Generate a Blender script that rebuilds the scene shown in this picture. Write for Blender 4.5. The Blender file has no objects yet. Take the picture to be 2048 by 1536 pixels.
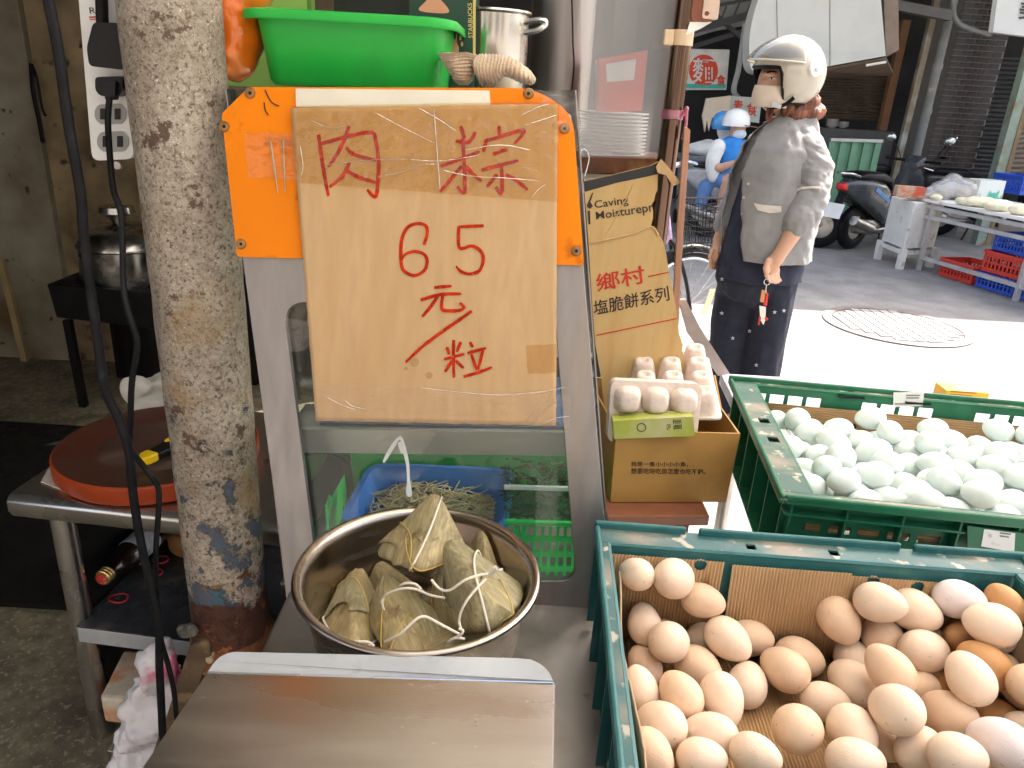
import bpy, math, random
from mathutils import Vector, Matrix, Euler, noise
from mathutils.geometry import tessellate_polygon
random.seed(7)
sc = bpy.context.scene
COL = sc.collection
V = Vector
R = math.radians
PI = math.pi

# ------------------------------------------------------------------ camera
H = 1.44                       # camera height above the street
TH, RO, FPX = R(21.2), R(3.3), 1500.0
_fw = V((0, math.cos(TH), -math.sin(TH)))
_r0 = V((1, 0, 0)); _u0 = V((0, math.sin(TH), math.cos(TH)))
_R = _r0*math.cos(RO) + _u0*math.sin(RO)
_U = _u0*math.cos(RO) - _r0*math.sin(RO)
CP = V((0, 0, H))
cd = bpy.data.cameras.new('camera'); cam = bpy.data.objects.new('camera', cd); COL.objects.link(cam)
cam.matrix_world = Matrix((( _R.x, _U.x, -_fw.x, CP.x), (_R.y, _U.y, -_fw.y, CP.y), (_R.z, _U.z, -_fw.z, CP.z), (0, 0, 0, 1)))
cd.sensor_width = 36.0; cd.lens = FPX/2048*36.0; cd.clip_start = 0.02; cd.clip_end = 200
sc.camera = cam

# ------------------------------------------------------------------ sky, sun, exposure
SUN = V((0.50, 0.34, 0.80)).normalized()
w = bpy.data.worlds.new('World'); sc.world = w; w.use_nodes = True
nt = w.node_tree
sky = nt.nodes.new('ShaderNodeTexSky'); sky.sky_type = 'NISHITA'; sky.sun_disc = False
sky.sun_elevation = math.asin(SUN.z); sky.sun_rotation = math.atan2(SUN.x, SUN.y); sky.dust_density = 6.0; sky.air_density = 1.0; sky.ozone_density = 1.0
bg = nt.nodes['Background']; nt.links.new(sky.outputs[0], bg.inputs[0]); bg.inputs[1].default_value = 0.15
sd = bpy.data.lights.new('sun', 'SUN'); sd.energy = 3.3; sd.angle = R(0.6); sd.color = (1.0, .955, .89)
so = bpy.data.objects.new('sun', sd); COL.objects.link(so)
so.rotation_euler = SUN.to_track_quat('Z', 'Y').to_euler(); so.location = (4, 3, 8)
vs = sc.view_settings
sc.display_settings.display_device = 'sRGB'
vs.view_transform = 'Standard'; vs.look = 'None'; vs.gamma = 1.0; vs.use_curve_mapping = False
vs.exposure = 2.14
vs.use_white_balance = True; vs.white_balance_temperature = 6750; vs.white_balance_tint = 11

# ------------------------------------------------------------------ helpers: rays through the lens to real depths
def ray(x, y): return _fw + _R*((x-1024)/FPX) - _U*((y-768)/FPX)
def PZ(x, y, z):
    d = ray(x, y); return CP + d*((z-H)/d.z)
def PD(x, y, drop): return PZ(x, y, H-drop)
def PY(x, y, yy):
    d = ray(x, y); return CP + d*(yy/d.y)
TMP = bpy.data.scenes.new('tmp')
def ev_mesh(o):
    """evaluate one object alone, in a scratch scene"""
    TMP.collection.objects.link(o); vl = TMP.view_layers[0]; vl.update(); dg = vl.depsgraph; dg.update()
    nm = bpy.data.meshes.new_from_object(o.evaluated_get(dg)); TMP.collection.objects.unlink(o); return nm
class Plane:
    def __init__(s, p, n): s.p = V(p); s.n = V(n).normalized()
    def P(s, x, y, off=0.0):
        d = ray(x, y); p = s.p + s.n*off
        return CP + d*((p-CP).dot(s.n)/d.dot(s.n))

class B:
    """collects shapes into one mesh"""
    def __init__(s): s.v = []; s.f = []
    def add(s, vs_, fs):
        n = len(s.v); s.v += [V(a) for a in vs_]; s.f += [tuple(n+i for i in f) for f in fs]; return s
    def box(s, c, d, rot=None):
        c = V(c); x, y, z = d[0]/2, d[1]/2, d[2]/2
        pts = [V((a*x, b*y, e*z)) for a in (-1, 1) for b in (-1, 1) for e in (-1, 1)]
        if rot is not None: pts = [rot @ p for p in pts]
        return s.add([c+p for p in pts], [(0,1,3,2),(4,6,7,5),(0,4,5,1),(2,3,7,6),(0,2,6,4),(1,5,7,3)])
    def beam(s, p, q, w_, h_, up=(0,0,1)):
        p, q = V(p), V(q); z = (q-p).normalized(); u = V(up)
        x = u.cross(z)
        if x.length < 1e-4: x = V((1,0,0)).cross(z)
        x.normalize(); y = z.cross(x)
        pts = [b_+x*(i*w_/2)+y*(j*h_/2) for b_ in (p, q) for i, j in ((-1,-1),(1,-1),(1,1),(-1,1))]
        return s.add(pts, [(3,2,1,0),(4,5,6,7),(0,1,5,4),(1,2,6,5),(2,3,7,6),(3,0,4,7)])
    def tube(s, path, r, n=8, cap=True, closed=False, sq=1.0):
        path = [V(p) for p in path]; m = len(path)
        if not hasattr(r, '__len__'): r = [r]*m
        ref = None; rings = []
        for i, p in enumerate(path):
            if closed: t = path[(i+1) % m]-path[i-1]
            else: t = path[min(i+1, m-1)]-path[max(i-1, 0)]
            if t.length < 1e-9: t = V((0,0,1))
            t.normalize()
            if ref is None: ref = t.orthogonal().normalized()
            ref = ref - t*ref.dot(t)
            if ref.length < 1e-6: ref = t.orthogonal()
            ref.normalize(); b_ = t.cross(ref)
            rings.append([p + (ref*math.cos(2*PI*k/n)*sq + b_*math.sin(2*PI*k/n))*r[i] for k in range(n)])
        vv = [q for g in rings for q in g]; ff = []
        for i in range(m if closed else m-1):
            a, c = i*n, ((i+1) % m)*n
            for k in range(n): ff.append((a+k, a+(k+1) % n, c+(k+1) % n, c+k))
        if cap and not closed:
            ff.append(tuple(range(n-1, -1, -1))); ff.append(tuple((m-1)*n+k for k in range(n)))
        return s.add(vv, ff)
    def loft(s, rings, cap0=True, cap1=True, closed=False):
        n = len(rings[0]); m = len(rings); vv = [q for g in rings for q in g]; ff = []
        for i in range(m if closed else m-1):
            a, c = i*n, ((i+1) % m)*n
            for k in range(n): ff.append((a+k, a+(k+1) % n, c+(k+1) % n, c+k))
        if not closed:
            if cap0: ff.append(tuple(range(n-1, -1, -1)))
            if cap1: ff.append(tuple((m-1)*n+k for k in range(n)))
        return s.add(vv, ff)
    def lathe(s, prof, c, ax=(0,0,1), n=32, sx=1.0, closed=False, ref=None):
        """prof: list of (radius, height)"""
        c = V(c); z = V(ax).normalized(); x = V(ref).normalized() if ref else z.orthogonal().normalized()
        if abs(z.z) > .999 and not ref: x = V((1,0,0))
        y = z.cross(x)
        rings = [[c + z*h + (x*math.cos(2*PI*k/n)*sx + y*math.sin(2*PI*k/n))*max(r, 1e-5) for k in range(n)] for r, h in prof]
        return s.loft(rings, True, True, closed)
    def ell(s, c, r, rot=None, n=16, m=10):
        c = V(c); rings = []
        for i in range(1, m):
            t = PI*i/m; g = []
            for k in range(n):
                a = 2*PI*k/n; p = V((r[0]*math.sin(t)*math.cos(a), r[1]*math.sin(t)*math.sin(a), r[2]*math.cos(t)))
                if rot is not None: p = rot @ p
                g.append(c+p)
            rings.append(g)
        top = V((0,0,r[2])); bot = V((0,0,-r[2]))
        if rot is not None: top = rot @ top; bot = rot @ bot
        n0 = len(s.v); s.loft(rings, False, False); s.v += [c+top, c+bot]; a, b_ = len(s.v)-2, len(s.v)-1
        for k in range(n):
            s.f.append((a, n0+(k+1) % n, n0+k)); s.f.append((b_, n0+(m-2)*n+k, n0+(m-2)*n+(k+1) % n))
        return s
    def prism(s, poly, d, holes=()):
        """polygon (with holes) extruded by vector d"""
        d = V(d); loops = [[V(p) for p in poly]] + [[V(p) for p in h] for h in holes]
        flat = [p for l in loops for p in l]; tri = tessellate_polygon(loops); n = len(flat); n0 = len(s.v)
        s.v += flat + [p+d for p in flat]
        nn = V((0,0,0))
        for a, b_, c in tri: nn += (flat[b_]-flat[a]).cross(flat[c]-flat[a])
        flip = nn.dot(d) > 0
        for a, b_, c in tri:
            if flip: a, c = c, a
            s.f.append((n0+a, n0+b_, n0+c)); s.f.append((n0+n+c, n0+n+b_, n0+n+a))
        k = 0
        for l in loops:
            m = len(l)
            for i in range(m): s.f.append((n0+k+i, n0+k+(i+1) % m, n0+n+k+(i+1) % m, n0+n+k+i))
            k += m
        return s
    def grid(s, rows):
        n = len(rows[0]); ff = []
        for i in range(len(rows)-1):
            for k in range(n-1): ff.append((i*n+k, i*n+k+1, (i+1)*n+k+1, (i+1)*n+k))
        return s.add([p for r_ in rows for p in r_], ff)
    def xf(s, M_): s.v = [M_ @ p for p in s.v]; return s
    def noise(s, amp, scale, seed=0):
        o = V((seed*3.1, seed*1.7, seed*.9))
        s.v = [p + noise.noise_vector(p*scale+o)*amp for p in s.v]; return s
    def mesh(s, name, mat, smooth=False, org=V((0,0,0)), sharp=40, wind=True):
        me = bpy.data.meshes.new(name); me.from_pydata([tuple(p-org) for p in s.v], [], s.f)
        if wind:
            import bmesh
            bm = bmesh.new(); bm.from_mesh(me); bmesh.ops.recalc_face_normals(bm, faces=bm.faces); bm.to_mesh(me); bm.free()
        if mat: me.materials.append(mat)
        if smooth:
            me.shade_smooth(); me.set_sharp_from_angle(angle=R(sharp))
        return me
    def obj(s, name, mat, parent=None, smooth=False, bevel=0, label=None, cat=None, group=None, kind=None, sharp=40, rem=0, it=6, solid=0, sub=0, wind=True, seg=2):
        if parent is not None: org = wloc(parent)
        else:
            xs = [p.x for p in s.v]; ys = [p.y for p in s.v]
            org = V(((min(xs)+max(xs))/2, (min(ys)+max(ys))/2, min(p.z for p in s.v)))
        me = s.mesh(name, mat, smooth, org, sharp, wind); o = bpy.data.objects.new(name, me)
        if rem:
            m = o.modifiers.new('r', 'REMESH'); m.mode = 'VOXEL'; m.voxel_size = rem; m.use_smooth_shade = True
            if it: m = o.modifiers.new('s', 'SMOOTH'); m.iterations = it; m.factor = .5
            nm = ev_mesh(o)
            o.modifiers.clear(); o.data = nm; nm.materials.clear(); nm.materials.append(mat); nm.shade_smooth()
            bpy.data.meshes.remove(me); nm.name = name
        COL.objects.link(o)
        if solid: m = o.modifiers.new('t', 'SOLIDIFY'); m.thickness = solid; m.offset = 0
        if sub: m = o.modifiers.new('u', 'SUBSURF'); m.levels = sub; m.render_levels = sub
        if bevel: m = o.modifiers.new('b', 'BEVEL'); m.width = bevel; m.segments = seg; m.limit_method = 'ANGLE'; m.angle_limit = R(40)
        if parent is not None: o.parent = parent
        else: o.location = org
        tag(o, label, cat, group, kind)
        return o
def wloc(o):
    l = V((0,0,0))
    while o is not None: l = l + V(o.location); o = o.parent
    return l
def tag(o, label=None, cat=None, group=None, kind=None):
    if label: o['label'] = label
    if cat: o['category'] = cat
    if group: o['group'] = group
    if kind: o['kind'] = kind
    return o
def thing(name, label, cat, loc=(0,0,0), group=None):
    o = bpy.data.objects.new(name, None); COL.objects.link(o); o.location = loc; o.empty_display_size = .05
    return tag(o, label, cat, group)
def copy_tree(o, parent=None):
    c = o.copy(); COL.objects.link(c); c.parent = parent
    for ch in o.children: copy_tree(ch, c)
    return c
def place(me, name, M_, parent=None, **k):
    o = bpy.data.objects.new(name, me); COL.objects.link(o)
    if parent is not None: o.parent = parent; M_ = Matrix.Translation(-wloc(parent)) @ M_
    o.matrix_local = M_; tag(o, **k); return o
def bez(pts, n=8, closed=False):
    """Catmull-Rom through points"""
    pts = [V(p) for p in pts]; m = len(pts); out = []
    for i in range(m if closed else m-1):
        g = (lambda j: pts[j % m]) if closed else (lambda j: pts[max(0, min(m-1, j))])
        a, b_, c, d = g(i-1), g(i), g(i+1), g(i+2)
        for k in range(n):
            t = k/n
            out.append(.5*((2*b_)+(c-a)*t+(2*a-5*b_+4*c-d)*t*t+(3*b_-a-3*c+d)*t**3))
    if not closed: out.append(pts[-1])
    return out
def b2(pts, n=6, closed=False): return [(p.x, p.y) for p in bez([V((a, b_, 0)) for a, b_ in pts], n, closed)]
def rrect(x0, y0, x1, y1, r, n=5):
    out = []
    for cx, cy, a0 in ((x1-r, y1-r, 0), (x0+r, y1-r, 90), (x0+r, y0+r, 180), (x1-r, y0+r, 270)):
        for k in range(n+1):
            a = R(a0+90*k/n); out.append((cx+r*math.cos(a), cy+r*math.sin(a)))
    return out
def rpoly(pts, r, n=5):
    """polygon (2d) with rounded corners; r per corner or single"""
    m = len(pts); out = []
    for i in range(m):
        p = V(pts[i]); a = V(pts[i-1]); c = V(pts[(i+1) % m]); q = r[i] if hasattr(r, '__len__') else r
        if q <= 0: out.append(tuple(p)); continue
        u = (a-p).normalized(); w_ = (c-p).normalized(); q = min(q, (a-p).length*.49, (c-p).length*.49)
        s_, e = p+u*q, p+w_*q
        for k in range(n+1):
            t = k/n; z = s_*(1-t)**2 + p*(2*t*(1-t)) + e*t*t; out.append((z.x, z.y))
    return out
def circ(cx, cy, r, n=16, ry=None): return [(cx+r*math.cos(2*PI*k/n), cy+(ry or r)*math.sin(2*PI*k/n)) for k in range(n)]
def rot_z(a): return Matrix.Rotation(a, 3, 'Z')

_tc = {}
def glyphs(s, bold=0.0):
    k = (s, bold)
    if k in _tc: return _tc[k]
    c = bpy.data.curves.new('txt', 'FONT'); c.body = s; c.offset = bold; c.resolution_u = 3
    o = bpy.data.objects.new('txt', c); m = ev_mesh(o)
    vv = [(v.co.x, v.co.y) for v in m.vertices]; ff = [tuple(p.vertices) for p in m.polygons]
    bpy.data.objects.remove(o); bpy.data.curves.remove(c); bpy.data.meshes.remove(m)
    x0 = min(a for a, b_ in vv); y0 = min(b_ for a, b_ in vv); x1 = max(a for a, b_ in vv); y1 = max(b_ for a, b_ in vv)
    vv = [((a-x0)/(x1-x0), (b_-y0)/(y1-y0)) for a, b_ in vv]
    _tc[k] = (vv, ff); return vv, ff
def text(s, quad, mat, parent, name='lettering', bold=0.0, **k):
    """printed text filling the quad (bl, br, tr, tl)"""
    vv, ff = glyphs(s, bold); bl, br, tr, tl = [V(q) for q in quad]
    b_ = B().add([(bl*(1-u)+br*u)*(1-t)+(tl*(1-u)+tr*u)*t for u, t in vv], ff)
    return b_.obj(name, mat, parent, wind=False, **k)

# ------------------------------------------------------------------ materials
def M(name, col, rough=.5, metal=0.0, var=.12, vs=8.0, bump=0.0, bs=60.0, c2=None, c2s=4.0, c2t=.56, c2w=.06, c3=None, c3s=9., c3t=.6, c3w=.05, st=(1,1,1), coat=0.0, sss=0.0, trans=0.0, alpha=1.0, emit=0.0, spec=.5, rvar=.1, rnd=0.0, ior=1.45, det=5.0, sheen=0.0, bst=None):
    m = bpy.data.materials.new(name); m.use_nodes = True; t = m.node_tree; N = t.nodes; L = t.links
    p = N['Principled BSDF']
    def nn(ty, **kw):
        q = N.new(ty)
        for a, v in kw.items(): setattr(q, a, v)
        return q
    tc = nn('ShaderNodeTexCoord'); mp = nn('ShaderNodeMapping'); mp.inputs['Scale'].default_value = st
    L.new(tc.outputs['Object'], mp.inputs[0])
    def noi(scale, detail=det):
        q = nn('ShaderNodeTexNoise'); q.inputs['Scale'].default_value = scale; q.inputs['Detail'].default_value = detail
        L.new(mp.outputs[0], q.inputs['Vector']); return q
    def ramp(src, a, b_):
        q = nn('ShaderNodeMapRange'); q.inputs[1].default_value = a; q.inputs[2].default_value = b_; L.new(src, q.inputs[0]); return q.outputs[0]
    def mix(f, a, b_):
        q = nn('ShaderNodeMix', data_type='RGBA'); L.new(f, q.inputs[0])
        for i, z in ((6, a), (7, b_)):
            if isinstance(z, tuple): q.inputs[i].default_value = (*z[:3], 1)
            else: L.new(z, q.inputs[i])
        return q.outputs[2]
    c = tuple(col)
    n1 = noi(vs)
    lo = tuple(max(0, x*(1-var)) for x in c); hi = tuple(min(1, x*(1+var)) for x in c)
    out = mix(ramp(n1.outputs[0], .3, .7), lo, hi)
    if c2: out = mix(ramp(noi(c2s, 8).outputs[0], c2t-c2w, c2t+c2w), out, tuple(c2))
    if c3: out = mix(ramp(noi(c3s, 8).outputs[0], c3t-c3w, c3t+c3w), out, tuple(c3))
    if rnd:
        oi = nn('ShaderNodeObjectInfo'); hs = nn('ShaderNodeHueSaturation')
        L.new(ramp(oi.outputs['Random'], 0, 1), hs.inputs['Value'])
        mr = nn('ShaderNodeMapRange'); mr.inputs[3].default_value = 1-rnd; mr.inputs[4].default_value = 1+rnd*.6; L.new(oi.outputs['Random'], mr.inputs[0]); L.new(mr.outputs[0], hs.inputs['Value'])
        L.new(out, hs.inputs['Color']); out = hs.outputs[0]
    L.new(out, p.inputs['Base Color'])
    p.inputs['Metallic'].default_value = metal; p.inputs['IOR'].default_value = ior
    if rvar:
        mr = nn('ShaderNodeMapRange'); mr.inputs[3].default_value = max(.02, rough-rvar); mr.inputs[4].default_value = min(1, rough+rvar); mr.inputs[1].default_value = .3; mr.inputs[2].default_value = .7
        L.new(noi(vs*1.7).outputs[0], mr.inputs[0]); L.new(mr.outputs[0], p.inputs['Roughness'])
    else: p.inputs['Roughness'].default_value = rough
    p.inputs['Specular IOR Level'].default_value = spec
    if coat: p.inputs['Coat Weight'].default_value = coat; p.inputs['Coat Roughness'].default_value = .12
    if sss: p.inputs['Subsurface Weight'].default_value = sss; p.inputs['Subsurface Radius'].default_value = (.012, .006, .004); p.inputs['Subsurface Scale'].default_value = 1.0
    if trans: p.inputs['Transmission Weight'].default_value = trans
    if alpha < 1: p.inputs['Alpha'].default_value = alpha
    if sheen: p.inputs['Sheen Weight'].default_value = sheen
    if emit: L.new(out, p.inputs['Emission Color']); p.inputs['Emission Strength'].default_value = emit
    if bump:
        q = nn('ShaderNodeTexNoise'); q.inputs['Scale'].default_value = bs; q.inputs['Detail'].default_value = 6
        mq = nn('ShaderNodeMapping'); mq.inputs['Scale'].default_value = bst or st; L.new(tc.outputs['Object'], mq.inputs[0]); L.new(mq.outputs[0], q.inputs['Vector'])
        b_ = nn('ShaderNodeBump'); b_.inputs['Strength'].default_value = bump; b_.inputs['Distance'].default_value = .004
        L.new(q.outputs[0], b_.inputs['Height']); L.new(b_.outputs[0], p.inputs['Normal'])
    m['n'] = name
    return m
def film(name, col=(1,1,1), fac=.1, rough=.12, bump=.6, bs=25, haze=0.0):
    """thin clear plastic or glass: mostly see-through, with a glossy skin"""
    m = bpy.data.materials.new(name); m.use_nodes = True; t = m.node_tree; N = t.nodes; L = t.links
    for q in list(N): N.remove(q)
    o = N.new('ShaderNodeOutputMaterial'); tr = N.new('ShaderNodeBsdfTransparent'); gl = N.new('ShaderNodeBsdfGlossy'); mx = N.new('ShaderNodeMixShader'); df = N.new('ShaderNodeBsdfDiffuse'); m2 = N.new('ShaderNodeMixShader'); lw = N.new('ShaderNodeLayerWeight')
    tr.inputs[0].default_value = (*col, 1); gl.inputs['Roughness'].default_value = rough; df.inputs[0].default_value = (.75*col[0], .75*col[1], .75*col[2], 1); m2.inputs[0].default_value = haze
    tc = N.new('ShaderNodeTexCoord'); nz = N.new('ShaderNodeTexNoise'); nz.inputs['Scale'].default_value = bs; nz.inputs['Detail'].default_value = 3
    L.new(tc.outputs['Object'], nz.inputs[0]); bm = N.new('ShaderNodeBump'); bm.inputs['Strength'].default_value = bump; bm.inputs['Distance'].default_value = .01
    L.new(nz.outputs[0], bm.inputs['Height']); L.new(bm.outputs[0], gl.inputs['Normal']); L.new(bm.outputs[0], lw.inputs['Normal'])
    ma = N.new('ShaderNodeMath'); ma.operation = 'MULTIPLY_ADD'; ma.inputs[1].default_value = .5; ma.inputs[2].default_value = fac
    lw.inputs[0].default_value = .15; L.new(lw.outputs['Fresnel'], ma.inputs[0])
    L.new(ma.outputs[0], mx.inputs[0]); L.new(tr.outputs[0], m2.inputs[1]); L.new(df.outputs[0], m2.inputs[2]); L.new(m2.outputs[0], mx.inputs[1]); L.new(gl.outputs[0], mx.inputs[2]); L.new(mx.outputs[0], o.inputs[0])
    return m

STEEL = M('steel', (.56,.54,.51), .3, 1, .1, 3, .04, 300, st=(1,1,1), c2=(.40,.36,.32), c2s=5, c2t=.62, c2w=.12, rvar=.1)
STEELV = M('steel_vertical_brush', (.31,.29,.28), .42, 1, .12, 6, .06, 220, st=(6,6,.3), c2=(.36,.30,.25), c2s=2.2, c2t=.62, c2w=.1)
STEELD = M('steel_dull', (.42,.40,.38), .38, 1, .2, 5, .08, 90, c2=(.2,.17,.15), c2s=7, c2t=.6, c2w=.1)
STEELB = M('steel_bright', (.70,.70,.69), .22, 1, .06, 5, .05, 120)
ALU = M('worn_steel_edge', (.40,.415,.42), .5, .25, .12, 14, .08, 80, c2=(.30,.30,.29), c2s=20, c2t=.64)
BLACK = M('black_rubber', (.007,.007,.008), .5, 0, .3, 20, .1, 90, spec=.25)
BLACKP = M('black_plastic', (.008,.008,.009), .38, 0, .2, 15, spec=.3)
SOOT = M('sooty_iron', (.007,.007,.007), .6, .1, .4, 12, .2, 40, spec=.25)
WHITEP = M('white_plastic', (.78,.77,.74), .35, 0, .06, 9, c2=(.45,.40,.33), c2s=9, c2t=.68, c2w=.08)
CARD = M('cardboard', (.50,.315,.155), .75, 0, .10, 3, .10, 60, st=(14,14,1), c2=(.42,.25,.11), c2s=2.2, c2t=.66, c2w=.12)
CARDY = M('cardboard_yellowish', (.54,.36,.15), .7, 0, .10, 3, .12, 60, st=(12,12,1.2), c2=(.44,.26,.09), c2s=3, c2t=.62, c2w=.15)
CARDD = M('cardboard_dark', (.44,.235,.06), .6, 0, .14, 5, .08, 40, c2=(.31,.16,.04), c2s=6, c2t=.62, c2w=.12)
RED = M('red_marker', (.50,.032,.006), .75, 0, .35, 120, spec=.12, c2=(.36,.018,.004), c2s=70, c2t=.52, c2w=.1, c3=(.55,.12,.04), c3s=150, c3t=.66, c3w=.05)
REDP = M('red_print', (.50,.025,.01), .6, 0, .1, 40)
INK = M('dark_print', (.035,.022,.016), .6, 0, .2, 40)
TAPE = film('clear_tape', (.98,.96,.93), .06, .14, .45, 40)
TAPEY = film('yellowed_tape', (.90,.80,.60), .05, .16, .9, 45)
GLASS = film('display_glass', (.96,.98,.96), .02, .04, .02, 4, haze=.006)
STRAP = M('beige_strap', (.62,.46,.30), .5, 0, .1, 10)
WOOD = M('brown_wood', (.24,.11,.06), .6, 0, .25, 5, .3, 40, st=(8,8,.8))
WOODL = M('reddish_wood', (.42,.21,.13), .6, 0, .2, 5, .3, 40, st=(9,9,.7))
# ================================================================== SETTING
GROUND = M('street_concrete', (.23,.227,.22), .85, 0, .16, 5, .4, 90, c2=(.17,.167,.16), c2s=2.2, c2t=.58, c2w=.12, c3=(.13,.127,.12), c3s=60, c3t=.62, c3w=.05)
B().grid([[V((x, y, 0)) for x in (-60, -8, 0, 8, 60)] for y in (-60, -8, 0, 8, 60)]).obj('street', GROUND, kind='structure')
FLOORM = M('stained_floor', (.17,.15,.10), .7, 0, .35, 25, .5, 140, c2=(.09,.078,.055), c2s=5, c2t=.58, c2w=.1, c3=(.30,.27,.20), c3s=90, c3t=.62, c3w=.06)
B().box((-2.1, 1.6, .002), (4.0, 5.2, .006)).obj('floor', FLOORM, kind='structure')
WALLM = M('grimy_beige_wall', (.34,.315,.25), .55, 0, .18, 2.5, .1, 30, c2=(.11,.075,.035), c2s=2.6, c2t=.54, c2w=.16, c3=(.05,.035,.02), c3s=16, c3t=.70, c3w=.03)
WALLB = M('smoke_browned_wall', (.33,.25,.14), .55, 0, .25, 3, .12, 25, c2=(.07,.042,.02), c2s=3.4, c2t=.53, c2w=.16, c3=(.03,.02,.012), c3s=14, c3t=.66, c3w=.05)
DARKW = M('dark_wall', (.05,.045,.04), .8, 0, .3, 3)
t = thing('kitchen_wall', 'grimy beige kitchen wall panels behind the stove', 'wall', (-1.6, 3.7, 0))
# two panels with a seam between
sx = PY(100, 400, 3.66).x
B().box((sx-.9, 3.70, 1.4), (1.79, .06, 2.8)).obj('panel', WALLM, t, bevel=.004)
B().box((sx+.95, 3.72, 1.4), (1.89, .06, 2.8)).obj('panel', WALLB, t, bevel=.004)
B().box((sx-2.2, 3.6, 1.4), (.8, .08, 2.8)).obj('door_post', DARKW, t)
B().tube(bez([PY(63, 128, 3.63), PY(66, 180, 3.62), PY(78, 240, 3.62), PY(86, 285, 3.63)]), .010, 6).obj('wire', BLACK, t, True)
B().tube(bez([PY(60, 128, 3.65), PY(72, 150, 3.61), PY(84, 215, 3.62), PY(92, 232, 3.63)]), .006, 6).obj('wire', BLACK, t, True)
t = thing('side_wall', 'dark partition wall added to keep sun out of the kitchen', 'wall', (.27, 2.7, 0))
B().box((.20, 2.75, 1.4), (.05, 1.9, 2.8)).obj('panel', DARKW, t)  # unseen wall, added to block the sun from the kitchen
t = thing('kitchen_side_wall', 'dark kitchen wall on the far side of the chopping table', 'wall', (-3.1, 2, 0))
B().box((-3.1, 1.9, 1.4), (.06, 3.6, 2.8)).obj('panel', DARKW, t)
def fibre():
    m = bpy.data.materials.new('translucent_fibreglass'); m.use_nodes = True; t = m.node_tree; N = t.nodes; L = t.links; N.remove(N['Principled BSDF'])
    d = N.new('ShaderNodeBsdfDiffuse'); d.inputs[0].default_value = (.6,.62,.58,1); tr = N.new('ShaderNodeBsdfTranslucent'); tr.inputs[0].default_value = (.94,.93,.89,1)
    mx = N.new('ShaderNodeMixShader'); mx.inputs[0].default_value = .6; L.new(d.outputs[0], mx.inputs[1]); L.new(tr.outputs[0], mx.inputs[2]); L.new(mx.outputs[0], N['Material Output'].inputs[0]); return m
FIBRE = fibre()
ROOFM = M('awning_metal', (.24,.25,.26), .5, .4, .2, 3)
t = thing('stall_awning', 'unseen metal and fibreglass awning shading the food stall', 'awning', (-.5, 1.5, 2.65))
for i in range(17):
    B().box((-3.3+i*.345, .2 if i < 9 else 1.0, 2.66+.012*(i % 2)), (.346, 4.3 if i < 9 else 2.7, .012)).obj('roof_sheet', ROOFM if i < 9 else FIBRE, t)  # left sheets lengthened to darken the kitchen, right ones translucent to brighten the eggs
B().box((-1.5, 2.95, 2.635), (3.5, 1.7, .02)).obj('roof_sheet', ROOFM, t)
slat = PY(30, 540, 3.4)
tl = thing('timber_batten', 'thin yellowish timber slat leaning in the dark corner beside the grimy wall', 'timber', (slat.x, slat.y, 0))
B().beam(PY(2, 520, 3.45), PY(50, 722, 3.45), .03, .02, (0,1,0)).obj('strip', M('old_timber', (.32,.24,.12), .7, 0, .2, 8, .2, 40), tl)

# ================================================================== LEFT: KITCHEN STOVE, POT
t = thing('stove_stand', 'sooty black stove trough on thin legs against the browned wall', 'stove', PZ(220, 720, .0))
ys = 3.05
tr = [PY(93, 568, ys), PY(335, 590, ys), PY(330, 660, ys), PY(112, 635, ys)]
B().prism(tr, (0, .5, 0)).obj('trough', SOOT, t, bevel=.006)
for a, b_ in (((135, 640), (160, 720)), ((305, 655), (312, 735))):
    p = PY(*a, ys+.06); q = V((p.x+.01, p.y, 0)); B().beam(p, q, .03, .03).obj('leg', SOOT, t)
    B().beam(p+V((0, .38, 0)), q+V((0, .38, 0)), .03, .03).obj('leg', SOOT, t)
B().box((tr[0].x+.35, ys+.45, .28), (.7, .05, .56)).obj('back_plate', SOOT, t)
pc = PY(262, 570, ys+.22); zt = pc.z
pot = thing('stock_pot', 'aluminium stock pot with domed lid standing on the sooty stove', 'pot', (pc.x, pc.y, pc.z-.03))
POTM = M('kitchen_pot_metal', (.50,.49,.47), .24, 1, .15, 6, c2=(.2,.18,.16), c2s=8, c2t=.6)
ptop = PY(262, 492, ys+.22).z
B().lathe([(.0, zt-.02), (.19, zt-.02), (.195, zt), (.195, ptop), (.2, ptop+.004), (.19, ptop+.006)], (pc.x, pc.y, 0), n=36).obj('body', POTM, pot, True)
lid = B().lathe([(.203, ptop+.006), (.203, ptop+.014), (.17, ptop+.06), (.11, ptop+.09), (.05, ptop+.10), (0, ptop+.102)], (pc.x, pc.y, 0), n=36).obj('lid', POTM, pot, True)
B().lathe([(.02, ptop+.10), (.05, ptop+.135), (.075, ptop+.145), (.07, ptop+.17), (0, ptop+.175)], (pc.x-.02, pc.y, 0), n=24).obj('knob', POTM, lid, True)
B().box((-1.9, 2.3, .012), (1.7, 1.15, .018)).obj('rubber_mat', SOOT, label='black greasy rubber mat on the kitchen floor before the stove', cat='mat')

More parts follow.
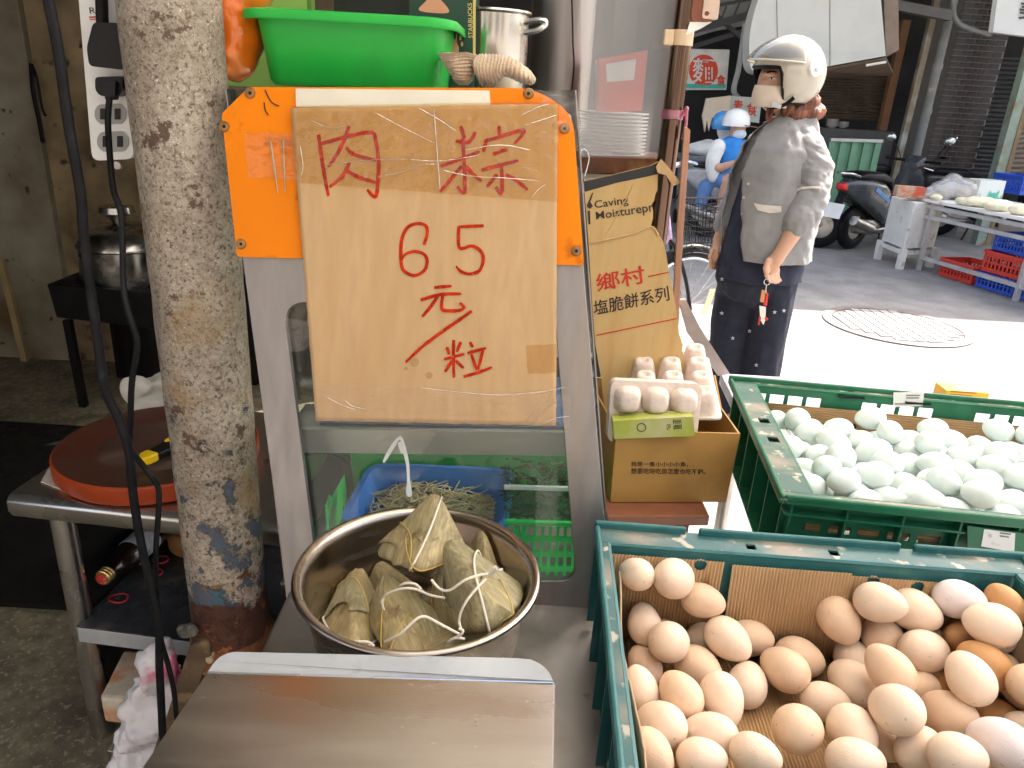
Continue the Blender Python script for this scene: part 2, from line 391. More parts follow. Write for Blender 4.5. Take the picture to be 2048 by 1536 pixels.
# ================================================================== LEFT: PREP TABLE
TZ = H-.79
a = PZ(8, 992, TZ); b_ = PZ(540, 1052, TZ)
ex = (b_-a); ex.z = 0; exu = ex.normalized(); eyu = V((-exu.y, exu.x, 0))
def tb(u, v, z): return a + exu*u + eyu*v + V((0, 0, z-a.z))
tab = thing('prep_table', 'stainless prep table with rolled edge carrying the red chopping block', 'table', tb(.3, .25, 0))
TLEN, TDEP = .66, .50
prof = [(0, -.012), (.0, -.035), (.008, -.05), (.025, -.052), (.025, -.03), (TDEP-.02, -.03), (TDEP-.02, -.05), (TDEP, -.05), (TDEP, 0), (.022, 0), (.010, -.003)]
r0 = [[tb(u, v, TZ+h) for v, h in prof] for u in (0, TLEN)]
B().loft(r0).obj('table_top', STEEL, tab, True, bevel=.004)
B().tube([tb(.075, .05, TZ-.04), tb(.075, .05, 0)], .024, 16).obj('leg', STEEL, tab, True)
B().tube([tb(.06, TDEP-.05, TZ-.04), tb(.06, TDEP-.05, 0)], .022, 12).obj('leg', STEEL, tab, True)
B().tube([tb(TLEN-.04, .05, TZ-.04), tb(TLEN-.04, .05, 0)], .022, 12).obj('leg', STEEL, tab, True)
B().tube([tb(TLEN-.04, TDEP-.05, TZ-.04), tb(TLEN-.04, TDEP-.05, 0)], .022, 12).obj('leg', STEEL, tab, True)
S1 = .34; s1 = PZ(152, 1252, S1)
su, sv = (s1-a).dot(exu), (s1-a).dot(eyu)
MAT = M('rubber_shelf_mat', (.035,.037,.043), .32, 0, .3, 8, .35, 60, c2=(.16,.13,.10), c2s=9, c2t=.70, c2w=.1)
sh = B().prism([tb(su, sv, S1), tb(TLEN, sv, S1), tb(TLEN, TDEP-.02, S1), tb(su, TDEP-.02, S1)], (0, 0, -.003)).obj('shelf_mat', MAT, tab)
B().prism([tb(su, sv, S1-.004), tb(TLEN, sv, S1-.004), tb(TLEN, sv, S1-.042), tb(su, sv, S1-.042)], eyu*.012).obj('shelf_edge', ALU, tab, bevel=.002)
B().prism([tb(su, sv+.013, S1-.005), tb(TLEN, sv+.013, S1-.005), tb(TLEN, TDEP-.02, S1-.005), tb(su, TDEP-.02, S1-.005)], (0, 0, -.02)).obj('shelf', STEELD, tab)
B().prism([tb(su-.012, .05, TZ-.06), tb(su-.012, TDEP-.02, TZ-.06), tb(su-.012, TDEP-.02, .03), tb(su-.012, .06, .03)], exu*.006).obj('side_panel', M('dark_side_panel', (.02,.02,.02), .4, .3, .3, 9), tab)
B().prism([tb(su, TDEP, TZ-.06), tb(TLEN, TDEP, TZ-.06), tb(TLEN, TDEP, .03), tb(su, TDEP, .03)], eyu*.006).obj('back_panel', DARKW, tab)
S2 = .075; s2 = PZ(212, 1500, S2); sv2 = (s2-a).dot(eyu); su2 = (s2-a).dot(exu)
B().prism([tb(su2, sv2, S2), tb(TLEN, sv2, S2), tb(TLEN, TDEP-.02, S2), tb(su2, TDEP-.02, S2)], (0, 0, -.04)).obj('shelf', STEEL, tab, bevel=.003)

# chopping block, its cutter, paper and cloth
bc = PD(318, 884, .745)
BTOP = M('block_top', (.10,.022,.012), .38, 0, .25, 5, .12, 50, c2=(.055,.028,.02), c2s=3.2, c2t=.5, c2w=.12)
BSIDE = M('block_side', (.36,.05,.010), .42, 0, .15, 5, .1, 50, c2=(.33,.04,.01), c2s=7, c2t=.6)
blk = thing('chopping_block', 'round red chopping block with worn dark centre on the prep table', 'chopping block', (bc.x, bc.y, TZ))
rr = .205; hz = H-.745
B().lathe([(0, TZ+.004), (rr-.006, TZ+.004), (rr, TZ+.012), (rr, hz-.004), (rr-.004, hz)], (bc.x, bc.y, 0), n=64).obj('side', BSIDE, blk, True)
B().lathe([(rr-.004, hz+.0005), (rr-.012, hz+.001), (.13, hz-.001), (0, hz-.004)], (bc.x, bc.y, 0), n=64).obj('top', BTOP, blk, True)
WEAR = M('worn_centre', (.075,.038,.028), .45, 0, .3, 9, .1, 40, c2=(.15,.10,.075), c2s=6, c2t=.56, c2w=.1)
B().lathe([(.0, hz-.001), (.09, hz-.0006), (.125, hz+.0008)], (bc.x+.012, bc.y-.01, 0), n=48).obj('worn_patch', WEAR, blk, True)
YEL = M('yellow_plastic', (.85,.55,.01), .35, 0, .06, 9)
kn = thing('box_cutter', 'black box cutter with yellow ends lying on the chopping block', 'knife', PZ(330, 905, hz+.002))
k0, k1 = PZ(290, 925, hz+.012), PZ(380, 880, hz+.012); kd = (k1-k0).normalized(); kp = V((-kd.y, kd.x, 0))
def kq(u, v, z): return k0 + kd*u + kp*v + V((0, 0, z))
L_ = (k1-k0).length
B().prism([kq(.018, -.017, 0), kq(L_*.5, -.024, 0), kq(L_*1.2, -.022, 0), kq(L_*1.2, .016, 0), kq(L_*.55, .018, 0), kq(.018, .012, 0)], (0, 0, .018)).obj('handle', BLACKP, kn, bevel=.005)
B().prism([kq(-.016, -.012, 0), kq(.0, -.018, 0), kq(.02, -.0185, 0), kq(.02, .0125, 0), kq(.0, .012, 0), kq(-.012, .002, 0)], (0, 0, .019)).obj('end_cap', YEL, kn, bevel=.004)
B().ell(kq(L_*.62, .008, .0185), (.013, .007, .004), rot_z(math.atan2(kd.y, kd.x))).obj('slider', YEL, kn, True)
PAPER = M('greyed_paper', (.62,.57,.50), .8, 0, .1, 8, .1, 60, c2=(.5,.30,.27), c2s=14, c2t=.66)
B().prism([PZ(82, 965, TZ+.002), PZ(105, 925, TZ+.002), PZ(190, 900, TZ+.002), PZ(330, 1000, TZ+.002), PZ(150, 990, TZ+.002)], (0, 0, .002)).obj('newspaper', PAPER, label='folded stained paper tucked under the chopping block', cat='paper')
CLOTH = M('crumpled_white_cloth', (.62,.60,.54), .85, 0, .12, 12, .3, 60)
cc = PZ(315, 790, TZ+.03)
g = B()
for i in range(7): g.ell(cc+V((random.uniform(-.06, .05), random.uniform(-.03, .05), random.uniform(-.0, .04))), (.035, .03, .024+.01*random.random()))
g.box((cc.x+.02, cc.y, TZ+.02), (.14, .09, .035)); g.noise(.02, 22)
g.obj('cloth', CLOTH, rem=.006, it=3, label='crumpled white cloth behind the red chopping block', cat='cloth')

# things on the lower shelf
zq = S1+.022
while (PZ(203, 1158, zq)-a).dot(exu) < su+.03: zq += .005
q0 = PZ(203, 1158, zq); q2 = PZ(325, 1042, zq+.01)
d_ = (V((q2.x, q2.y, 0))-V((q0.x, q0.y, 0))).normalized()
bt = thing('sauce_bottle', 'dark sauce bottle with red and gold cap lying on the rubber shelf mat', 'bottle', (q0.x, q0.y, S1))
SOY = M('dark_bottle_glass', (.012,.006,.004), .08, 0, .1, 5, coat=.6)
B().lathe([(0, .014), (.0145, .014), (.0145, .04), (.020, .062), (.031, .085), (.0315, .25), (.028, .256), (0, .256)], q0, d_, 24).obj('glass', SOY, bt, True)
B().lathe([(.0318, .098), (.0325, .098), (.0325, .165), (.0318, .165)], q0, d_, 28).obj('paper_label', M('bottle_label', (.50,.56,.66), .6, 0, .15, 60, c2=(.30,.40,.58), c2s=40, c2t=.55), bt, True)
GOLD = M('gold_cap', (.75,.58,.25), .3, 1, .1, 20)
cp = B()
for k in range(3): cp.lathe([(.0155, .002+k*.0075), (.0175, .0035+k*.0075), (.0175, .007+k*.0075), (.0155, .0088+k*.0075)], q0, d_, 24)
cp.lathe([(0, 0), (.0155, 0), (.0155, .024), (0, .024)], q0, d_, 24)
cpo = cp.obj('cap', GOLD, bt, True)
B().lathe([(0, -.0012), (.0122, -.0012), (.0122, .001), (0, .001)], q0, d_, 24).obj('cap_seal', M('red_cap_print', (.45,.02,.02), .35, 0, .2, 90, c2=(.62,.35,.2), c2s=220, c2t=.62, c2w=.02), cpo)
up_ = V((0, 0, 1)); sd_ = d_.cross(up_).normalized(); ln = (V((-sd_.x*.6, -sd_.y*.6, .8))).normalized()
nrm = -V((0, 1, 0))*.3+up_*.95; nrm = (nrm-d_*nrm.dot(d_)).normalized(); tx = d_.cross(nrm).normalized()
def lbl(u, v): 
    ang = v; return q0 + d_*u + (nrm*math.cos(ang) + tx*math.sin(ang))*.0332
BAND = M('red_rubber_band', (.55,.03,.035), .5)
for i, (x, y, rx) in enumerate(((237, 1196, .020), (310, 1145, .017), (321, 1119, .018))):
    p = PZ(x, y, S1+.003)
    B().tube([p+V((rx*math.cos(k*PI/12), rx*.8*math.sin(k*PI/12), .0012*math.sin(k*PI/6))) for k in range(24)], .0017, 6, closed=True).obj('rubber_band', BAND, None, True, label='red rubber band lying on the dark shelf mat', cat='rubber band', group='rubber bands on the shelf')
p = PZ(372, 1092, S1)
B().lathe([(0, 0), (.05, 0), (.058, .012), (.058, .045), (.05, .055), (0, .055)], (p.x+.02, p.y, S1), n=28).obj('wooden_block', M('small_wood_block', (.33,.17,.07), .6, 0, .2, 12, .2, 60), None, True, label='small round wooden block on the shelf behind the rusty pole', cat='block')
p = PZ(286, 1080, S1)
B().lathe([(0, 0), (.02, 0), (.024, .04), (.022, .04), (.018, .004), (0, .004)], (p.x, p.y+.02, S1), n=20).obj('cup', WHITEP, None, True, label='little white cup behind the dark sauce bottle', cat='cup')

BRK = M('flaking_painted_block', (.62,.55,.43), .8, 0, .15, 14, .5, 50, c2=(.55,.22,.08), c2s=9, c2t=.5, c2w=.06, c3=(.07,.035,.02), c3s=15, c3t=.60, c3w=.03)
zb = S2+.13
c0, c1, c2_ = PZ(198, 1394, zb), PZ(300, 1402, zb), PZ(246, 1300, zb)
pb = B().prism([c0, c1, c1+(c2_-c0)*1.0, c2_], (0, 0, -.075)).noise(.006, 40)
pb.obj('painted_block', BRK, bevel=.008, label='flaking white and orange painted block on the bottom shelf', cat='block')
ORG = M('orange_tub_plastic', (.62,.16,.04), .5, 0, .1, 9)
oc = PZ(240, 1440, S2+.02)
B().lathe([(0, S2), (.035, S2), (.045, zb-.079), (0, zb-.079)], (oc.x+.03, oc.y+.05, 0), n=20).obj('orange_tub', ORG, None, True, label='orange tub holding up the flaking painted block', cat='tub')
BAGM = M('white_pink_plastic_bag', (.72,.69,.72), .28, 0, .08, 6, .5, 28, c2=(.70,.20,.30), c2s=7, c2t=.585, c2w=.03, sss=.0, coat=.3)
g = B()
for i, (x, y, z, rr_) in enumerate(((300, 1345, .25, .05), (320, 1320, .27, .045), (285, 1400, .20, .05), (330, 1385, .2, .05), (270, 1470, .13, .05), (310, 1450, .14, .06), (255, 1530, .10, .05), (310, 1540, .10, .06))):
    c = PY(x, y, 1.16); g.ell(c, (rr_*.8, rr_*.7, rr_*1.1))
bagO = g.noise(.03, 14).obj('plastic_bag', BAGM, rem=.005, it=2, label='crumpled white and pink plastic bag stuffed under the prep table', cat='bag')
for v in bagO.data.vertices:
    d_, q_ = noise.voronoi(V((v.co.x*26+v.co.z*8, v.co.y*26, v.co.z*17))); e_, q_ = noise.voronoi(v.co*62); v.co += v.normal*(.016*(d_[1]-d_[0])+.005*(e_[1]-e_[0])-.008)
st = thing('timber_offcut', 'dark weathered timber offcut propped at the foot of the rusty pole', 'timber', PY(322, 1500, 1.02))
B().prism([PY(x, y, 1.03) for x, y in ((378, 1292), (416, 1280), (424, 1312), (404, 1352), (352, 1500), (300, 1620), (262, 1620), (330, 1440))], (0, .03, 0)).noise(.003, 30).obj('plank', M('weathered_timber', (.10,.065,.035), .8, 0, .4, 14, .6, 60, c2=(.22,.15,.08), c2s=22, c2t=.58), st, bevel=.004)
g = B()
for i in range(6): g.ell(PY(378+random.uniform(-14, 16), 1264+random.uniform(-9, 9), 1.03), (.011, .01, .009))
g.obj('steel_wool', M('grey_scourer', (.13,.12,.10), .9, 0, .4, 60, .9, 220), None, rem=.003, it=1, label='dirty grey scouring pad stuck beside the pole foot', cat='scourer')

# ================================================================== POLE
def pole_mat():
    m = bpy.data.materials.new('peeling_pole_paint'); m.use_nodes = True; t = m.node_tree; N = t.nodes; L = t.links; p = N['Principled BSDF']
    tc = N.new('ShaderNodeTexCoord'); sp = N.new('ShaderNodeSeparateXYZ'); L.new(tc.outputs['Object'], sp.inputs[0])
    def noi(s, d=6, r=.6):
        q = N.new('ShaderNodeTexNoise'); q.inputs['Scale'].default_value = s; q.inputs['Detail'].default_value = d; q.inputs['Roughness'].default_value = r; L.new(tc.outputs['Object'], q.inputs[0]); return q.outputs[0]
    def math_(op, a, b_):
        q = N.new('ShaderNodeMath'); q.operation = op
        for i, z in enumerate((a, b_)):
            if isinstance(z, (int, float)): q.inputs[i].default_value = z
            else: L.new(z, q.inputs[i])
        return q.outputs[0]
    def rng(src, a, b_, c=0, d=1):
        q = N.new('ShaderNodeMapRange'); q.inputs[1].default_value = a; q.inputs[2].default_value = b_; q.inputs[3].default_value = c; q.inputs[4].default_value = d; L.new(src, q.inputs[0]); return q.outputs[0]
    def mix(f, a, b_):
        q = N.new('ShaderNodeMix'); q.data_type = 'RGBA'; L.new(f, q.inputs[0])
        for i, z in ((6, a), (7, b_)):
            if isinstance(z, tuple): q.inputs[i].default_value = (*z, 1)
            else: L.new(z, q.inputs[i])
        return q.outputs[2]
    z = sp.outputs[2]
    c = mix(rng(noi(9), .35, .65), (.34,.285,.215), (.53,.455,.365))
    c = mix(rng(noi(70, 12, .85), .48, .64), c, (.18,.125,.085))
    c = mix(rng(noi(170, 8, .75), .52, .62), c, (.11,.075,.05))
    c = mix(rng(noi(230, 5, .7), .60, .68), c, (.74,.68,.58))
    c = mix(rng(noi(20, 10, .75), .575, .60), c, (.12,.075,.05))
    # old ochre stain and blue undercoat coming through lower down
    low = rng(z, 1.25, .80)
    och = math_('MULTIPLY', rng(noi(11, 8), .50, .60), rng(z, 1.3, 1.05)); c = mix(math_('MULTIPLY', och, .55), c, (.36,.22,.08))
    mid = math_('ADD', noi(17, 10, .68), rng(z, 1.15, .50, -.16, .13)); c = mix(rng(mid, .555, .575), c, (.085,.105,.135))
    mid2 = math_('ADD', noi(33, 8, .6), rng(z, 1.1, .5, -.12, .03)); c = mix(rng(mid2, .60, .62), c, (.12,.05,.025))
    bl = math_('ADD', noi(8, 9, .65), rng(z, .78, .55, -.5, .12)); c = mix(rng(bl, .50, .53), c, (.055,.12,.16))
    ru = math_('ADD', noi(6, 10, .66), rng(z, .80, .55, -.5, .16)); c = mix(rng(ru, .545, .575), c, (.085,.028,.014))
    ru2 = math_('ADD', noi(28, 6), rng(z, .8, .6, -.5, .02)); c = mix(rng(ru2, .60, .64), c, (.30,.10,.03))
    L.new(c, p.inputs['Base Color']); p.inputs['Roughness'].default_value = .72
    h = math_('ADD', noi(150, 5), math_('MULTIPLY', noi(24, 9, .7), 1.4)); h = math_('ADD', h, math_('MULTIPLY', rng(mid, .54, .58), -.8))
    b_ = N.new('ShaderNodeBump'); b_.inputs['Strength'].default_value = .9; b_.inputs['Distance'].default_value = .004; L.new(h, b_.inputs['Height']); L.new(b_.outputs[0], p.inputs['Normal'])
    return m
px_, py_ = -.482, 1.10
pl = thing('steel_pole', 'thick round pole with crusty peeling cream paint and a rusty foot', 'pole', (px_, py_, 0))
PM = pole_mat()
prof = []
for i in range(200):
    z = i/199*2.65; prof.append((.0655+.0012*noise.noise(V((0, 0, z*9))), z))
b_ = B().lathe(prof, (px_, py_, 0), n=40); b_.v = [p + V((p.x-px_, p.y-py_, 0))*(.02*noise.noise(p*22)) for p in b_.v]
b_.obj('shaft', PM, pl, True)
B().lathe([(.064, .455), (.072, .457), (.073, .50), (.068, .508), (.064, .51)], (px_, py_, 0), n=40).noise(.002, 50).obj('rusty_collar', M('scaly_rust', (.16,.055,.02), .85, 0, .4, 40, .8, 90, c2=(.42,.34,.22), c2s=30, c2t=.60, c2w=.03), pl, True)
B().lathe([(0, 0), (.11, 0), (.11, .012), (.066, .015), (0, .015)], (px_, py_, .005), n=24).obj('foot_plate', STEELD, pl)

# ================================================================== POWER STRIP AND CABLES
ps = Plane((0, 1.165, 0), (0, -1, 0))
stp = thing('power_strip', 'white four-way power strip hanging behind the peeling pole', 'power strip', PY(225, 318, 1.18))
B().prism([ps.P(*q) for q in rpoly([(152, -60), (238, -60), (268, 318), (184, 322)], [0, 0, 18, 18])], (0, .03, 0)).obj('body', WHITEP, stp, bevel=.004)
GREYP = M('grey_socket_plastic', (.33,.32,.30), .45, 0, .12, 12)
for cx, cy in ((221, 228), (226, 283)):
    so_ = B().prism([ps.P(*q, .002) for q in rpoly([(cx-24, cy-19), (cx+20, cy-21), (cx+31, cy-8), (cx+31, cy+8), (cx+22, cy+20), (cx-20, cy+21), (cx-32, cy+8), (cx-32, cy-8)], 6)], (0, .004, 0)).obj('socket', GREYP, stp, bevel=.001)
    for dx in (-16, 13):
        B().prism([ps.P(*q, .0035) for q in rrect(cx+dx-5, cy-11, cx+dx+6, cy+11, 1.5)], (0, .002, 0)).obj('slot', BLACKP, so_)
B().prism([ps.P(*q, .001) for q in ((178, 33), (197, 32), (197, 35), (178, 36))], (0, .001, 0)).obj('red_line', REDP, stp)
B().prism([ps.P(*q, .001) for q in ((179, 38), (198, 37), (198, 39), (179, 40))], (0, .001, 0)).obj('red_line', REDP, stp)
text('R', [ps.P(180, 27, .001), ps.P(192, 27, .001), ps.P(190, 15, .001), ps.P(178, 15, .001)], INK, stp)
B().lathe([(0, 0), (.006, 0), (.006, .008), (0, .008)], ps.P(232, 331, .0)+V((0, .01, 0)), (0, -1, 0), 12).obj('screw_tab', STEELD, stp)
ad = thing('power_adapter', 'bulky black mains adapter plugged into the white strip', 'plug', ps.P(205, 140, .02))
B().prism([ps.P(*q, .035) for q in rpoly([(186, 44), (240, 46), (246, 140), (178, 132), (173, 95)], 10)], (0, .033, 0)).obj('body', BLACKP, ad, bevel=.004)
B().tube(bez([ps.P(205, 48, .018), ps.P(204, 20, .02), ps.P(203, -30, .02), ps.P(200, -300, .02)]), .0085, 10).obj('cord', BLACK, ad, True)
pc_ = thing('mains_lead', 'thin black cord running down from a plug in the white strip', 'cord', ps.P(218, 190, .02))
B().prism([ps.P(*q, .022) for q in rpoly([(190, 154), (243, 152), (246, 182), (236, 194), (200, 192), (190, 180)], 8)], (0, .019, 0)).obj('plug', BLACKP, pc_, bevel=.004)
B().prism([ps.P(*q, .030) for q in rpoly([(206, 164), (231, 163), (229, 200), (210, 200)], 4)], (0, .012, 0)).obj('plug_grip', BLACKP, pc_, bevel=.003)
pts = [(219, 195, 1.13), (216, 240, 1.125), (219, 300, 1.10), (227, 380, 1.06), (243, 435, 1.04), (247, 571, 1.02), (257, 626, 1.01), (273, 675, 1.01), (273, 708, 1.01), (264, 763, 1.01), (261, 830, 1.01), (259, 895, 1.01), (270, 911, 1.01), (290, 936, 1.0), (314, 969, 1.0), (318, 999, 1.0), (315, 1053, 1.0), (312, 1100, 1.0), (312, 1180, 1.01), (318, 1250, 1.01), (325, 1291, 1.0), (336, 1329, 1.0), (347, 1376, 1.0), (353, 1433, 1.0)]
P_ = bez([PY(*q) for q in pts], 6); e_ = P_[-1]
B().tube(P_+[e_+V((.01, .0, -.12)), V((e_.x+.02, e_.y+.02, .01)), V((e_.x+.2, e_.y+.1, .01))], .0045, 8).obj('cord', BLACK, pc_, True)
pts = [(97, 0), (118, 109), (137, 246), (161, 383), (167, 462), (180, 571), (194, 667), (210, 776), (238, 840), (258, 903), (266, 985), (276, 1053), (289, 1118), (303, 1174), (317, 1247), (319, 1335), (323, 1417), (325, 1470)]
P_ = bez([PY(x, y, .985) for x, y in pts], 6); s_, e_ = P_[0], P_[-1]
B().tube([V((s_.x-.05, s_.y, 2.64)), V((s_.x-.04, s_.y, 2.2))]+P_+[e_+V((.0, .02, -.1)), V((e_.x, e_.y+.05, .012)), V((e_.x+.2, e_.y+.2, .012))], .0066, 10).obj('power_cable', M('dusty_black_cable', (.010,.010,.011), .45, 0, .4, 30, .1, 90, c2=(.03,.03,.03), c2s=30, c2t=.70, spec=.15), None, True, label='thick dusty black cable hanging in front of the prep table', cat='cable')
# ================================================================== COUNTER
CZ = H-.70
ct = thing('steel_counter', 'worn stainless counter holding the steamer pot and the front egg crate', 'counter', (.2, .55, 0))
CTM = M('counter_steel', (.36,.34,.32), .36, 1, .2, 4, .08, 60, c2=(.20,.17,.14), c2s=8, c2t=.58, c2w=.12, c3=(.10,.06,.04), c3s=25, c3t=.72, c3w=.04)
B().box((.205, .56, CZ-.012), (1.03, .74, .024)).obj('counter_top', CTM, ct, bevel=.004)
for x in (-.27, .68):
    for y in (.24, .88): B().tube([(x, y, CZ-.02), (x, y, 0)], .02, 12).obj('leg', STEELD, ct, True)
B().box((.205, .58, .2), (.98, .6, .02)).obj('under_shelf', STEELD, ct)

# ================================================================== DISPLAY CASE (leaning glass front)
fp0 = PD(1130, 1213, .70)
lean = V((0, .147, .70)).normalized(); FN = V((0, -lean.z, lean.y))
FP = Plane(fp0, FN)
def poly(pts, off): return [FP.P(x, y, off) for x, y in pts]
case = thing('display_case', 'stainless food display case with leaning glass front and orange top panel', 'display case', (fp0.x-.22, 1.1, 0))
hole = rpoly([(566, 605), (1108, 605), (1152, 1162), (636, 1162)], [48, 48, 34, 34], 8)
B().prism(poly([(502, 178), (1064, 180), (1142, 230), (1224, 1218), (577, 1207), (447, 234)], 0), -FN*.012, [poly(hole, 0)]).obj('front_frame', STEELV, case, bevel=.0012)
B().prism(poly(rpoly([(560, 598), (1114, 598), (1160, 1170), (628, 1170)], 40, 6), -.014), -FN*.004).obj('glass_pane', GLASS, case)
tl, tr_, br_, bl_ = poly([(453, 178), (1150, 180), (1224, 1218), (577, 1207)], -.012)
BK = 1.46
ins = M('inner_case_steel', (.40,.41,.38), .4, .9, .15, 5, c2=(.2,.2,.17), c2s=5)
B().prism([tl, bl_, V((bl_.x, BK, bl_.z)), V((tl.x, BK, tl.z))], (.004, 0, 0)).obj('side_pane', GLASS, case)
B().prism([tr_, br_, V((br_.x, BK, br_.z)), V((tr_.x, BK, tr_.z))], (-.004, 0, 0)).obj('side_pane', GLASS, case)  # side walls made clear so street light reaches the food inside
for P_ in ((tl, bl_), (tr_, br_)): B().prism([P_[0]+V((0, .0, 0)), P_[1], P_[1]+V((0, .03, 0)), P_[0]+V((0, .03, 0))], (.002 if P_[0].x > -.2 else -.002, 0, 0)).obj('side_frame', STEELV, case)
B().prism([tl+V((0,.012,0)), tr_+V((0,.012,0)), V((tr_.x, BK, tr_.z)), V((tl.x, BK, tl.z))], (0, 0, -.008)).obj('top_plate', GLASS, case)  # top made clear as well, to let light in from above
B().box(((bl_.x+br_.x)/2, (fp0.y+BK)/2+.035, .35), (br_.x-bl_.x-.01, BK-fp0.y-.05, .69)).obj('cabinet', STEELD, case, bevel=.003)
# inner shelf rail and blue cold pack edge
def inn(pts, yy): return [PY(x, y, yy) for x, y in pts]
B().prism(inn([(575, 858), (1175, 866), (1175, 912), (580, 905)], 1.03), (0, .01, 0)).obj('inner_rail', M('inner_rail_steel', (.48,.49,.46), .4, .8, .1, 5), case)
B().prism(inn([(575, 858), (1175, 866), (1175, 870), (575, 862)], 1.041), (0, .10, 0)).obj('inner_shelf', ins, case)
B().prism(inn([(560, 1165), (1200, 1175), (1200, 1180), (560, 1170)], 1.0), (0, .44, 0)).obj('case_floor', ins, case)
B().prism(inn([(640, 842), (1180, 846), (1180, 863), (640, 858)], 1.06), (0, .2, .0)).obj('blue_tray', M('blue_tray_plastic', (.03,.10,.24), .4), None, label='blue tray edge on the inner shelf of the display case', cat='tray')
ORANGE = M('orange_acrylic', (.82,.215,.003), .4, 0, .10, 4, spec=.2, c2=(.62,.13,.003), c2s=3, c2t=.68, c2w=.1, c3=(.22,.06,.01), c3s=22, c3t=.70, c3w=.09)
op = B().prism(poly(rpoly([(497, 174), (1068, 176), (1146, 226), (1168, 531), (474, 514), (443, 228)], [6, 40, 40, 8, 8, 6]), .010), -FN*.006).obj('orange_panel', ORANGE, case, bevel=.001)
for x, y in ((500, 186), (448, 253), (482, 488), (1057, 187), (1129, 257), (1153, 502)):
    bo = B().lathe([(0, .0), (.0072, .0), (.0062, .0022), (.003, .003), (0, .003)], FP.P(x, y, .0105), FN, 16).obj('bolt', M('rusty_bolt', (.30,.16,.06), .5, .6, .3, 90) if x == 500 else bpy.data.materials['rusty_bolt'], op, True)
    B().lathe([(0, 0), (.0022, 0), (.0022, .0004), (0, .0004)], FP.P(x, y, .0136), FN, 8).obj('bolt_socket', BLACK, bo)
B().prism(poly([(591, 177), (979, 181), (981, 213), (592, 214)], .0125), -FN*.002).obj('white_strip', M('yellowed_white_strip', (.70,.66,.54), .5, 0, .06, 12, c2=(.2,.15,.1), c2s=60, c2t=.74, c2w=.02), case)
# grime crack near the upper left bolt
B().tube(bez(poly([(530, 180), (540, 200), (548, 208), (558, 212)], .0108)), .0009, 5).obj('grime_streak', INK, op)
B().tube(bez(poly([(528, 205), (531, 222), (537, 230)], .0108)), .0008, 5).obj('grime_streak', INK, op)

# ------------------------------------------------------------------ handwritten price sign
def bil(q, u, v):
    (a0, a1), (b0, b1), (c0, c1), (d0, d1) = q
    return ((a0*(1-u)+b0*u)*(1-v)+(d0*(1-u)+c0*u)*v, (a1*(1-u)+b1*u)*(1-v)+(d1*(1-u)+c1*u)*v)
SQ = [(583, 216), (1115, 208), (1112, 851), (632, 841)]
def sgn_off(u, v):
    return .0165 + .0012*math.exp(-((u-.555)/.012)**2) + .0006*math.exp(-((u-.70)/.01)**2) + .0025*(u-.5)**2 + .0008*noise.noise(V((u*6, v*7, 0))) + .003*max(0, v-.9)
sg = thing('price_sign', 'cardboard price sign with red handwriting taped over the orange panel', 'sign', FP.P(870, 848, .016))
NU, NV = 64, 64
rows = []
for j in range(NV+1):
    r_ = []
    for i in range(NU+1):
        u, v = i/NU, j/NV; x, y = bil(SQ, u, v)
        if i in (0, NU): x += 1.6*noise.noise(V((y*.06, i, 1)))
        if j in (0, NV): y += 1.8*noise.noise(V((x*.05, j, 2)))
        r_.append(FP.P(x, y, sgn_off(u, v)))
    rows.append(r_)
SIGNM = M('sign_cardboard', (.53,.345,.175), .78, 0, .07, 3, .12, 60, st=(26,26,1.2), c2=(.50,.31,.14), c2s=.9, c2t=.60, c2w=.2)
B().grid(rows).obj('board', SIGNM, sg, True, solid=.0035, wind=False)
def inv(x, y):
    u = v = .5
    for _ in range(8):
        X, Y_ = bil(SQ, u, v); u += (x-X)/505; v += (y-Y_)/633
    return u, v
def on(x, y, e=.0024): 
    u, v = inv(x, y); return FP.P(x, y, sgn_off(min(1, max(0, u)), min(1, max(0, v)))+e)
def stroke(pts, wd, seed):
    P2 = b2(pts, 6) if len(pts) > 2 else [(pts[0][0]*(1-k/8)+pts[1][0]*k/8, pts[0][1]*(1-k/8)+pts[1][1]*k/8) for k in range(9)]
    n = len(P2); L0, R0 = [], []
    for i, p in enumerate(P2):
        a0 = V(P2[max(0, i-1)]); b0 = V(P2[min(n-1, i+1)]); d = (b0-a0).normalized(); nn = V((-d.y, d.x)); t = i/(n-1)
        w2 = wd*1.15*(.62+.38*math.sin(PI*min(1, .15+t*.85))**.5 + .26*noise.noise(V((t*11, seed, 0))))
        L0.append((p[0]+nn.x*w2, p[1]+nn.y*w2)); R0.append((p[0]-nn.x*w2, p[1]-nn.y*w2))
    e = .0024+seed*2e-5
    return [[on(*q, e) for q in L0], [on(*q, e) for q in P2], [on(*q, e) for q in R0]]
Z1 = lambda L: [(420+x/2.56, 160+y/2.56) for x, y in L]
Z2 = lambda L: [(420+x/2.56, 540+y/2.56) for x, y in L]
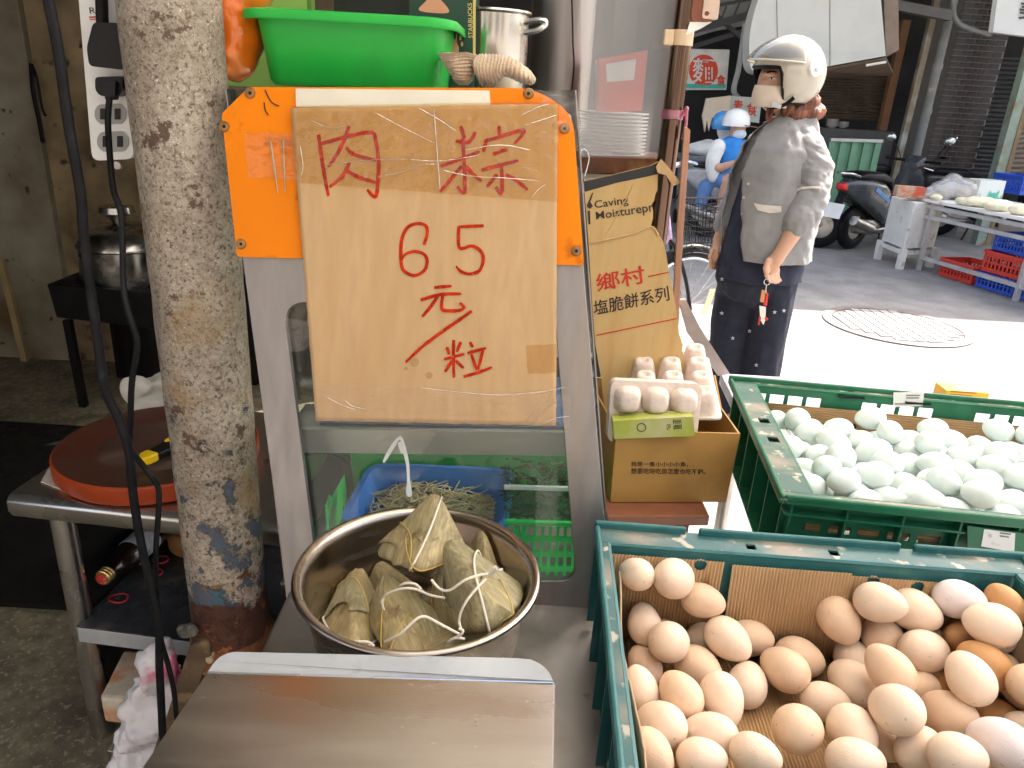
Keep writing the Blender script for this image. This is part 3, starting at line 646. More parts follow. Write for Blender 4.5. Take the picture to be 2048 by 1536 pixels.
CH = [
 ('character', Z1, 3.4, [[(556, 280), (572, 400), (588, 500), (606, 594)], [(558, 330), (690, 292), (820, 268), (848, 290)], [(844, 284), (862, 400), (862, 490), (852, 588), (832, 592), (805, 560)], [(712, 236), (690, 300), (645, 390), (604, 446)], [(696, 345), (740, 382), (850, 412)], [(714, 420), (680, 490), (612, 548)], [(702, 466), (760, 497), (850, 526)]]),
 ('character', Z1, 3.3, [[(1283, 236), (1304, 300)], [(1358, 266), (1325, 318), (1256, 312)], [(1180, 442), (1290, 402), (1380, 366)], [(1294, 300), (1303, 460), (1302, 576), (1264, 544)], [(1290, 440), (1240, 500), (1178, 572)], [(1312, 440), (1345, 482), (1392, 518)], [(1480, 236), (1484, 296)], [(1416, 306), (1398, 368)], [(1410, 312), (1480, 292), (1592, 258), (1606, 272), (1558, 326)], [(1448, 380), (1526, 354)], [(1388, 462), (1480, 437), (1578, 412)], [(1492, 440), (1496, 530), (1490, 582), (1462, 546)], [(1470, 482), (1418, 548)], [(1514, 486), (1560, 508), (1628, 562)]]),
 ('numeral', Z1, 3.0, [[(1096, 844), (1111, 790), (1105, 747), (1060, 735), (1010, 757), (981, 820), (978, 920), (992, 975), (1045, 1001), (1095, 977), (1112, 930), (1096, 893), (1050, 878), (1000, 893), (980, 926)]]),
 ('numeral', Z1, 3.0, [[(1402, 746), (1272, 752)], [(1274, 750), (1277, 858), (1340, 850), (1386, 876), (1399, 920), (1380, 975), (1330, 993), (1286, 981), (1260, 953)]]),
 ('character', Z2, 3.0, [[(1148, 90), (1237, 82)], [(1078, 154), (1180, 126), (1286, 122)], [(1168, 130), (1132, 185), (1086, 240)], [(1192, 126), (1186, 196), (1216, 209), (1280, 206), (1300, 190), (1278, 168)]]),
 ('slash', Z2, 3.0, [[(1340, 210), (1270, 260), (1190, 315), (1090, 390), (1002, 472)]]),
 ('character', Z2, 2.8, [[(1213, 394), (1226, 432)], [(1284, 368), (1264, 420)], [(1198, 458), (1302, 430)], [(1248, 358), (1246, 450), (1249, 552)], [(1240, 464), (1203, 522)], [(1258, 464), (1298, 502)], [(1330, 368), (1346, 396)], [(1318, 426), (1414, 400)], [(1338, 432), (1366, 512)], [(1398, 408), (1372, 512)], [(1298, 546), (1370, 526), (1444, 498)]])]
sd_i = 0
for nm, zf, wd, L in CH:
    g = B()
    for s_ in L:
        sd_i += 1; g.grid(stroke(zf(s_), wd, sd_i))
    g.obj(nm, RED, sg, wind=False)
STAIN = M('grease_spot', (.42,.25,.10), .6, 0, .1, 40)
for x, y, r_ in ((829, 725, 9), (858, 751, 7), (812, 737, 4)):
    B().add([on(x+r_*math.cos(k*PI/8)*(1+.15*noise.noise(V((k, x, 0)))), y+r_*math.sin(k*PI/8), .0021) for k in range(16)], [tuple(range(16))]).obj('grease_spot', STAIN, sg, wind=False)
def tape(name, quad, off, mat, label, amp=.0007, n=18, group=None, seed=0, cat='tape'):
    rows = []
    for j in range(n+1):
        r_ = []
        for i in range(n+1):
            u, v = i/n, j/n; x, y = bil(quad, u, v)
            if i in (0, n): x += 2.0*noise.noise(V((y*.08, i+seed, 5)))
            if j in (0, n): y += 2.0*noise.noise(V((x*.05, j+seed, 6)))
            r_.append(FP.P(x, y, off + amp*noise.noise(V((x*.035, y*.05, seed))) + amp*1.2*abs(noise.noise(V((x*.02+y*.06, y*.012, seed+3))))))
        rows.append(r_)
    return B().grid(rows).obj(name, mat, None, True, label=label, cat=cat, group=group, wind=False, sharp=180)
tape('packing_tape', [(580, 212), (1118, 203), (1116, 404), (597, 366)], .0225, TAPEY, 'wide yellowed clear tape across the top of the price sign', .0016, 40, seed=1)
tape('packing_tape', [(630, 766), (1142, 790), (1140, 856), (634, 846)], .0245, TAPE, 'crinkled clear tape along the bottom edge of the price sign', .0016, 30, seed=2)
tape('packing_tape', [(1052, 690), (1114, 688), (1114, 745), (1056, 748)], .0215, TAPEY, 'small square of yellowed tape at the right of the price sign', seed=3)
tape('packing_tape', [(1060, 176), (1150, 196), (1178, 262), (1110, 262)], .0185, TAPE, 'loose clear tape curling over the upper right bolt', .004, 20, seed=4)
tape('packing_tape', [(488, 264), (612, 268), (606, 360), (496, 356)], .0135, TAPE, 'shiny clear tape holding two skewers to the orange panel', .0012, 16, seed=5)
tape('packing_tape', [(566, 636), (640, 646), (640, 700), (572, 704)], .0062, TAPE, 'torn clear tape at the rounded window corner left of the sign', .002, 16, seed=6)
tape('packing_tape', [(750, 852), (880, 858), (840, 912), (752, 905)], .0045, TAPE, 'torn tape scrap on the glass under the price sign', .002, 12, seed=7)
CRM = film('crease_glint', (1, .98, .94), .45, .1, .2, 60, haze=.25)  # pale lines laid on the creases imitate their glints
for pts in ([(745, 222), (800, 252), (868, 286)], [(838, 216), (880, 240), (912, 262)], [(868, 215), (874, 300), (880, 380)], [(1040, 232), (1072, 216), (1098, 208)], [(650, 330), (720, 322), (800, 318), (880, 322), (960, 310)], [(760, 352), (800, 345), (840, 330), (870, 328)], [(885, 340), (940, 352), (1010, 356), (1080, 362)], [(600, 290), (606, 330), (603, 350)], [(1050, 250), (1090, 238), (1112, 230)], [(930, 300), (1000, 290), (1060, 300)], [(1065, 392), (1080, 376), (1090, 370)], [(620, 240), (660, 256), (690, 252)]):
    B().tube(bez([FP.P(x, y, .0235+.0006*noise.noise(V((x*.05, y*.05, 0)))) for x, y in pts], 5), [.0002]+[.0005]*(5*(len(pts)-1)-1)+[.0002], 5).obj('crease_glint', CRM, sg, True)
for pts in ([(655, 795), (680, 808), (712, 820)], [(840, 775), (920, 784), (1000, 790), (1080, 784), (1130, 774)], [(1050, 846), (1075, 815), (1105, 785)], [(1085, 850), (1105, 838), (1138, 832)], [(1064, 852), (1090, 820), (1118, 800)], [(690, 800), (705, 812), (730, 818)]):
    B().tube(bez([FP.P(x, y, .0258) for x, y in pts], 5), [.0002]+[.0005]*(5*(len(pts)-1)-1)+[.0002], 5).obj('crease_glint', CRM, sg, True)
SK = M('bamboo', (.42,.33,.20), .6, 0, .2, 20)
for x0, y0, x1, y1 in ((541, 282, 556, 388), (566, 278, 570, 384)):
    B().tube([FP.P(x0, y0, .0122), FP.P((x0+x1)/2, (y0+y1)/2, .0125), FP.P(x1, y1, .012)], [.0012, .0016, .0006], 6).obj('skewer', SK, None, True, label='thin bamboo skewer taped to the orange panel', cat='skewer', group='skewers on the orange panel')
# peeled white paint on the glass
PEEL = M('peeling_white_paint', (.66,.70,.68), .5, 0, .1, 40)
pe = thing('paint_drip', 'peeling white paint drip on the case glass below the sign', 'paint', FP.P(800, 990, -.010))
B().prism(poly(b2([(790, 880), (776, 900), (766, 922), (770, 924), (782, 906), (792, 890), (800, 880), (806, 905), (812, 930), (814, 960), (812, 985), (818, 994), (824, 988), (820, 960), (818, 925), (810, 890), (802, 872)], 4, True), -.0105), -FN*.001).obj('drip', PEEL, pe)
B().prism(poly(b2([(796, 886), (801, 905), (806, 905), (804, 886)], 3, True), -.0095), -FN*.0008).obj('flake', PEEL, pe)

# ------------------------------------------------------------------ inside the case
BLUE = M('blue_basket_plastic', (.07,.27,.75), .35, 0, .08, 6)
def tub(name, c, wx, wy, h, t_, mat, label, cat, rz=0, rim=.012, taper=.8, rr_=.03, parent_only=False):
    """open rectangular tub: rounded rings from the floor up, over the rim and back down inside"""
    th = thing(name, label, cat, c)
    c = V(c); ro = rot_z(rz)
    def ring(sx, sy, z, r_): return [c + ro @ V((x, y, z)) for x, y in rrect(-sx/2, -sy/2, sx/2, sy/2, r_, 4)]
    L = [ring(wx*taper*.9, wy*taper*.9, 0, rr_*.8), ring(wx*taper, wy*taper, .008, rr_), ring(wx, wy, h-.004, rr_), ring(wx+rim*2, wy+rim*2, h-.004, rr_+rim), ring(wx+rim*2, wy+rim*2, h, rr_+rim), ring(wx-.004, wy-.004, h, rr_), ring(wx*taper-.006, wy*taper-.006, .010, rr_), ring(wx*taper*.88, wy*taper*.88, .006, rr_*.7)]
    B().loft(L).obj('body', mat, th, True, bevel=.0015, sharp=50)
    return th
p0 = PY(700, 1035, 1.10); p1 = PY(1022, 945, 1.22)
zfl = PY(850, 1168, 1.05).z
bz = PY(850, 1062, 1.06).z
bb = thing('blue_basket', 'blue plastic basket of shredded radish behind the case glass', 'basket', ((p0.x+p1.x)/2, 1.15, bz-.03))
# tilted shallow blue basket: floor, sides as sheets
fl = [PY(683, 1046, 1.05), PY(1008, 1060, 1.05), PY(1024, 942, 1.20), PY(745, 930, 1.20)]
zlow = min(p.z for p in fl)
rimL = fl
ctr = sum(fl, V((0,0,0)))/4
inner = [ctr+(p-ctr)*.80+V((0, 0, -.055)) for p in fl]
def ringr(q, k=6, f=.18):
    out = []
    for i in range(4):
        p, a_, c_ = q[i], q[i-1], q[(i+1) % 4]; s_, e_ = p+(a_-p)*f, p+(c_-p)*f
        for j in range(k+1):
            t = j/k; out.append(s_*(1-t)**2+p*(2*t*(1-t))+e_*t*t)
    return out
def sc_(q, f, dz=0):
    c_ = sum(q, V((0,0,0)))/len(q); return [c_+(p-c_)*f+V((0,0,dz)) for p in q]
L = [ringr(sc_(inner, .97)), ringr(sc_(fl, 1.0, -.004)), ringr(sc_(fl, 1.05, -.002)), ringr(sc_(fl, 1.05, .003)), ringr(sc_(fl, .97, .003)), ringr(sc_(inner, .94, .004))]
B().loft(L).obj('body', BLUE, bb, True, sharp=50)
SHRED = M('shredded_radish', (.78,.68,.42), .45, 0, .15, 30)
g = B(); rs = random.Random(3)
for i in range(700):
    u, v = rs.random(), rs.random(); base = (inner[0]*(1-u)+inner[1]*u)*(1-v)+(inner[3]*(1-u)+inner[2]*u)*v
    hgt = .052*math.sin(PI*min(1, max(0, .12+u*.85)))**.7*math.sin(PI*(.15+v*.7))*rs.random()
    p = base+V((0, 0, .008+hgt)); a = rs.uniform(0, 2*PI); d = V((math.cos(a), math.sin(a), rs.uniform(-.25, .35)))*rs.uniform(.012, .03)
    bn = V((rs.uniform(-1, 1), rs.uniform(-1, 1), rs.uniform(0, 1)))*.006
    g.tube([p-d, p+bn, p+d], .0011, 4, cap=False)
g.obj('shreds', SHRED, None, kind='stuff', label='heap of pale shredded radish in the blue basket', cat='food')
GREEN = M('green_basket_plastic', (.03,.58,.13), .3, 0, .08, 6)
gb = thing('green_colander', 'bright green perforated basket under the blue one in the case', 'basket', (PY(1090, 1140, 1.02).x, 1.1, zfl))
# near wall with a grid of slots (right part shows through the window)
q = [(1015, 1040), (1175, 1046), (1180, 1165), (990, 1165)]
holes = []
for r_i in range(4):
    for c_i in range(11):
        u0, u1 = (c_i+.2)/11, (c_i+.8)/11; v0, v1 = .10+r_i*.24, .10+r_i*.24+.15
        if r_i > 1 and c_i % 1: continue
        holes.append([PY(*bil(q, u, v), 1.03) for u, v in ((u0, v0), (u1, v0), (u1, v1), (u0, v1))])
B().prism([PY(x, y, 1.03) for x, y in q], (0, .004, 0), holes).obj('slotted_wall', GREEN, gb)
B().prism([PY(x, y, 1.03) for x, y in ((1010, 1036), (1176, 1042), (1176, 1050), (1010, 1044))], (0, -.008, 0)).obj('rim', GREEN, gb, bevel=.002)
B().prism([PY(x, y, 1.30) for x, y in ((690, 905), (1190, 912), (1190, 1000), (700, 990))], (0, .004, 0)).obj('back_wall', GREEN, gb)
B().prism([PY(690, 905, 1.30), PY(700, 990, 1.30), PY(660, 1100, 1.06), PY(655, 1010, 1.06)], (-.004, 0, 0)).obj('side_wall', GREEN, gb)
B().prism([PY(1178, 1040, 1.034), PY(1178, 1160, 1.034), PY(1150, 1050, 1.29), PY(1150, 960, 1.29)], (.004, 0, 0)).obj('side_wall', GREEN, gb)
B().prism([PY(990, 1163, 1.034), PY(1178, 1163, 1.034), PY(1150, 1052, 1.29), PY(760, 1046, 1.29)], (0, 0, -.004)).obj('floor_panel', GREEN, gb)
cb = thing('clear_food_box', 'clear plastic box of dark chopped greens in the case corner', 'box', PY(1080, 1050, 1.07))
CLR = film('clear_box_plastic', (.80,.95,.85), .05, .1, .1, 8, haze=.04)
q0_ = [PY(1012, 975, 1.06), PY(1150, 978, 1.06), PY(1158, 1052, 1.055), PY(1010, 1046, 1.055)]
B().prism(q0_, (0, .003, 0)).obj('front', CLR, cb)
B().prism([PY(1008, 968, 1.058), PY(1152, 972, 1.058), PY(1152, 980, 1.058), PY(1008, 976, 1.058)], (0, -.006, 0)).obj('rim', M('clear_rim', (.55,.66,.60), .25, 0, .05, 5), cb, bevel=.001)
B().prism([q0_[0], q0_[3], q0_[3]+V((0, .16, .0)), q0_[0]+V((0, .16, 0))], (.002, 0, 0)).obj('side', CLR, cb)
GRN = M('chopped_greens', (.035,.085,.015), .6, 0, .5, 60)
g = B()
cen = PY(1082, 962, 1.13)
for i in range(420):
    p = cen + V((rs.uniform(-.062, .062), rs.uniform(-.06, .06), rs.uniform(-.055, .012))); a, e = rs.uniform(0, 6.3), rs.uniform(-.5, .9)
    d = V((math.cos(a)*math.cos(e), math.sin(a)*math.cos(e), math.sin(e)))*rs.uniform(.006, .016); w_ = d.orthogonal().normalized()*rs.uniform(.001, .003)
    g.add([p-d-w_, p-d+w_, p+d+w_*.3, p+d-w_*.3], [(0, 1, 2, 3)])
g.obj('greens', GRN, None, kind='stuff', label='dark chopped greens heaped in the clear box', cat='food', wind=False)
B().prism([PY(x, y, 1.10) for x, y in ((655, 905), (700, 930), (610, 1085), (560, 1085))], (0, .012, 0)).obj('ladle_handle', M('black_handle', (.025,.027,.025), .4), None, bevel=.003, label='black handle leaning inside the display case', cat='ladle')
B().prism([PY(x, y, 1.27) for x, y in ((560, 895), (700, 900), (720, 1180), (560, 1180))], (0, .004, 0)).obj('dark_tray', M('olive_tray', (.06,.06,.045), .4, 0, .2, 6), None, label='dark olive tray standing behind the case glass', cat='tray')

# ------------------------------------------------------------------ on top of the case
zt = tl.z
GRB = M('green_basin_plastic', (.012,.44,.055), .38, 0, .10, 5, .04, 40, c2=(.02,.36,.05), c2s=6, c2t=.64, c2w=.08)
yb = 1.13
a_, b_ = PY(530, 168, yb), PY(876, 165, yb); c_, d_ = PY(884, 28, yb-.03), PY(492, 18, yb-.03)
z0 = max(zt+.001, a_.z); hh = (c_.z+d_.z)/2-z0
gbn = thing('green_basin', 'bright green plastic basin standing on top of the display case', 'basin', ((a_.x+b_.x)/2, yb+.12, z0))
cx = (a_.x+b_.x)/2; wb = b_.x-a_.x; wt = c_.x-d_.x; cyb = yb+.105
def ring(sx, sy, z, r_, tx=0): return [V((cx+tx+x, cyb+y, z0+z)) for x, y in rrect(-sx/2, -sy/2, sx/2, sy/2, r_, 5)]
L = [ring(wb*.94, .19, 0, .02), ring(wb, .20, .006, .025), ring(wb+(wt-wb)*.93, .24, hh-.014, .03), ring(wb+(wt-wb)*.93, .242, hh-.006, .03), ring(wt+.028, .272, hh-.008, .04), ring(wt+.032, .276, hh-.014, .042), ring(wt+.036, .28, hh-.012, .043), ring(wt+.032, .276, hh-.002, .04), ring(wt+.012, .262, hh, .036), ring(wt-.022, .236, hh-.001, .03), ring(wb-.01, .195, .008, .024), ring(wb*.9, .18, .005, .02)]
B().loft(L).obj('body', GRB, gbn, True, sharp=60)
GLV = M('knitted_glove', (.56,.42,.28), .95, 0, .12, 12, .8, 260, st=(1,1,1), c2=(.40,.27,.15), c2s=7, c2t=.62, sheen=.4)
def glove(secs, yy, vert, label, dep=.028, fr=1500):
    """knitted lump from silhouette sections: (pos, lo, hi) in pixels, lofted ellipses with knitted ribs"""
    S = bez([V(q) for q in secs], 10); rings = []
    for k, q in enumerate(S):
        a_, b_ = (PY(q.y, q.x, yy), PY(q.z, q.x, yy)) if vert else (PY(q.x, q.y, yy), PY(q.x, q.z, yy))
        c_ = (a_+b_)/2; h_ = (a_-b_)/2; dd = dep*min(1, h_.length/.012); rb_ = 1+.05*math.sin(k*1.35)+.05*noise.noise(V((k*.12, 0, yy)))
        ring = []
        for m in range(32):
            t = 2*PI*m/32; p = c_+h_*(math.cos(t)*rb_)+V((0, dd*math.sin(t)*rb_, 0)); p += noise.noise_vector(p*45)*.0035
            if p.z < zt+.002: p.z = zt+.002
            ring.append(p)
        rings.append(ring)
    B().loft(rings).obj('work_glove', GLV, None, True, label=label, cat='glove', group='knitted gloves on the case', sharp=180)
glove([(107, 884, 946), (110, 878, 952), (122, 884, 951), (138, 894, 950), (152, 904, 947), (162, 911, 943), (168, 920, 938)], 1.12, True, 'tan knitted work glove lying against the green basin end')
glove([(946, 124, 134), (954, 114, 156), (966, 108, 172), (980, 107, 173), (994, 109, 166), (1008, 112, 154), (1024, 114, 154), (1042, 126, 164), (1058, 142, 171), (1068, 152, 166), (1072, 157, 160)], 1.095, False, 'folded tan knitted glove in front of the small steel pot')
gbag = thing('gift_bag', 'dark green paper gift bag with gold vertical lettering behind the basin', 'bag', (PY(900, 120, 1.27).x, 1.32, zt))
DG = M('dark_green_paper', (.012,.055,.035), .45, 0, .08, 6)
bp = Plane((0, 1.27, 0), (0, -1, 0))
def bq(pts, off=0): return [bp.P(x, y, off) for x, y in pts]
f_ = bq([(818, -70), (952, -66), (950, 150), (820, 150)]); f_[2].z = f_[3].z = zt+.001
B().prism(f_, (0, .09, 0)).obj('paper', DG, gbag)
PEACH = M('peach_print', (.72,.33,.20), .5); GOLDP = M('gold_print', (.62,.50,.16), .45)
B().add(bq(b2([(838, 20), (850, 4), (866, -12), (884, 2), (898, 24), (868, 26)], 5, True), .0008), [tuple(range(30))]).obj('print', PEACH, gbag, wind=False)
B().add(bq(b2([(893, 110), (897, 92), (892, 78), (902, 84), (903, 66), (910, 80), (914, 62), (914, 84), (918, 98), (913, 112)], 4, True), .0008), [tuple(range(40))]).obj('print', PEACH, gbag, wind=False)
for x, y in ((921, 76), (928, 70), (924, 88)):
    B().add(bq(circ(x, y, 2.6, 10, 5), .0009), [tuple(range(10))]).obj('print', PEACH if y > 72 else WHITEP, gbag, wind=False)
text('STARBUCKS', bq([(946, 76), (944, 6), (935, 6), (937, 76)], .001), GOLDP, gbag, bold=.01)
B().prism(inn([(946, -60), (952, -60), (951, 130), (946, 130)], 1.2695), (0, -.001, 0)).obj('gold_edge', GOLDP, gbag)
B().prism([PY(666, -80, 1.36), PY(822, -80, 1.36), V((PY(822, 10, 1.36).x, 1.36, zt+.001)), V((PY(666, 6, 1.36).x, 1.36, zt+.001))], (0, .08, 0)).obj('black_box', M('black_gift_box', (.012,.016,.014), .4, 0, .2, 8), None, label='black gift box half hidden behind the green basin', cat='box')
sp = thing('steel_saucepan', 'small steel saucepan with looped handle beside the gift bag', 'pot', (PY(990, 140, 1.33).x, 1.33, zt))
pc = PY(985, 140, 1.33); rt = PY(985, 26, 1.33).z
B().lathe([(0, zt+.002), (.052, zt+.002), (.055, zt+.008), (.055, rt-.003), (.060, rt), (.059, rt+.003), (.053, rt), (.053, zt+.01), (0, zt+.006)], (pc.x, 1.33, 0), n=36).obj('body', M('scorched_steel', (.58,.55,.50), .25, 1, .12, 8, c2=(.35,.22,.10), c2s=7, c2t=.60, c2w=.1), sp, True)
hx = PY(1045, 45, 1.31)
B().tube(bez([hx+V((-.012, 0, -.008)), hx+V((.005, -.005, 0)), hx+V((.03, -.01, .004)), hx+V((.036, -.01, -.002)), hx+V((.02, -.01, -.012)), hx+V((-.008, 0, -.016))]), .0045, 8).obj('handle', STEELB, sp, True)
ob = B()
for x, y, rx, rz in ((470, 20, .035, .05), (485, 70, .03, .045), (480, 110, .025, .03), (455, 60, .022, .05), (478, -40, .05, .05), (470, 145, .012, .012)): ob.ell(PY(x, y, 1.17), (rx, .045, rz))
ob.noise(.006, 30).obj('orange_bag', M('orange_film_bag', (.78,.16,.01), .22, 0, .25, 9, .5, 22, coat=.5, c2=(.50,.28,.12), c2s=6, c2t=.60, c2w=.1), rem=.005, it=3, label='orange plastic bag bulging between the pole and the green basin', cat='bag')
B().prism([PY(424, -60, 1.40), PY(612, -60, 1.40), V((PY(612, 12, 1.40).x, 1.40, zt+.001)), V((PY(424, 50, 1.40).x, 1.40, zt+.001))], (0, .05, 0)).obj('lime_box', M('lime_card', (.30,.55,.12), .6), None, label='lime green box behind the orange bag', cat='box')
# ------------------------------------------------------------------ steel flue, hazy pane, plates, post
B().lathe([(.062, .9), (.062, 2.6)], (PY(1122, 100, 1.62).x, 1.62, 0), n=32).obj('steel_flue', STEELV, None, True, label='vertical steel flue pipe behind the case', cat='pipe')
B().tube(bez([PY(1143, -20, 1.53), PY(1145, 40, 1.53), PY(1146, 90, 1.53), PY(1148, 130, 1.53), PY(1143, 185, 1.53)]), .0016, 6).obj('wire', BLACK, None, True, label='thin dark wire hanging down the steel flue', cat='wire')
pane = thing('acrylic_pane', 'hazy scratched acrylic pane between flue and bronze post', 'screen', PY(1250, 315, 1.44))
HAZY = film('hazy_acrylic', (.92,.92,.93), .12, .12, .08, 6, haze=.22)
B().prism(inn([(1163, -260), (1420, -260), (1332, 316), (1160, 314)], 1.44), (0, .004, 0)).obj('sheet', HAZY, pane)
lg = thing('rusty_ledge', 'rusty brown ledge under the hazy acrylic pane', 'ledge', PY(1250, 350, 1.45))
B().prism(inn([(1160, 315), (1340, 317), (1338, 350), (1162, 346)], 1.42), (0, .16, 0)).obj('bar', M('rust_brown', (.12,.045,.02), .7, .2, .4, 12, .4, 60, c2=(.28,.15,.05), c2s=16, c2t=.6), lg, bevel=.003)
B().prism(inn([(1160, 347), (1320, 351), (1316, 390), (1164, 386)], 1.45), (0, .12, 0)).obj('white_board', WHITEP, lg)
pz = PY(1222, 313, 1.50)
for i in range(12):
    z = pz.z + .002+i*.0066
    B().lathe([(0, z), (.05, z), (.066, z+.004), (.066, z+.0055), (.05, z+.0025), (0, z+.0015)], (pz.x, 1.52, 0), n=32).obj('plate', WHITEP, None, True, label='white plate in the stack behind the hazy pane', cat='plate', group='stacked plates behind the pane')
rc = thing('reflection_box', 'red box and white panel standing in for a reflection in the pane', 'box', PY(1245, 212, 1.53))
B().prism(inn([(1197, 118), (1296, 100), (1284, 222), (1197, 226)], 1.50), (0, .07, 0)).obj('body', M('red_reflection', (.66,.10,.06), .5), rc)  # red block put behind the pane to imitate its pinkish reflection
B().prism(inn([(1212, 128), (1272, 118), (1268, 160), (1214, 164)], 1.499), (0, .0005, 0)).obj('paper_label', WHITEP, rc)
B().tube(bez([PY(1160, 330, 1.40), PY(1158, 312, 1.40), PY(1163, 300, 1.40), PY(1172, 300, 1.40), PY(1178, 318, 1.40), PY(1170, 350, 1.40), PY(1164, 372, 1.40)]), .0012, 6).obj('wire_hook', STEELB, None, True, label='thin wire hook at the corner of the rusty ledge', cat='hook')
PX = .5*(PY(1367, 0, 1.39).x+PY(1338, 330, 1.39).x)
bpst = thing('bronze_post', 'round bronze coloured steel post holding up the awning', 'post', (PX, 1.39, 0))
BRZ = M('bronze_steel', (.15,.095,.07), .2, 1, .12, 3, rvar=.04, c2=(.10,.05,.03), c2s=9, c2t=.66, c2w=.06)
B().tube([(PX, 1.39, 0), (PX, 1.39, 1.0), (PX, 1.39, 2.65)], .0175, 24).obj('tube', BRZ, bpst, True)
zz = PY(1358, 74, 1.37).z
B().lathe([(.0176, zz-.012), (.0192, zz-.012), (.0192, zz+.012), (.0176, zz+.012)], (PX, 1.39, 0), n=24).obj('strap', STRAP, bpst, True)
B().box((PX-.024, 1.38, zz-.001), (.016, .012, .024)).obj('strap_end', STRAP, bpst, bevel=.002)
zz = PY(1355, 230, 1.37).z
g = B().lathe([(.0178, zz-.008), (.0195, zz-.007), (.0195, zz+.007), (.0178, zz+.008)], (PX, 1.39, 0), n=20)
g.tube(bez([V((PX+.018, 1.38, zz)), V((PX+.021, 1.375, zz+.012)), V((PX+.022, 1.375, zz-.015)), V((PX+.02, 1.375, zz-.04))]), .003, 6)
g.noise(.001, 80).obj('pink_ribbon', film('pink_film', (.9,.25,.4), .15, .2, .5, 60, haze=.35), bpst, True)
ws = thing('wooden_batten', 'thin reddish wooden slat tied against the bronze post', 'timber', PY(1358, 640, 1.36))
B().prism(inn([(1369, 252), (1381, 260), (1376, 330), (1366, 480), (1360, 600), (1354, 720), (1343, 720), (1347, 600), (1355, 440), (1364, 320)], 1.36), (0, .010, 0)).obj('slat', WOODL, ws, bevel=.001)
rb = thing('rusty_bracket', 'rusty folded bracket with a bolt hole on the bronze post', 'bracket', PY(1405, 40, 1.36))
RST = M('rust_red', (.30,.11,.07), .65, .2, .25, 20, .3, 70)
B().prism(inn([(1382, -60), (1440, -60), (1424, 42), (1384, 44)], 1.375), (0, .02, 0)).obj('web', RST, rb)
B().prism(inn(rpoly([(1416, -60), (1446, -60), (1436, 40), (1404, 36)], 6), 1.355), (0, .004, 0), [inn(circ(1414, 27, 5, 12), 1.355)]).obj('flange', M('pale_rust', (.55,.42,.34), .55, .2, .15, 30), rb)
B().prism(inn([(1380, 44), (1424, 44), (1400, 58), (1372, 70)], 1.37), (0, .03, 0)).obj('white_gusset', WHITEP, rb)

# ================================================================== STEAMER POT AND ZONGZI
PCX, PCY, PZR = -.100, .762, H-.545
POTI = M('spun_steel_pot', (.46,.40,.34), .25, 1, .10, 3, .03, 200, st=(1,1,6))
pot = thing('steel_pot', 'wide stainless pot full of leaf-wrapped rice dumplings on the counter', 'pot', (PCX, PCY, CZ))
prof = [(0, CZ+.001), (.108, CZ+.001), (.116, CZ+.008), (.136, PZR-.012), (.139, PZR-.006), (.1465, PZR-.004), (.1485, PZR-.001), (.147, PZR+.0025), (.1425, PZR+.003), (.137, PZR-.001), (.134, PZR-.012), (.113, CZ+.012), (.104, CZ+.004), (0, CZ+.0035)]
B().lathe(prof, (PCX, PCY, 0), n=96).obj('body', POTI, pot, True, sharp=70)
def leaf_mat(name, c, d_, e_, sx):
    m = M(name, c, .5, 0, .35, 3.2, .30, 30, st=(90, 90, 3), c2=d_, c2s=.9, c2t=.60, c2w=.12, bst=(120, 120, 2.5))
    t = m.node_tree; N = t.nodes; L = t.links; p = N['Principled BSDF']
    src = p.inputs['Base Color'].links[0].from_socket
    tc = N.new('ShaderNodeTexCoord'); nz = N.new('ShaderNodeTexNoise'); nz.inputs['Scale'].default_value = 26; nz.inputs['Detail'].default_value = 6
    L.new(tc.outputs['Object'], nz.inputs[0]); mr = N.new('ShaderNodeMapRange'); mr.inputs[1].default_value = .56; mr.inputs[2].default_value = .68; L.new(nz.outputs[0], mr.inputs[0])
    mx = N.new('ShaderNodeMix'); mx.data_type = 'RGBA'; L.new(mr.outputs[0], mx.inputs[0]); L.new(src, mx.inputs[6]); mx.inputs[7].default_value = (*e_, 1); L.new(mx.outputs[2], p.inputs['Base Color'])
    return m
LEAFS = [leaf_mat('bamboo_leaf_%s' % n, c, d_, e_, i) for i, (n, c, d_, e_) in enumerate((('olive', (.33,.275,.14), (.23,.18,.08), (.14,.09,.035)), ('tan', (.37,.29,.145), (.27,.195,.085), (.18,.11,.04)), ('grey', (.31,.275,.155), (.24,.205,.11), (.15,.11,.045))))]
VEIN = M('leaf_margin', (.55,.38,.10), .5)
STRING = M('cotton_string', (.74,.67,.55), .9, 0, .06, 60, .6, 400)
def inpot(p):
    if p.z > PZR+.004: return p
    rm = .113+.021*max(0, min(1, (p.z-CZ)/.155))-.0035; d = V((p.x-PCX, p.y-PCY, 0)); 
    if d.length > rm: d = d*(rm/d.length)
    return V((PCX+d.x, PCY+d.y, max(p.z, CZ+.006)))
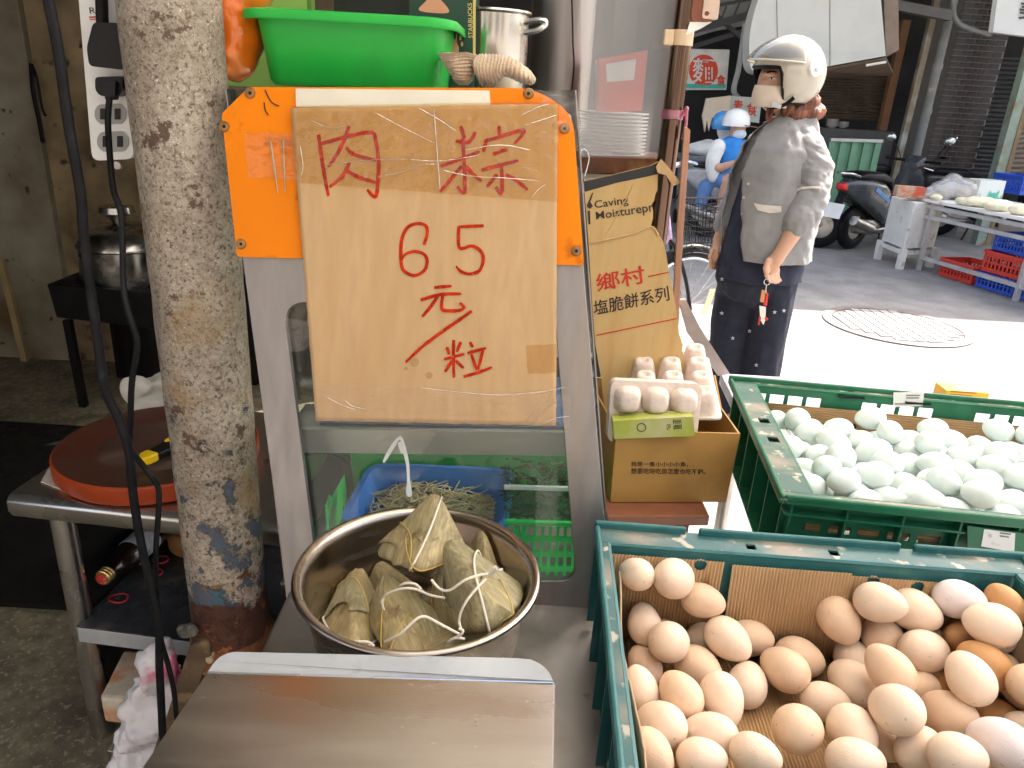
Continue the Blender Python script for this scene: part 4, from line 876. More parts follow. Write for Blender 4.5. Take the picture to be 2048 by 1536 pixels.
def zongzi(tips, mi, label, loops=(), flaps=(), ends=(), p_=3.4, seed=0, sc0=1.46):
    T = [PY(*q) for q in tips]; c = sum(T, V((0,0,0)))/4
    T = [c+(q-c)*sc0 for q in T]
    fc = []
    for i in range(4):
        tri = [T[j] for j in range(4) if j != i]; n = (tri[1]-tri[0]).cross(tri[2]-tri[0]).normalized(); h = n.dot(tri[0]-c)
        if h < 0: n, h = -n, -h
        fc.append((n, max(h, .016)))
    def rad(u):
        s_ = 0
        for n, h in fc: s_ += max(0, n.dot(u)/h)**p_
        r_ = s_**(-1/p_)
        return min(r_, .078)
    ax = (T[0]-c).normalized(); x_ = ax.orthogonal().normalized(); y_ = ax.cross(x_)
    Rm = Matrix((x_, y_, ax)).transposed()
    th = thing('rice_dumpling', label, 'dumpling', c)
    # wrapped leaf body, with shallow pleats fanning from the tip
    nu, nv = 72, 44; rings = []
    for j in range(1, nv):
        t = PI*j/nv; g = []
        for k in range(nu):
            a = 2*PI*k/nu; u = V((math.sin(t)*math.cos(a), math.sin(t)*math.sin(a), math.cos(t)))
            uw = Rm @ u; r_ = rad(uw)
            r_ *= 1+.018*noise.noise(V((math.cos(a)*5, math.sin(a)*5, t*.8+seed)))+.010*noise.noise(V((math.cos(a)*14, math.sin(a)*14, t*.6+seed)))
            st_ = (a*3/(2*PI)+.10*math.sin(3*t+seed)+seed*.37) % 1.0
            r_ *= 1+.028*st_        # overlapping leaf edge: a ramp with a sharp step
            g.append(u*r_)
        rings.append(g)
    bb_ = B(); bb_.loft(rings, False, False)
    top = V((0,0,1))*rad(ax); bot = V((0,0,-1))*rad(-ax); n0 = 0; bb_.v += [top, bot]; A, Z_ = len(bb_.v)-2, len(bb_.v)-1
    for k in range(nu):
        bb_.f.append((A, n0+(k+1) % nu, n0+k)); bb_.f.append((Z_, (nv-2)*nu+k, (nv-2)*nu+(k+1) % nu))
    Xi = Rm.transposed(); bb_.v = [Xi @ (inpot(c+Rm @ p)-c) for p in bb_.v]
    me = bb_.mesh('leaf_wrap', LEAFS[mi], True, sharp=60)
    place(me, 'leaf_wrap', Matrix.Translation(c) @ Rm.to_4x4(), th)
    # loose leaf flaps hugging the body
    for fi, (axd, l0, l1, a0, a1) in enumerate(flaps):
        fx = V(axd).normalized(); f1 = fx.orthogonal().normalized(); f2 = fx.cross(f1); rows = []
        for j in range(9):
            la = R(l0+(l1-l0)*j/8); r_ = []
            for k in range(25):
                an = R(a0+(a1-a0)*k/24); u = (f1*math.cos(an)+f2*math.sin(an))*math.cos(la)+fx*math.sin(la)
                ed = max(0, abs(j-4)-3)
                r_.append(inpot(c+u*(rad(u)*1.045+.0018+.0022*ed+.001*noise.noise(u*9+V((seed, fi, 0))))))
            rows.append(r_)
        Xi = Rm.transposed(); fm = B().grid([[Xi @ (p-c) for p in r_] for r_ in rows]).mesh('leaf', LEAFS[(mi+1) % 3], True, sharp=60, wind=False); fo = place(fm, 'leaf', Matrix.Translation(c) @ Rm.to_4x4(), th); md = fo.modifiers.new('t', 'SOLIDIFY'); md.thickness = .0007
        B().tube(rows[0], .0008, 5).obj('leaf_margin', VEIN, th, True)
    for n, o in loops:
        n = V(n).normalized(); x2 = n.orthogonal().normalized(); y2 = n.cross(x2); pts = []
        for k in range(48):
            a = 2*PI*k/48; u = (x2*math.cos(a)+y2*math.sin(a)+n*o).normalized(); pts.append(inpot(c+u*(rad(u)*1.05+.0026)))
        B().tube(pts, .0014, 7, closed=True).obj('string', STRING, th, True)
    for e in ends:
        B().tube(bez([PY(*q) for q in e], 6), .0015, 7).obj('string', STRING, th, True)
    return th
zongzi([(966, 1062, .875), (920, 1150, .87), (1025, 1165, .86), (975, 1190, .80)], 1, 'brown pointed dumpling tip rising behind the twine-bowed dumpling', flaps=[((0, .2, 1), -10, 30, 180, 330)], seed=1)
zongzi([(756, 1122, .87), (728, 1205, .84), (850, 1190, .85), (800, 1225, .785)], 1, 'dumpling half hidden below the topmost one, streaked leaf tip upward', flaps=[((1, 0, .4), -20, 20, 150, 330)], seed=2)
zongzi([(846, 1188, .80), (925, 1195, .82), (885, 1275, .78), (862, 1240, .74)], 2, 'dark green dumpling wedged deep between its neighbours', seed=3)
zongzi([(830, 1300, .70), (1005, 1228, .745), (960, 1296, .685), (905, 1250, .78)], 1, 'dumpling lying low against the front rim of the pot', seed=4, flaps=[((0, 0, 1), 0, 40, 200, 340)])
zongzi([(872, 978, .88), (938, 1106, .82), (744, 1108, .82), (838, 1138, .765)], 0, 'topmost olive dumpling pointing up over the pot rim with one string band', loops=[((.9, -.05, -.42), -.05)], flaps=[((-.8, -.2, -.5), 25, 62, 20, 330), ((.2, -.3, .9), 12, 50, 150, 300)], seed=5, sc0=1.2)
zongzi([(893, 1078, .825), (1066, 1200, .775), (884, 1252, .755), (985, 1238, .665)], 2, 'large greyish dumpling tied with a bow of white twine', loops=[((.86, .1, .25), .14)], flaps=[((-.6, -.3, .7), 10, 45, 100, 320), ((.1, -.4, -.9), 20, 55, 60, 300)],
       ends=[[(863, 1160, .70), (880, 1178, .69), (900, 1180, .685), (930, 1160, .685), (960, 1150, .695), (980, 1148, .705)], [(978, 1150, .70), (985, 1138, .70), (992, 1134, .70), (990, 1142, .70), (976, 1152, .70)], [(980, 1152, .70), (994, 1142, .69), (1006, 1138, .69)], [(972, 1158, .695), (950, 1180, .68), (928, 1210, .67), (918, 1240, .67), (924, 1262, .665)]], seed=6)
zongzi([(718, 1140, .83), (628, 1272, .765), (788, 1290, .765), (704, 1318, .672)], 1, 'pale dumpling with ridged leaf folds at the left inside the pot', loops=[((.1, .35, 1), .05)], flaps=[((.2, -.3, -1), 25, 60, 20, 330), ((-.7, -.4, .6), 12, 50, 120, 320)],
       ends=[[(690, 1288, .655), (710, 1284, .65), (735, 1284, .65), (748, 1292, .65)]], seed=7)
zongzi([(776, 1158, .79), (902, 1262, .735), (802, 1318, .668), (738, 1240, .755)], 0, 'plump dumpling in the middle of the pot with crossed twine', flaps=[((.6, -.2, .8), 0, 42, 110, 330), ((.8, -.4, -.2), 20, 55, 60, 330)],
       ends=[[(770, 1283, .655), (800, 1268, .648), (830, 1240, .655), (850, 1233, .66), (880, 1248, .66), (918, 1268, .66)], [(762, 1205, .74), (772, 1190, .73), (800, 1178, .725), (830, 1178, .725), (860, 1190, .73), (890, 1196, .735)], [(800, 1172, .735), (812, 1166, .73), (830, 1168, .73), (842, 1178, .73)], [(770, 1192, .735), (764, 1205, .73), (768, 1220, .73)], [(900, 1280, .655), (918, 1272, .652), (926, 1262, .652), (918, 1258, .654)], [(896, 1284, .655), (912, 1276, .652), (930, 1278, .652)]], seed=8)

# ================================================================== FOREGROUND STEEL BOX WITH BENT LIP
bx = thing('steel_lid_box', 'low stainless box with a bent-up back lip in front of the pot', 'box', (-.12, .4, CZ))
TZ_ = H-.555
TL, TR = PZ(415, 1345, TZ_), PZ(1107, 1365, TZ_)
BL, BR = TL+V((-.035, -.40, 0)), TR+V((-.018, -.40, 0))
BOXM = M('box_lid_steel', (.44,.41,.37), .30, 1, .10, 3, .03, 240, st=(.6, 3, 1), c2=(.33,.29,.25), c2s=3, c2t=.60, c2w=.12, c3=(.62,.58,.52), c3s=70, c3t=.735, c3w=.02)
B().prism([TL, TR, BR, BL], (0, 0, -.0015)).obj('lid', BOXM, bx)
LP = Plane((TL+TR)/2, V((0, -.45, .893)))
lipp = [(415, 1345)]+[tuple(q) for q in b2([(426, 1328), (440, 1314), (462, 1305), (484, 1304)], 4)]+[(1030, 1316), (1052, 1318)]+[tuple(q) for q in b2([(1062, 1319), (1084, 1330), (1099, 1346), (1107, 1365)], 4)]
lp = [LP.P(*q) for q in lipp]; lp[0] = TL+V((0, .0004, .0004)); lp[-1] = TR+V((0, .0004, .0004))
B().prism(lp, -LP.n*.0014).obj('lip', ALU, bx, bevel=.0004)
B().tube([TL, TR], .0011, 6).obj('fold_edge', STEELB, bx)
for P0, P1 in ((TL, BL), (TR, BR), (BL, BR)):
    d = V((0, 0, CZ-TZ_+.002)); B().prism([P0+V((0,0,-.002)), P1+V((0,0,-.002)), P1+d, P0+d], V((.0015, .0005, 0))).obj('side_panel', STEELD, bx)
B().prism([TL+V((.01,-.01,-.002)), TR+V((-.01,-.01,-.002)), TR+V((-.01,-.01,CZ-TZ_+.002)), TL+V((.01,-.01,CZ-TZ_+.002))], (0, -.0015, 0)).obj('back_panel', STEELD, bx)
# ================================================================== EGG CRATES
def corr(O, eu, ev, lu, lv, pitch, amp, holes=(), wob=0.0, seed=0, top=None):
    """single-faced corrugated card: ripples across eu, running along ev; round holes cut out; top(u) = ragged upper end"""
    O, eu, ev = V(O), V(eu).normalized(), V(ev).normalized(); n = eu.cross(ev); b = B(); N = max(8, int(lu/pitch*5)); lvs = 4
    def pt(u, v): return O+eu*u+ev*v+n*(amp*math.sin(2*PI*u/pitch)+wob*noise.noise(V((u*9, v*9, seed))))
    def cuts(u):
        tv = lv if top is None else top(u)
        cs = [0.0]; hs = [h for h in holes if abs(u-h[0]) <= h[2]]
        return tv, hs
    for i in range(N):
        ua, ub = lu*i/N, lu*(i+1)/N; um = (ua+ub)/2
        ta = lv if top is None else top(ua); tb_ = lv if top is None else top(ub)
        hs = sorted([h for h in holes if abs(um-h[0]) < h[2]], key=lambda h: h[1])
        def hh(h, u): return math.sqrt(max(0, h[2]**2-(u-h[0])**2))
        la, lb = 0.0, 0.0; segs = []
        for h in hs:
            segs.append((la, lb, h[1]-hh(h, ua), h[1]-hh(h, ub))); la, lb = h[1]+hh(h, ua), h[1]+hh(h, ub)
        segs.append((la, lb, ta, tb_))
        for a0, b0, a1, b1 in segs:
            k = 1
            for j in range(k):
                s0, s1 = j/k, (j+1)/k
                b.add([pt(ua, a0+(a1-a0)*s0), pt(ub, b0+(b1-b0)*s0), pt(ub, b0+(b1-b0)*s1), pt(ua, a0+(a1-a0)*s1)], [(0, 1, 2, 3)])
    return b
CORR = M('corrugated_liner', (.50,.315,.155), .8, 0, .12, 8, c2=(.40,.24,.11), c2s=5, c2t=.62, c2w=.1)
LINER = M('smooth_liner_card', (.40,.28,.17), .75, 0, .12, 6, .08, 60)
def rim_mat(name, c): return M(name, c, .42, 0, .15, 8, .1, 60, c2=(.27,.225,.165), c2s=9, c2t=.555, c2w=.08, c3=(.42,.38,.30), c3s=40, c3t=.62, c3w=.03)
class Crate:
    def __init__(s, name, label, O, ang, L, W, zt, zb, fl, mat, dirty, inset=.012, wallholes=None, lips=None):
        """O: outer far-left corner on the rim; u runs to the right, v towards the camera"""
        s.O = V((O.x, O.y, 0)); s.eu = V((math.cos(ang), math.sin(ang), 0)); s.ev = V((math.sin(ang), -math.cos(ang), 0)); s.L, s.W, s.zt, s.zb = L, W, zt, zb
        s.t = thing(name, label, 'crate', s.p(L/2, W/2, zb)); t = s.t; fb, fr, ff, fl_ = fl      # back, right, front, left flange widths
        up = V((0, 0, 1)); s.fl = fl
        def slab(q, h, nm, m, bev=.002, holes=()): return B().prism(q, V((0, 0, h)), holes).obj(nm, m, t, bevel=bev)
        hb = []
        for hu in (L*.36, L*.55): hb.append([s.p(hu-.006, fb*.45, zt-.006), s.p(hu+.006, fb*.45, zt-.006), s.p(hu+.006, fb*.75, zt-.006), s.p(hu-.006, fb*.75, zt-.006)])
        slab([s.p(0, 0, zt-.006), s.p(L, 0, zt-.006), s.p(L, fb, zt-.006), s.p(0, fb, zt-.006)], .004, 'rim', dirty, .001, hb)
        hl = []
        for hv in (W*.42, W*.58): hl.append([s.p(fl_*.45, hv-.011, zt-.006), s.p(fl_*.8, hv-.011, zt-.006), s.p(fl_*.8, hv+.009, zt-.006), s.p(fl_*.45, hv+.009, zt-.006)])
        slab([s.p(0, fb, zt-.006), s.p(fl_, fb, zt-.006), s.p(fl_, W-ff, zt-.006), s.p(0, W-ff, zt-.006)], .004, 'rim', dirty, .001, hl if fl_ > .03 else ())
        slab([s.p(L-fr, fb, zt-.006), s.p(L, fb, zt-.006), s.p(L, W-ff, zt-.006), s.p(L-fr, W-ff, zt-.006)], .004, 'rim', dirty, .001)
        slab([s.p(0, W-ff, zt-.006), s.p(L, W-ff, zt-.006), s.p(L, W, zt-.006), s.p(0, W, zt-.006)], .004, 'rim', dirty, .001)
        lw = .007
        segs = lips or [(.0, 1.0)]
        for a0, a1 in segs: slab([s.p(L*a0, 0, zt-.012), s.p(L*a1, 0, zt-.012), s.p(L*a1, lw, zt-.012), s.p(L*a0, lw, zt-.012)], .020, 'lip', mat, .003)
        slab([s.p(0, lw, zt-.012), s.p(lw, lw, zt-.012), s.p(lw, W, zt-.012), s.p(0, W, zt-.012)], .016, 'lip', mat, .003)
        slab([s.p(L-lw, lw, zt-.012), s.p(L, lw, zt-.012), s.p(L, W, zt-.012), s.p(L-lw, W, zt-.012)], .016, 'lip', mat, .003)
        slab([s.p(lw, W-lw, zt-.012), s.p(L-lw, W-lw, zt-.012), s.p(L-lw, W, zt-.012), s.p(lw, W, zt-.012)], .016, 'lip', mat, .003)
        # inner edge bead
        for q0, q1 in (((fl_, fb), (L-fr, fb)), ((fl_, fb), (fl_, W-ff)), ((L-fr, fb), (L-fr, W-ff)), ((fl_, W-ff), (L-fr, W-ff))):
            B().tube([s.p(*q0, zt-.005), s.p(*q1, zt-.005)], .0035, 6).obj('rim_bead', mat, t, True)
        # walls with windows
        h = zt-.006-zb; tw = .0035
        def wall(p0, p1, nrm, wins, nm='wall'):
            d = p1-p0; Lw = d.length
            holes = [[p0+d*a0+up*(h*b0), p0+d*a1+up*(h*b0), p0+d*a1+up*(h*b1), p0+d*a0+up*(h*b1)] for a0, a1, b0, b1 in wins]
            B().prism([p0, p1, p1+up*h, p0+up*h], nrm*tw, holes).obj(nm, mat, t)
        wins = []
        n = 14
        for k in range(n):
            a0 = .04+k*.92/n
            if k % 7 == 5: continue
            wins.append((a0+.008, a0+.92/n-.008, .58, .68)); wins.append((a0+.012, a0+.92/n-.012, .12, .5))
        wb = []
        for k in range(16):
            a0 = .05+k*.9/16
            if k in (4, 5, 10, 11): continue
            wb.append((a0+.006, a0+.9/16-.006, .72, .90)); wb.append((a0+.014, a0+.9/16-.014, .36, .64))
        i = inset
        wall(s.p(i, fb+.002, zb), s.p(L-i, fb+.002, zb), s.ev*-1, wb if fb < .03 else ())
        for q_ in hb: c_ = sum(q_, V((0, 0, 0)))/4; B().box(c_-V((0, 0, .0045)), (.05, .030, .003)).obj('hole_shade', BLACK, t)  # black plates added under the rim holes so they read as dark
        wall(s.p(i, W-ff-.006, zb), s.p(L-i, W-ff-.006, zb), s.ev, wins)
        wall(s.p(fl_+.001, fb+.006, zb), s.p(fl_+.001, W-ff-.01, zb), s.eu*-1, [w_ for w_ in wins if .1 < w_[0] < .85])
        wall(s.p(L-fr-.004, fb+.006, zb), s.p(L-fr-.004, W-ff-.01, zb), s.eu, [w_ for w_ in wins if .1 < w_[0] < .85])
        # outside ribs on the near and left walls, horizontal band under the rim
        for k in range(9):
            u = .02+k*(L-.04)/8; B().prism([s.p(u, W-ff-.002, zt-.013), s.p(u+.003, W-ff-.002, zt-.013), s.p(u+.003, W-ff-.002, zb+.01), s.p(u, W-ff-.002, zb+.01)], s.ev*(ff*.75)).obj('rib', mat, t)
        B().prism([s.p(.012, W-ff-.002, zt-.030), s.p(L-.012, W-ff-.002, zt-.030), s.p(L-.012, W-ff-.002, zt-.033), s.p(.012, W-ff-.002, zt-.033)], s.ev*(ff*.8)).obj('rib', mat, t)
        for k in range(6):
            v = .02+k*(W-.05)/5; B().prism([s.p(fl_-.004, v, zt-.013), s.p(fl_-.004, v+.003, zt-.013), s.p(fl_-.004, v+.003, zb+.01), s.p(fl_-.004, v, zb+.01)], s.eu*(-fl_*.7)).obj('rib', mat, t)
        B().prism([s.p(.012, fb, zb), s.p(L-.012, fb, zb), s.p(L-.012, W-ff, zb), s.p(.012, W-ff, zb)], up*.003).obj('base', mat, t)
    def p(s, u, v, z): return s.O+s.eu*u+s.ev*v+V((0, 0, z))
    def uv(s, P): d = V((P.x, P.y, 0))-s.O; return d.dot(s.eu), d.dot(s.ev)
ZB = CZ+.001; ZR = H-.545
TEAL = M('teal_crate_plastic', (.022,.125,.125), .38, 0, .15, 8, .08, 60, c2=(.05,.17,.165), c2s=14, c2t=.62)
TEALD = rim_mat('teal_rim_dirty', (.035,.115,.11))
a1 = PZ(1189, 1048, ZR); b1 = PZ(1992, 1108, ZR); an = math.atan2(b1.y-a1.y, b1.x-a1.x)
CA = Crate('egg_crate', 'teal plastic crate of brown hen eggs on the steel counter', a1, an, (b1-a1).length+.035, .46, ZR, ZB, (.040, .030, .030, .017), TEAL, TEALD, lips=[(0, .215), (.245, .715), (.745, 1.0)])
L_, W_ = CA.L, CA.W
# corrugated liner: floor, back panels, folded-out middle, sides
up = V((0, 0, 1))
lin = thing('crate_liner', 'corrugated cardboard lining inside the brown egg crate', 'cardboard', CA.p(L_/2, W_/2, ZB+.005))
fb, fr, ff, fl_ = CA.fl
corr(CA.p(fl_+.006, W_-ff-.004, ZB+.006), CA.eu, -CA.ev, L_-fl_-fr-.012, W_-fb-ff-.012, .0044, .0012).obj('floor_sheet', CORR, lin, True, solid=.0008, sharp=180, wind=False)
hz_ = ZR-.020-ZB
ub = CA.uv(PZ(1456, 1100, ZR))[0]; uc = CA.uv(PZ(1695, 1110, ZR))[0]; ud = CA.uv(PZ(1935, 1125, ZR))[0]
def bu(x, y):   # pixel -> (u, height) on the back wall
    P = PY(x, y, CA.p(L_*.5, fb+.008, 0).y); return CA.uv(P)[0], P.z-ZB-.006
h1 = bu(1402, 1134); h2 = bu(1408, 1188); h3 = bu(1738, 1160); h4 = bu(1826, 1170); h5 = bu(1316, 1118)
u0 = fl_+.004
corr(CA.p(u0, fb+.008, ZB+.006), CA.eu, up, ub-u0-.004, hz_, .0044, .0012, [(h1[0]-u0, h1[1], .0085), (h2[0]-u0, h2[1], .006)]).obj('back_sheet', CORR, lin, True, solid=.0008, sharp=180, wind=False)
corr(CA.p(uc+.004, fb+.008, ZB+.006), CA.eu, up, ud-uc, hz_-.006, .0044, .0012, [(h3[0]-uc, h3[1], .0085), (h4[0]-uc, h4[1], .0085)]).obj('back_sheet', CORR, lin, True, solid=.0008, sharp=180, wind=False)
tilt = (up+CA.ev*-.12).normalized()
corr(CA.p(ub+.006, fb+.026, ZB+.010), CA.eu, tilt, uc-ub-.004, hz_-.004, .0044, .0012, wob=.0015).obj('folded_sheet', CORR, lin, True, solid=.0008, sharp=180, wind=False)
# left leaning smooth sheet with ragged edge and side holes
rows = []
for i in range(41):
    v = fb+.03+(W_-fb-ff-.04)*i/40
    rg = .004*noise.noise(V((v*60, 0, 0)))+.002*noise.noise(V((v*200, 3, 0)))
    rows.append([CA.p(fl_+.004+.014*(1-k/6)+.006*(k/6)+.004*math.sin(v*22)*(k/6), v, ZB+.008+(hz_-.012+rg)*k/6) for k in range(7)])
B().grid(rows).obj('side_sheet', LINER, lin, True, solid=.0022, wind=False)
corr(CA.p(L_-fr-.010, fb+.05, ZB+.006), CA.ev, (up+CA.eu*.05), W_-fb-ff-.07, hz_-.020, .0044, .0012, [(.05, .085, .007)], wob=.002).obj('side_sheet', LINER, lin, True, solid=.0012, sharp=180, wind=False)

# ------------------------------------------------------------------ eggs
def egg_mesh(name, mat, a, b):
    g = B(); prof = []
    n = 20
    for i in range(n+1):
        t = PI*i/n; x = -math.cos(t); r_ = b*math.sin(t)*(1-.13*x-.03*x*x)*1.01; prof.append((r_, a*x))
    g.lathe(prof, (0,0,0), (1,0,0), 28, ref=(0,1,0)); return g.mesh(name, mat, True, sharp=180)
def egg_mat(name, c, v=.05):
    m = M(name, c, .48, 0, v, 14, .10, 420, c2=tuple(x*.90 for x in c), c2s=22, c2t=.56, c2w=.12, c3=tuple(x*.62 for x in c), c3s=190, c3t=.705, c3w=.03, sss=.25, rnd=.07, rvar=.05, spec=.35); return m
EG = {'c': egg_mat('cream_shell', (.81,.63,.475)), 't': egg_mat('tan_shell', (.75,.535,.365)), 'b': egg_mat('brown_shell', (.58,.30,.12)), 'w': egg_mat('pink_white_shell', (.82,.71,.67)), 'd': egg_mat('duck_shell', (.71,.79,.755), .03)}
EM = {k: egg_mesh('egg', m, *((.0285, .0217) if k != 'd' else (.0315, .0232))) for k, m in EG.items()}
def solve(L, zx, org, zs, base, a, b, lay, bnd, iters=30, reff=1.0, smax=1.10):
    """L: (x, y, long, short, angle, layer[, tone]) in zoomed pixels -> positions settled without overlap"""
    out = []
    for it in L:
        x, y = org[0]+it[0]/zx, org[1]+it[1]/zx; P = PZ(x, y, zs[it[5]]); d = (P-CP).dot(_fw)
        s_ = max(.95, min(smax, (it[3]/zx)*d/FPX/b)); rho = max(1.0, min(a/b, it[2]/max(it[3], 1)))
        s2 = min(1, max(.04, (rho*rho*b*b-b*b)/(a*a-b*b))); s1 = math.sqrt(s2); an = R(it[4])
        ip = _R*math.cos(an)-_U*math.sin(an); dv = (P-CP).normalized()
        c1 = ip*s1+dv*math.sqrt(1-s2); c2 = ip*s1-dv*math.sqrt(1-s2); ax = c1 if abs(c1.z) < abs(c2.z) else c2
        out.append([P, ax.normalized(), s_, it])
    for k in range(iters):
        for i in range(len(out)):
            for j in range(i):
                P, Q = out[i][0], out[j][0]; d = P-Q; L0 = d.length or 1e-5; n_ = d/L0
                def ext(o): c = abs(o[1].dot(n_)); return o[2]*math.sqrt((a*c)**2+(b*b)*(1-c*c))
                need = (ext(out[i])+ext(out[j]))*reff*.97
                if L0 < need:
                    e = need-L0; h_ = V((n_.x, n_.y, 0))*(e*.22); hi_, lo_ = (i, j) if P.z >= Q.z else (j, i)
                    out[i][0] = P+h_; out[j][0] = Q-h_; out[hi_][0] = out[hi_][0]+V((0, 0, e*.55)); out[lo_][0] = out[lo_][0]-V((0, 0, e*.2))
        for o in out:
            o[0].z = max(base+b*o[2]*.99, o[0].z); bnd(o)
    return out
def bound(C, pad, zmax):
    def f(o):
        u, v = C.uv(o[0]); u2 = min(max(u, C.fl[3]+pad), C.L-C.fl[1]-pad); v2 = min(max(v, C.fl[0]+pad), C.W-C.fl[2]-pad)
        o[0] += C.eu*(u2-u)+C.ev*(v2-v); o[0].z = min(o[0].z, zmax)
    return f
def put(out, kind, labels, group):
    for P, ax, s_, it in out:
        k = it[6] if len(it) > 6 else kind
        q = ax.to_track_quat('X', 'Z').to_matrix().to_4x4()
        if random.random() < .5: q = q @ Matrix.Rotation(PI, 4, 'Z')
        o = place(EM[k], 'egg', Matrix.Translation(P) @ q @ Matrix.Scale(s_, 4), label=labels[k], cat='egg', group=group[k])
HEN = [(350,320,88,85,0,1),(255,370,75,66,20,1),(470,425,92,72,15,0,'t'),(365,495,78,64,60,0,'t'),(280,522,95,78,80,1),(528,532,98,74,20,0),(398,640,97,92,0,1),(603,655,112,88,40,0),(750,615,108,85,10,0,'t'),(278,705,90,74,60,0,'t'),(525,745,115,95,40,0,'t'),(265,830,88,70,75,1),(435,872,112,95,55,1,'t'),(640,885,122,98,75,1),(740,793,104,90,100,0),(350,1005,120,105,20,1),(600,1045,130,100,15,1),(310,1140,115,92,50,1,'t'),(545,1165,125,92,0,1),(775,1160,115,92,20,1),
 (1000,697,128,92,20,0,'t'),(940,797,112,95,35,0,'t'),(1105,880,115,88,10,0),(998,1022,125,115,0,1,'t'),(1255,1035,130,118,60,1),(1262,412,95,88,60,1,'t'),(1133,530,110,85,60,0,'t'),(1345,585,112,88,15,1),(1210,660,92,82,70,0),(1483,428,108,90,25,1),(1235,820,112,98,40,0),(1695,440,102,80,10,1,'w'),(1620,535,100,80,10,0,'t'),(1388,480,70,62,60,0,'t'),(1500,560,80,70,0,0,'t'),(1800,595,138,98,15,2),(1950,605,105,80,60,1,'b'),(1577,665,125,100,0,1),(1420,745,122,98,50,2,'t'),(1725,700,90,75,0,0,'b'),(1885,800,128,98,40,1,'b'),(1770,835,118,100,60,2),(1445,945,122,112,20,2),(1600,800,90,80,0,0,'b'),(1700,940,128,112,30,1,'t'),(1560,870,90,80,0,0,'t'),(1925,960,100,85,40,0,'b'),(2030,920,100,92,0,1,'t'),(2020,770,90,80,0,0,'t'),(1930,1085,130,112,20,2,'w'),(1550,1110,120,95,150,1),(1740,1150,150,105,5,2),(1255,1190,145,105,0,1),(1420,1085,90,80,0,0,'t'),(2080,1010,110,90,30,1),(2100,830,110,90,30,1,'t'),(2090,650,100,85,30,1)]
res = solve(HEN, 2.3326, (1170, 1020), {0: ZB+.030, 1: ZB+.060, 2: ZB+.088}, ZB+.006, .0285, .0217, 0, bound(CA, .027, ZB+.125), reff=.985, smax=1.2)
put(res, 'c', {'c': 'pale cream hen egg in the teal crate', 't': 'light tan hen egg in the teal crate', 'b': 'deep brown hen egg in the teal crate', 'w': 'pinkish white hen egg in the teal crate'}, {'c': 'cream hen eggs in the teal crate', 't': 'tan hen eggs in the teal crate', 'b': 'deep brown hen eggs in the teal crate', 'w': 'pinkish white hen eggs in the teal crate'})

# ------------------------------------------------------------------ far crate on its table
TBZ = H-.685
FLc, FRc = PZ(1426, 746, TBZ), PZ(1884, 772, TBZ)
GCR = M('green_crate_plastic', (.012,.13,.062), .38, 0, .15, 8, .08, 60, c2=(.03,.19,.10), c2s=12, c2t=.62)
GCD = rim_mat('green_rim_dirty', (.035,.105,.075))
ZR2, ZB2 = H-.53, TBZ+.001
a2, b2_, n2 = PZ(1457, 756, ZR2), PZ(2040, 808, ZR2), PZ(1540, 992, ZR2)
an2 = math.atan2(b2_.y-a2.y, b2_.x-a2.x)
CB = Crate('egg_crate', 'dark green plastic crate of pale duck eggs on the grey table', a2, an2, .68, abs((n2-a2).dot(V((math.sin(an2), -math.cos(an2), 0)))), ZR2, ZB2, (.016, .05, .024, .052), GCR, GCD)
ev = CB.ev
tb_ = thing('grey_table', 'blue-grey steel table under the crate of duck eggs', 'table', CB.p(.3, .2, 0))
dirn = (FRc-FLc).normalized(); FRx = FLc+dirn*((FRc-FLc).length); nearl = CB.p(.10, CB.W-.02, TBZ)
q = [FLc+V((.02, 0, 0)), FRx, FRx+CB.eu*.30+ev*.12, CB.p(.72, CB.W-.01, TBZ), nearl]
B().prism(q, (0, 0, -.03)).obj('table_top', M('bluegrey_steel', (.33,.35,.40), .38, .7, .12, 5, .06, 60, c2=(.22,.22,.24), c2s=5, c2t=.6), tb_, bevel=.003)
for P in (q[0]+CB.eu*.06+ev*.05, q[1]+ev*.08-CB.eu*.05, q[3]-CB.eu*.05-ev*.05, q[4]+CB.eu*.02-ev*.05):
    B().tube([V((P.x, P.y, TBZ-.028)), V((P.x, P.y, 0))], .017, 12).obj('leg', STEEL, tb_, True)
L2, W2 = CB.L, CB.W; fb, fr, ff, fl_ = CB.fl
lin2 = thing('crate_liner', 'corrugated cardboard lining inside the duck egg crate', 'cardboard', CB.p(L2/2, W2/2, ZB2+.04))
def cu(x, y):
    P = PY(x, y, CB.p(L2*.5, fb+.012, 0).y); return CB.uv(P)[0]-fl_-.004, P.z-ZB2-.004
hs = []
for x, y in ((1585, 823), (1637, 824), (1690, 826), (1882, 838), (1935, 842), (1987, 845), (1656, 856), (1708, 857), (1895, 870), (1945, 872), (1604, 850)):
    u_, h_ = cu(x, y); hs.append((h_, u_, .0075))
hz2 = ZR2-.040-ZB2
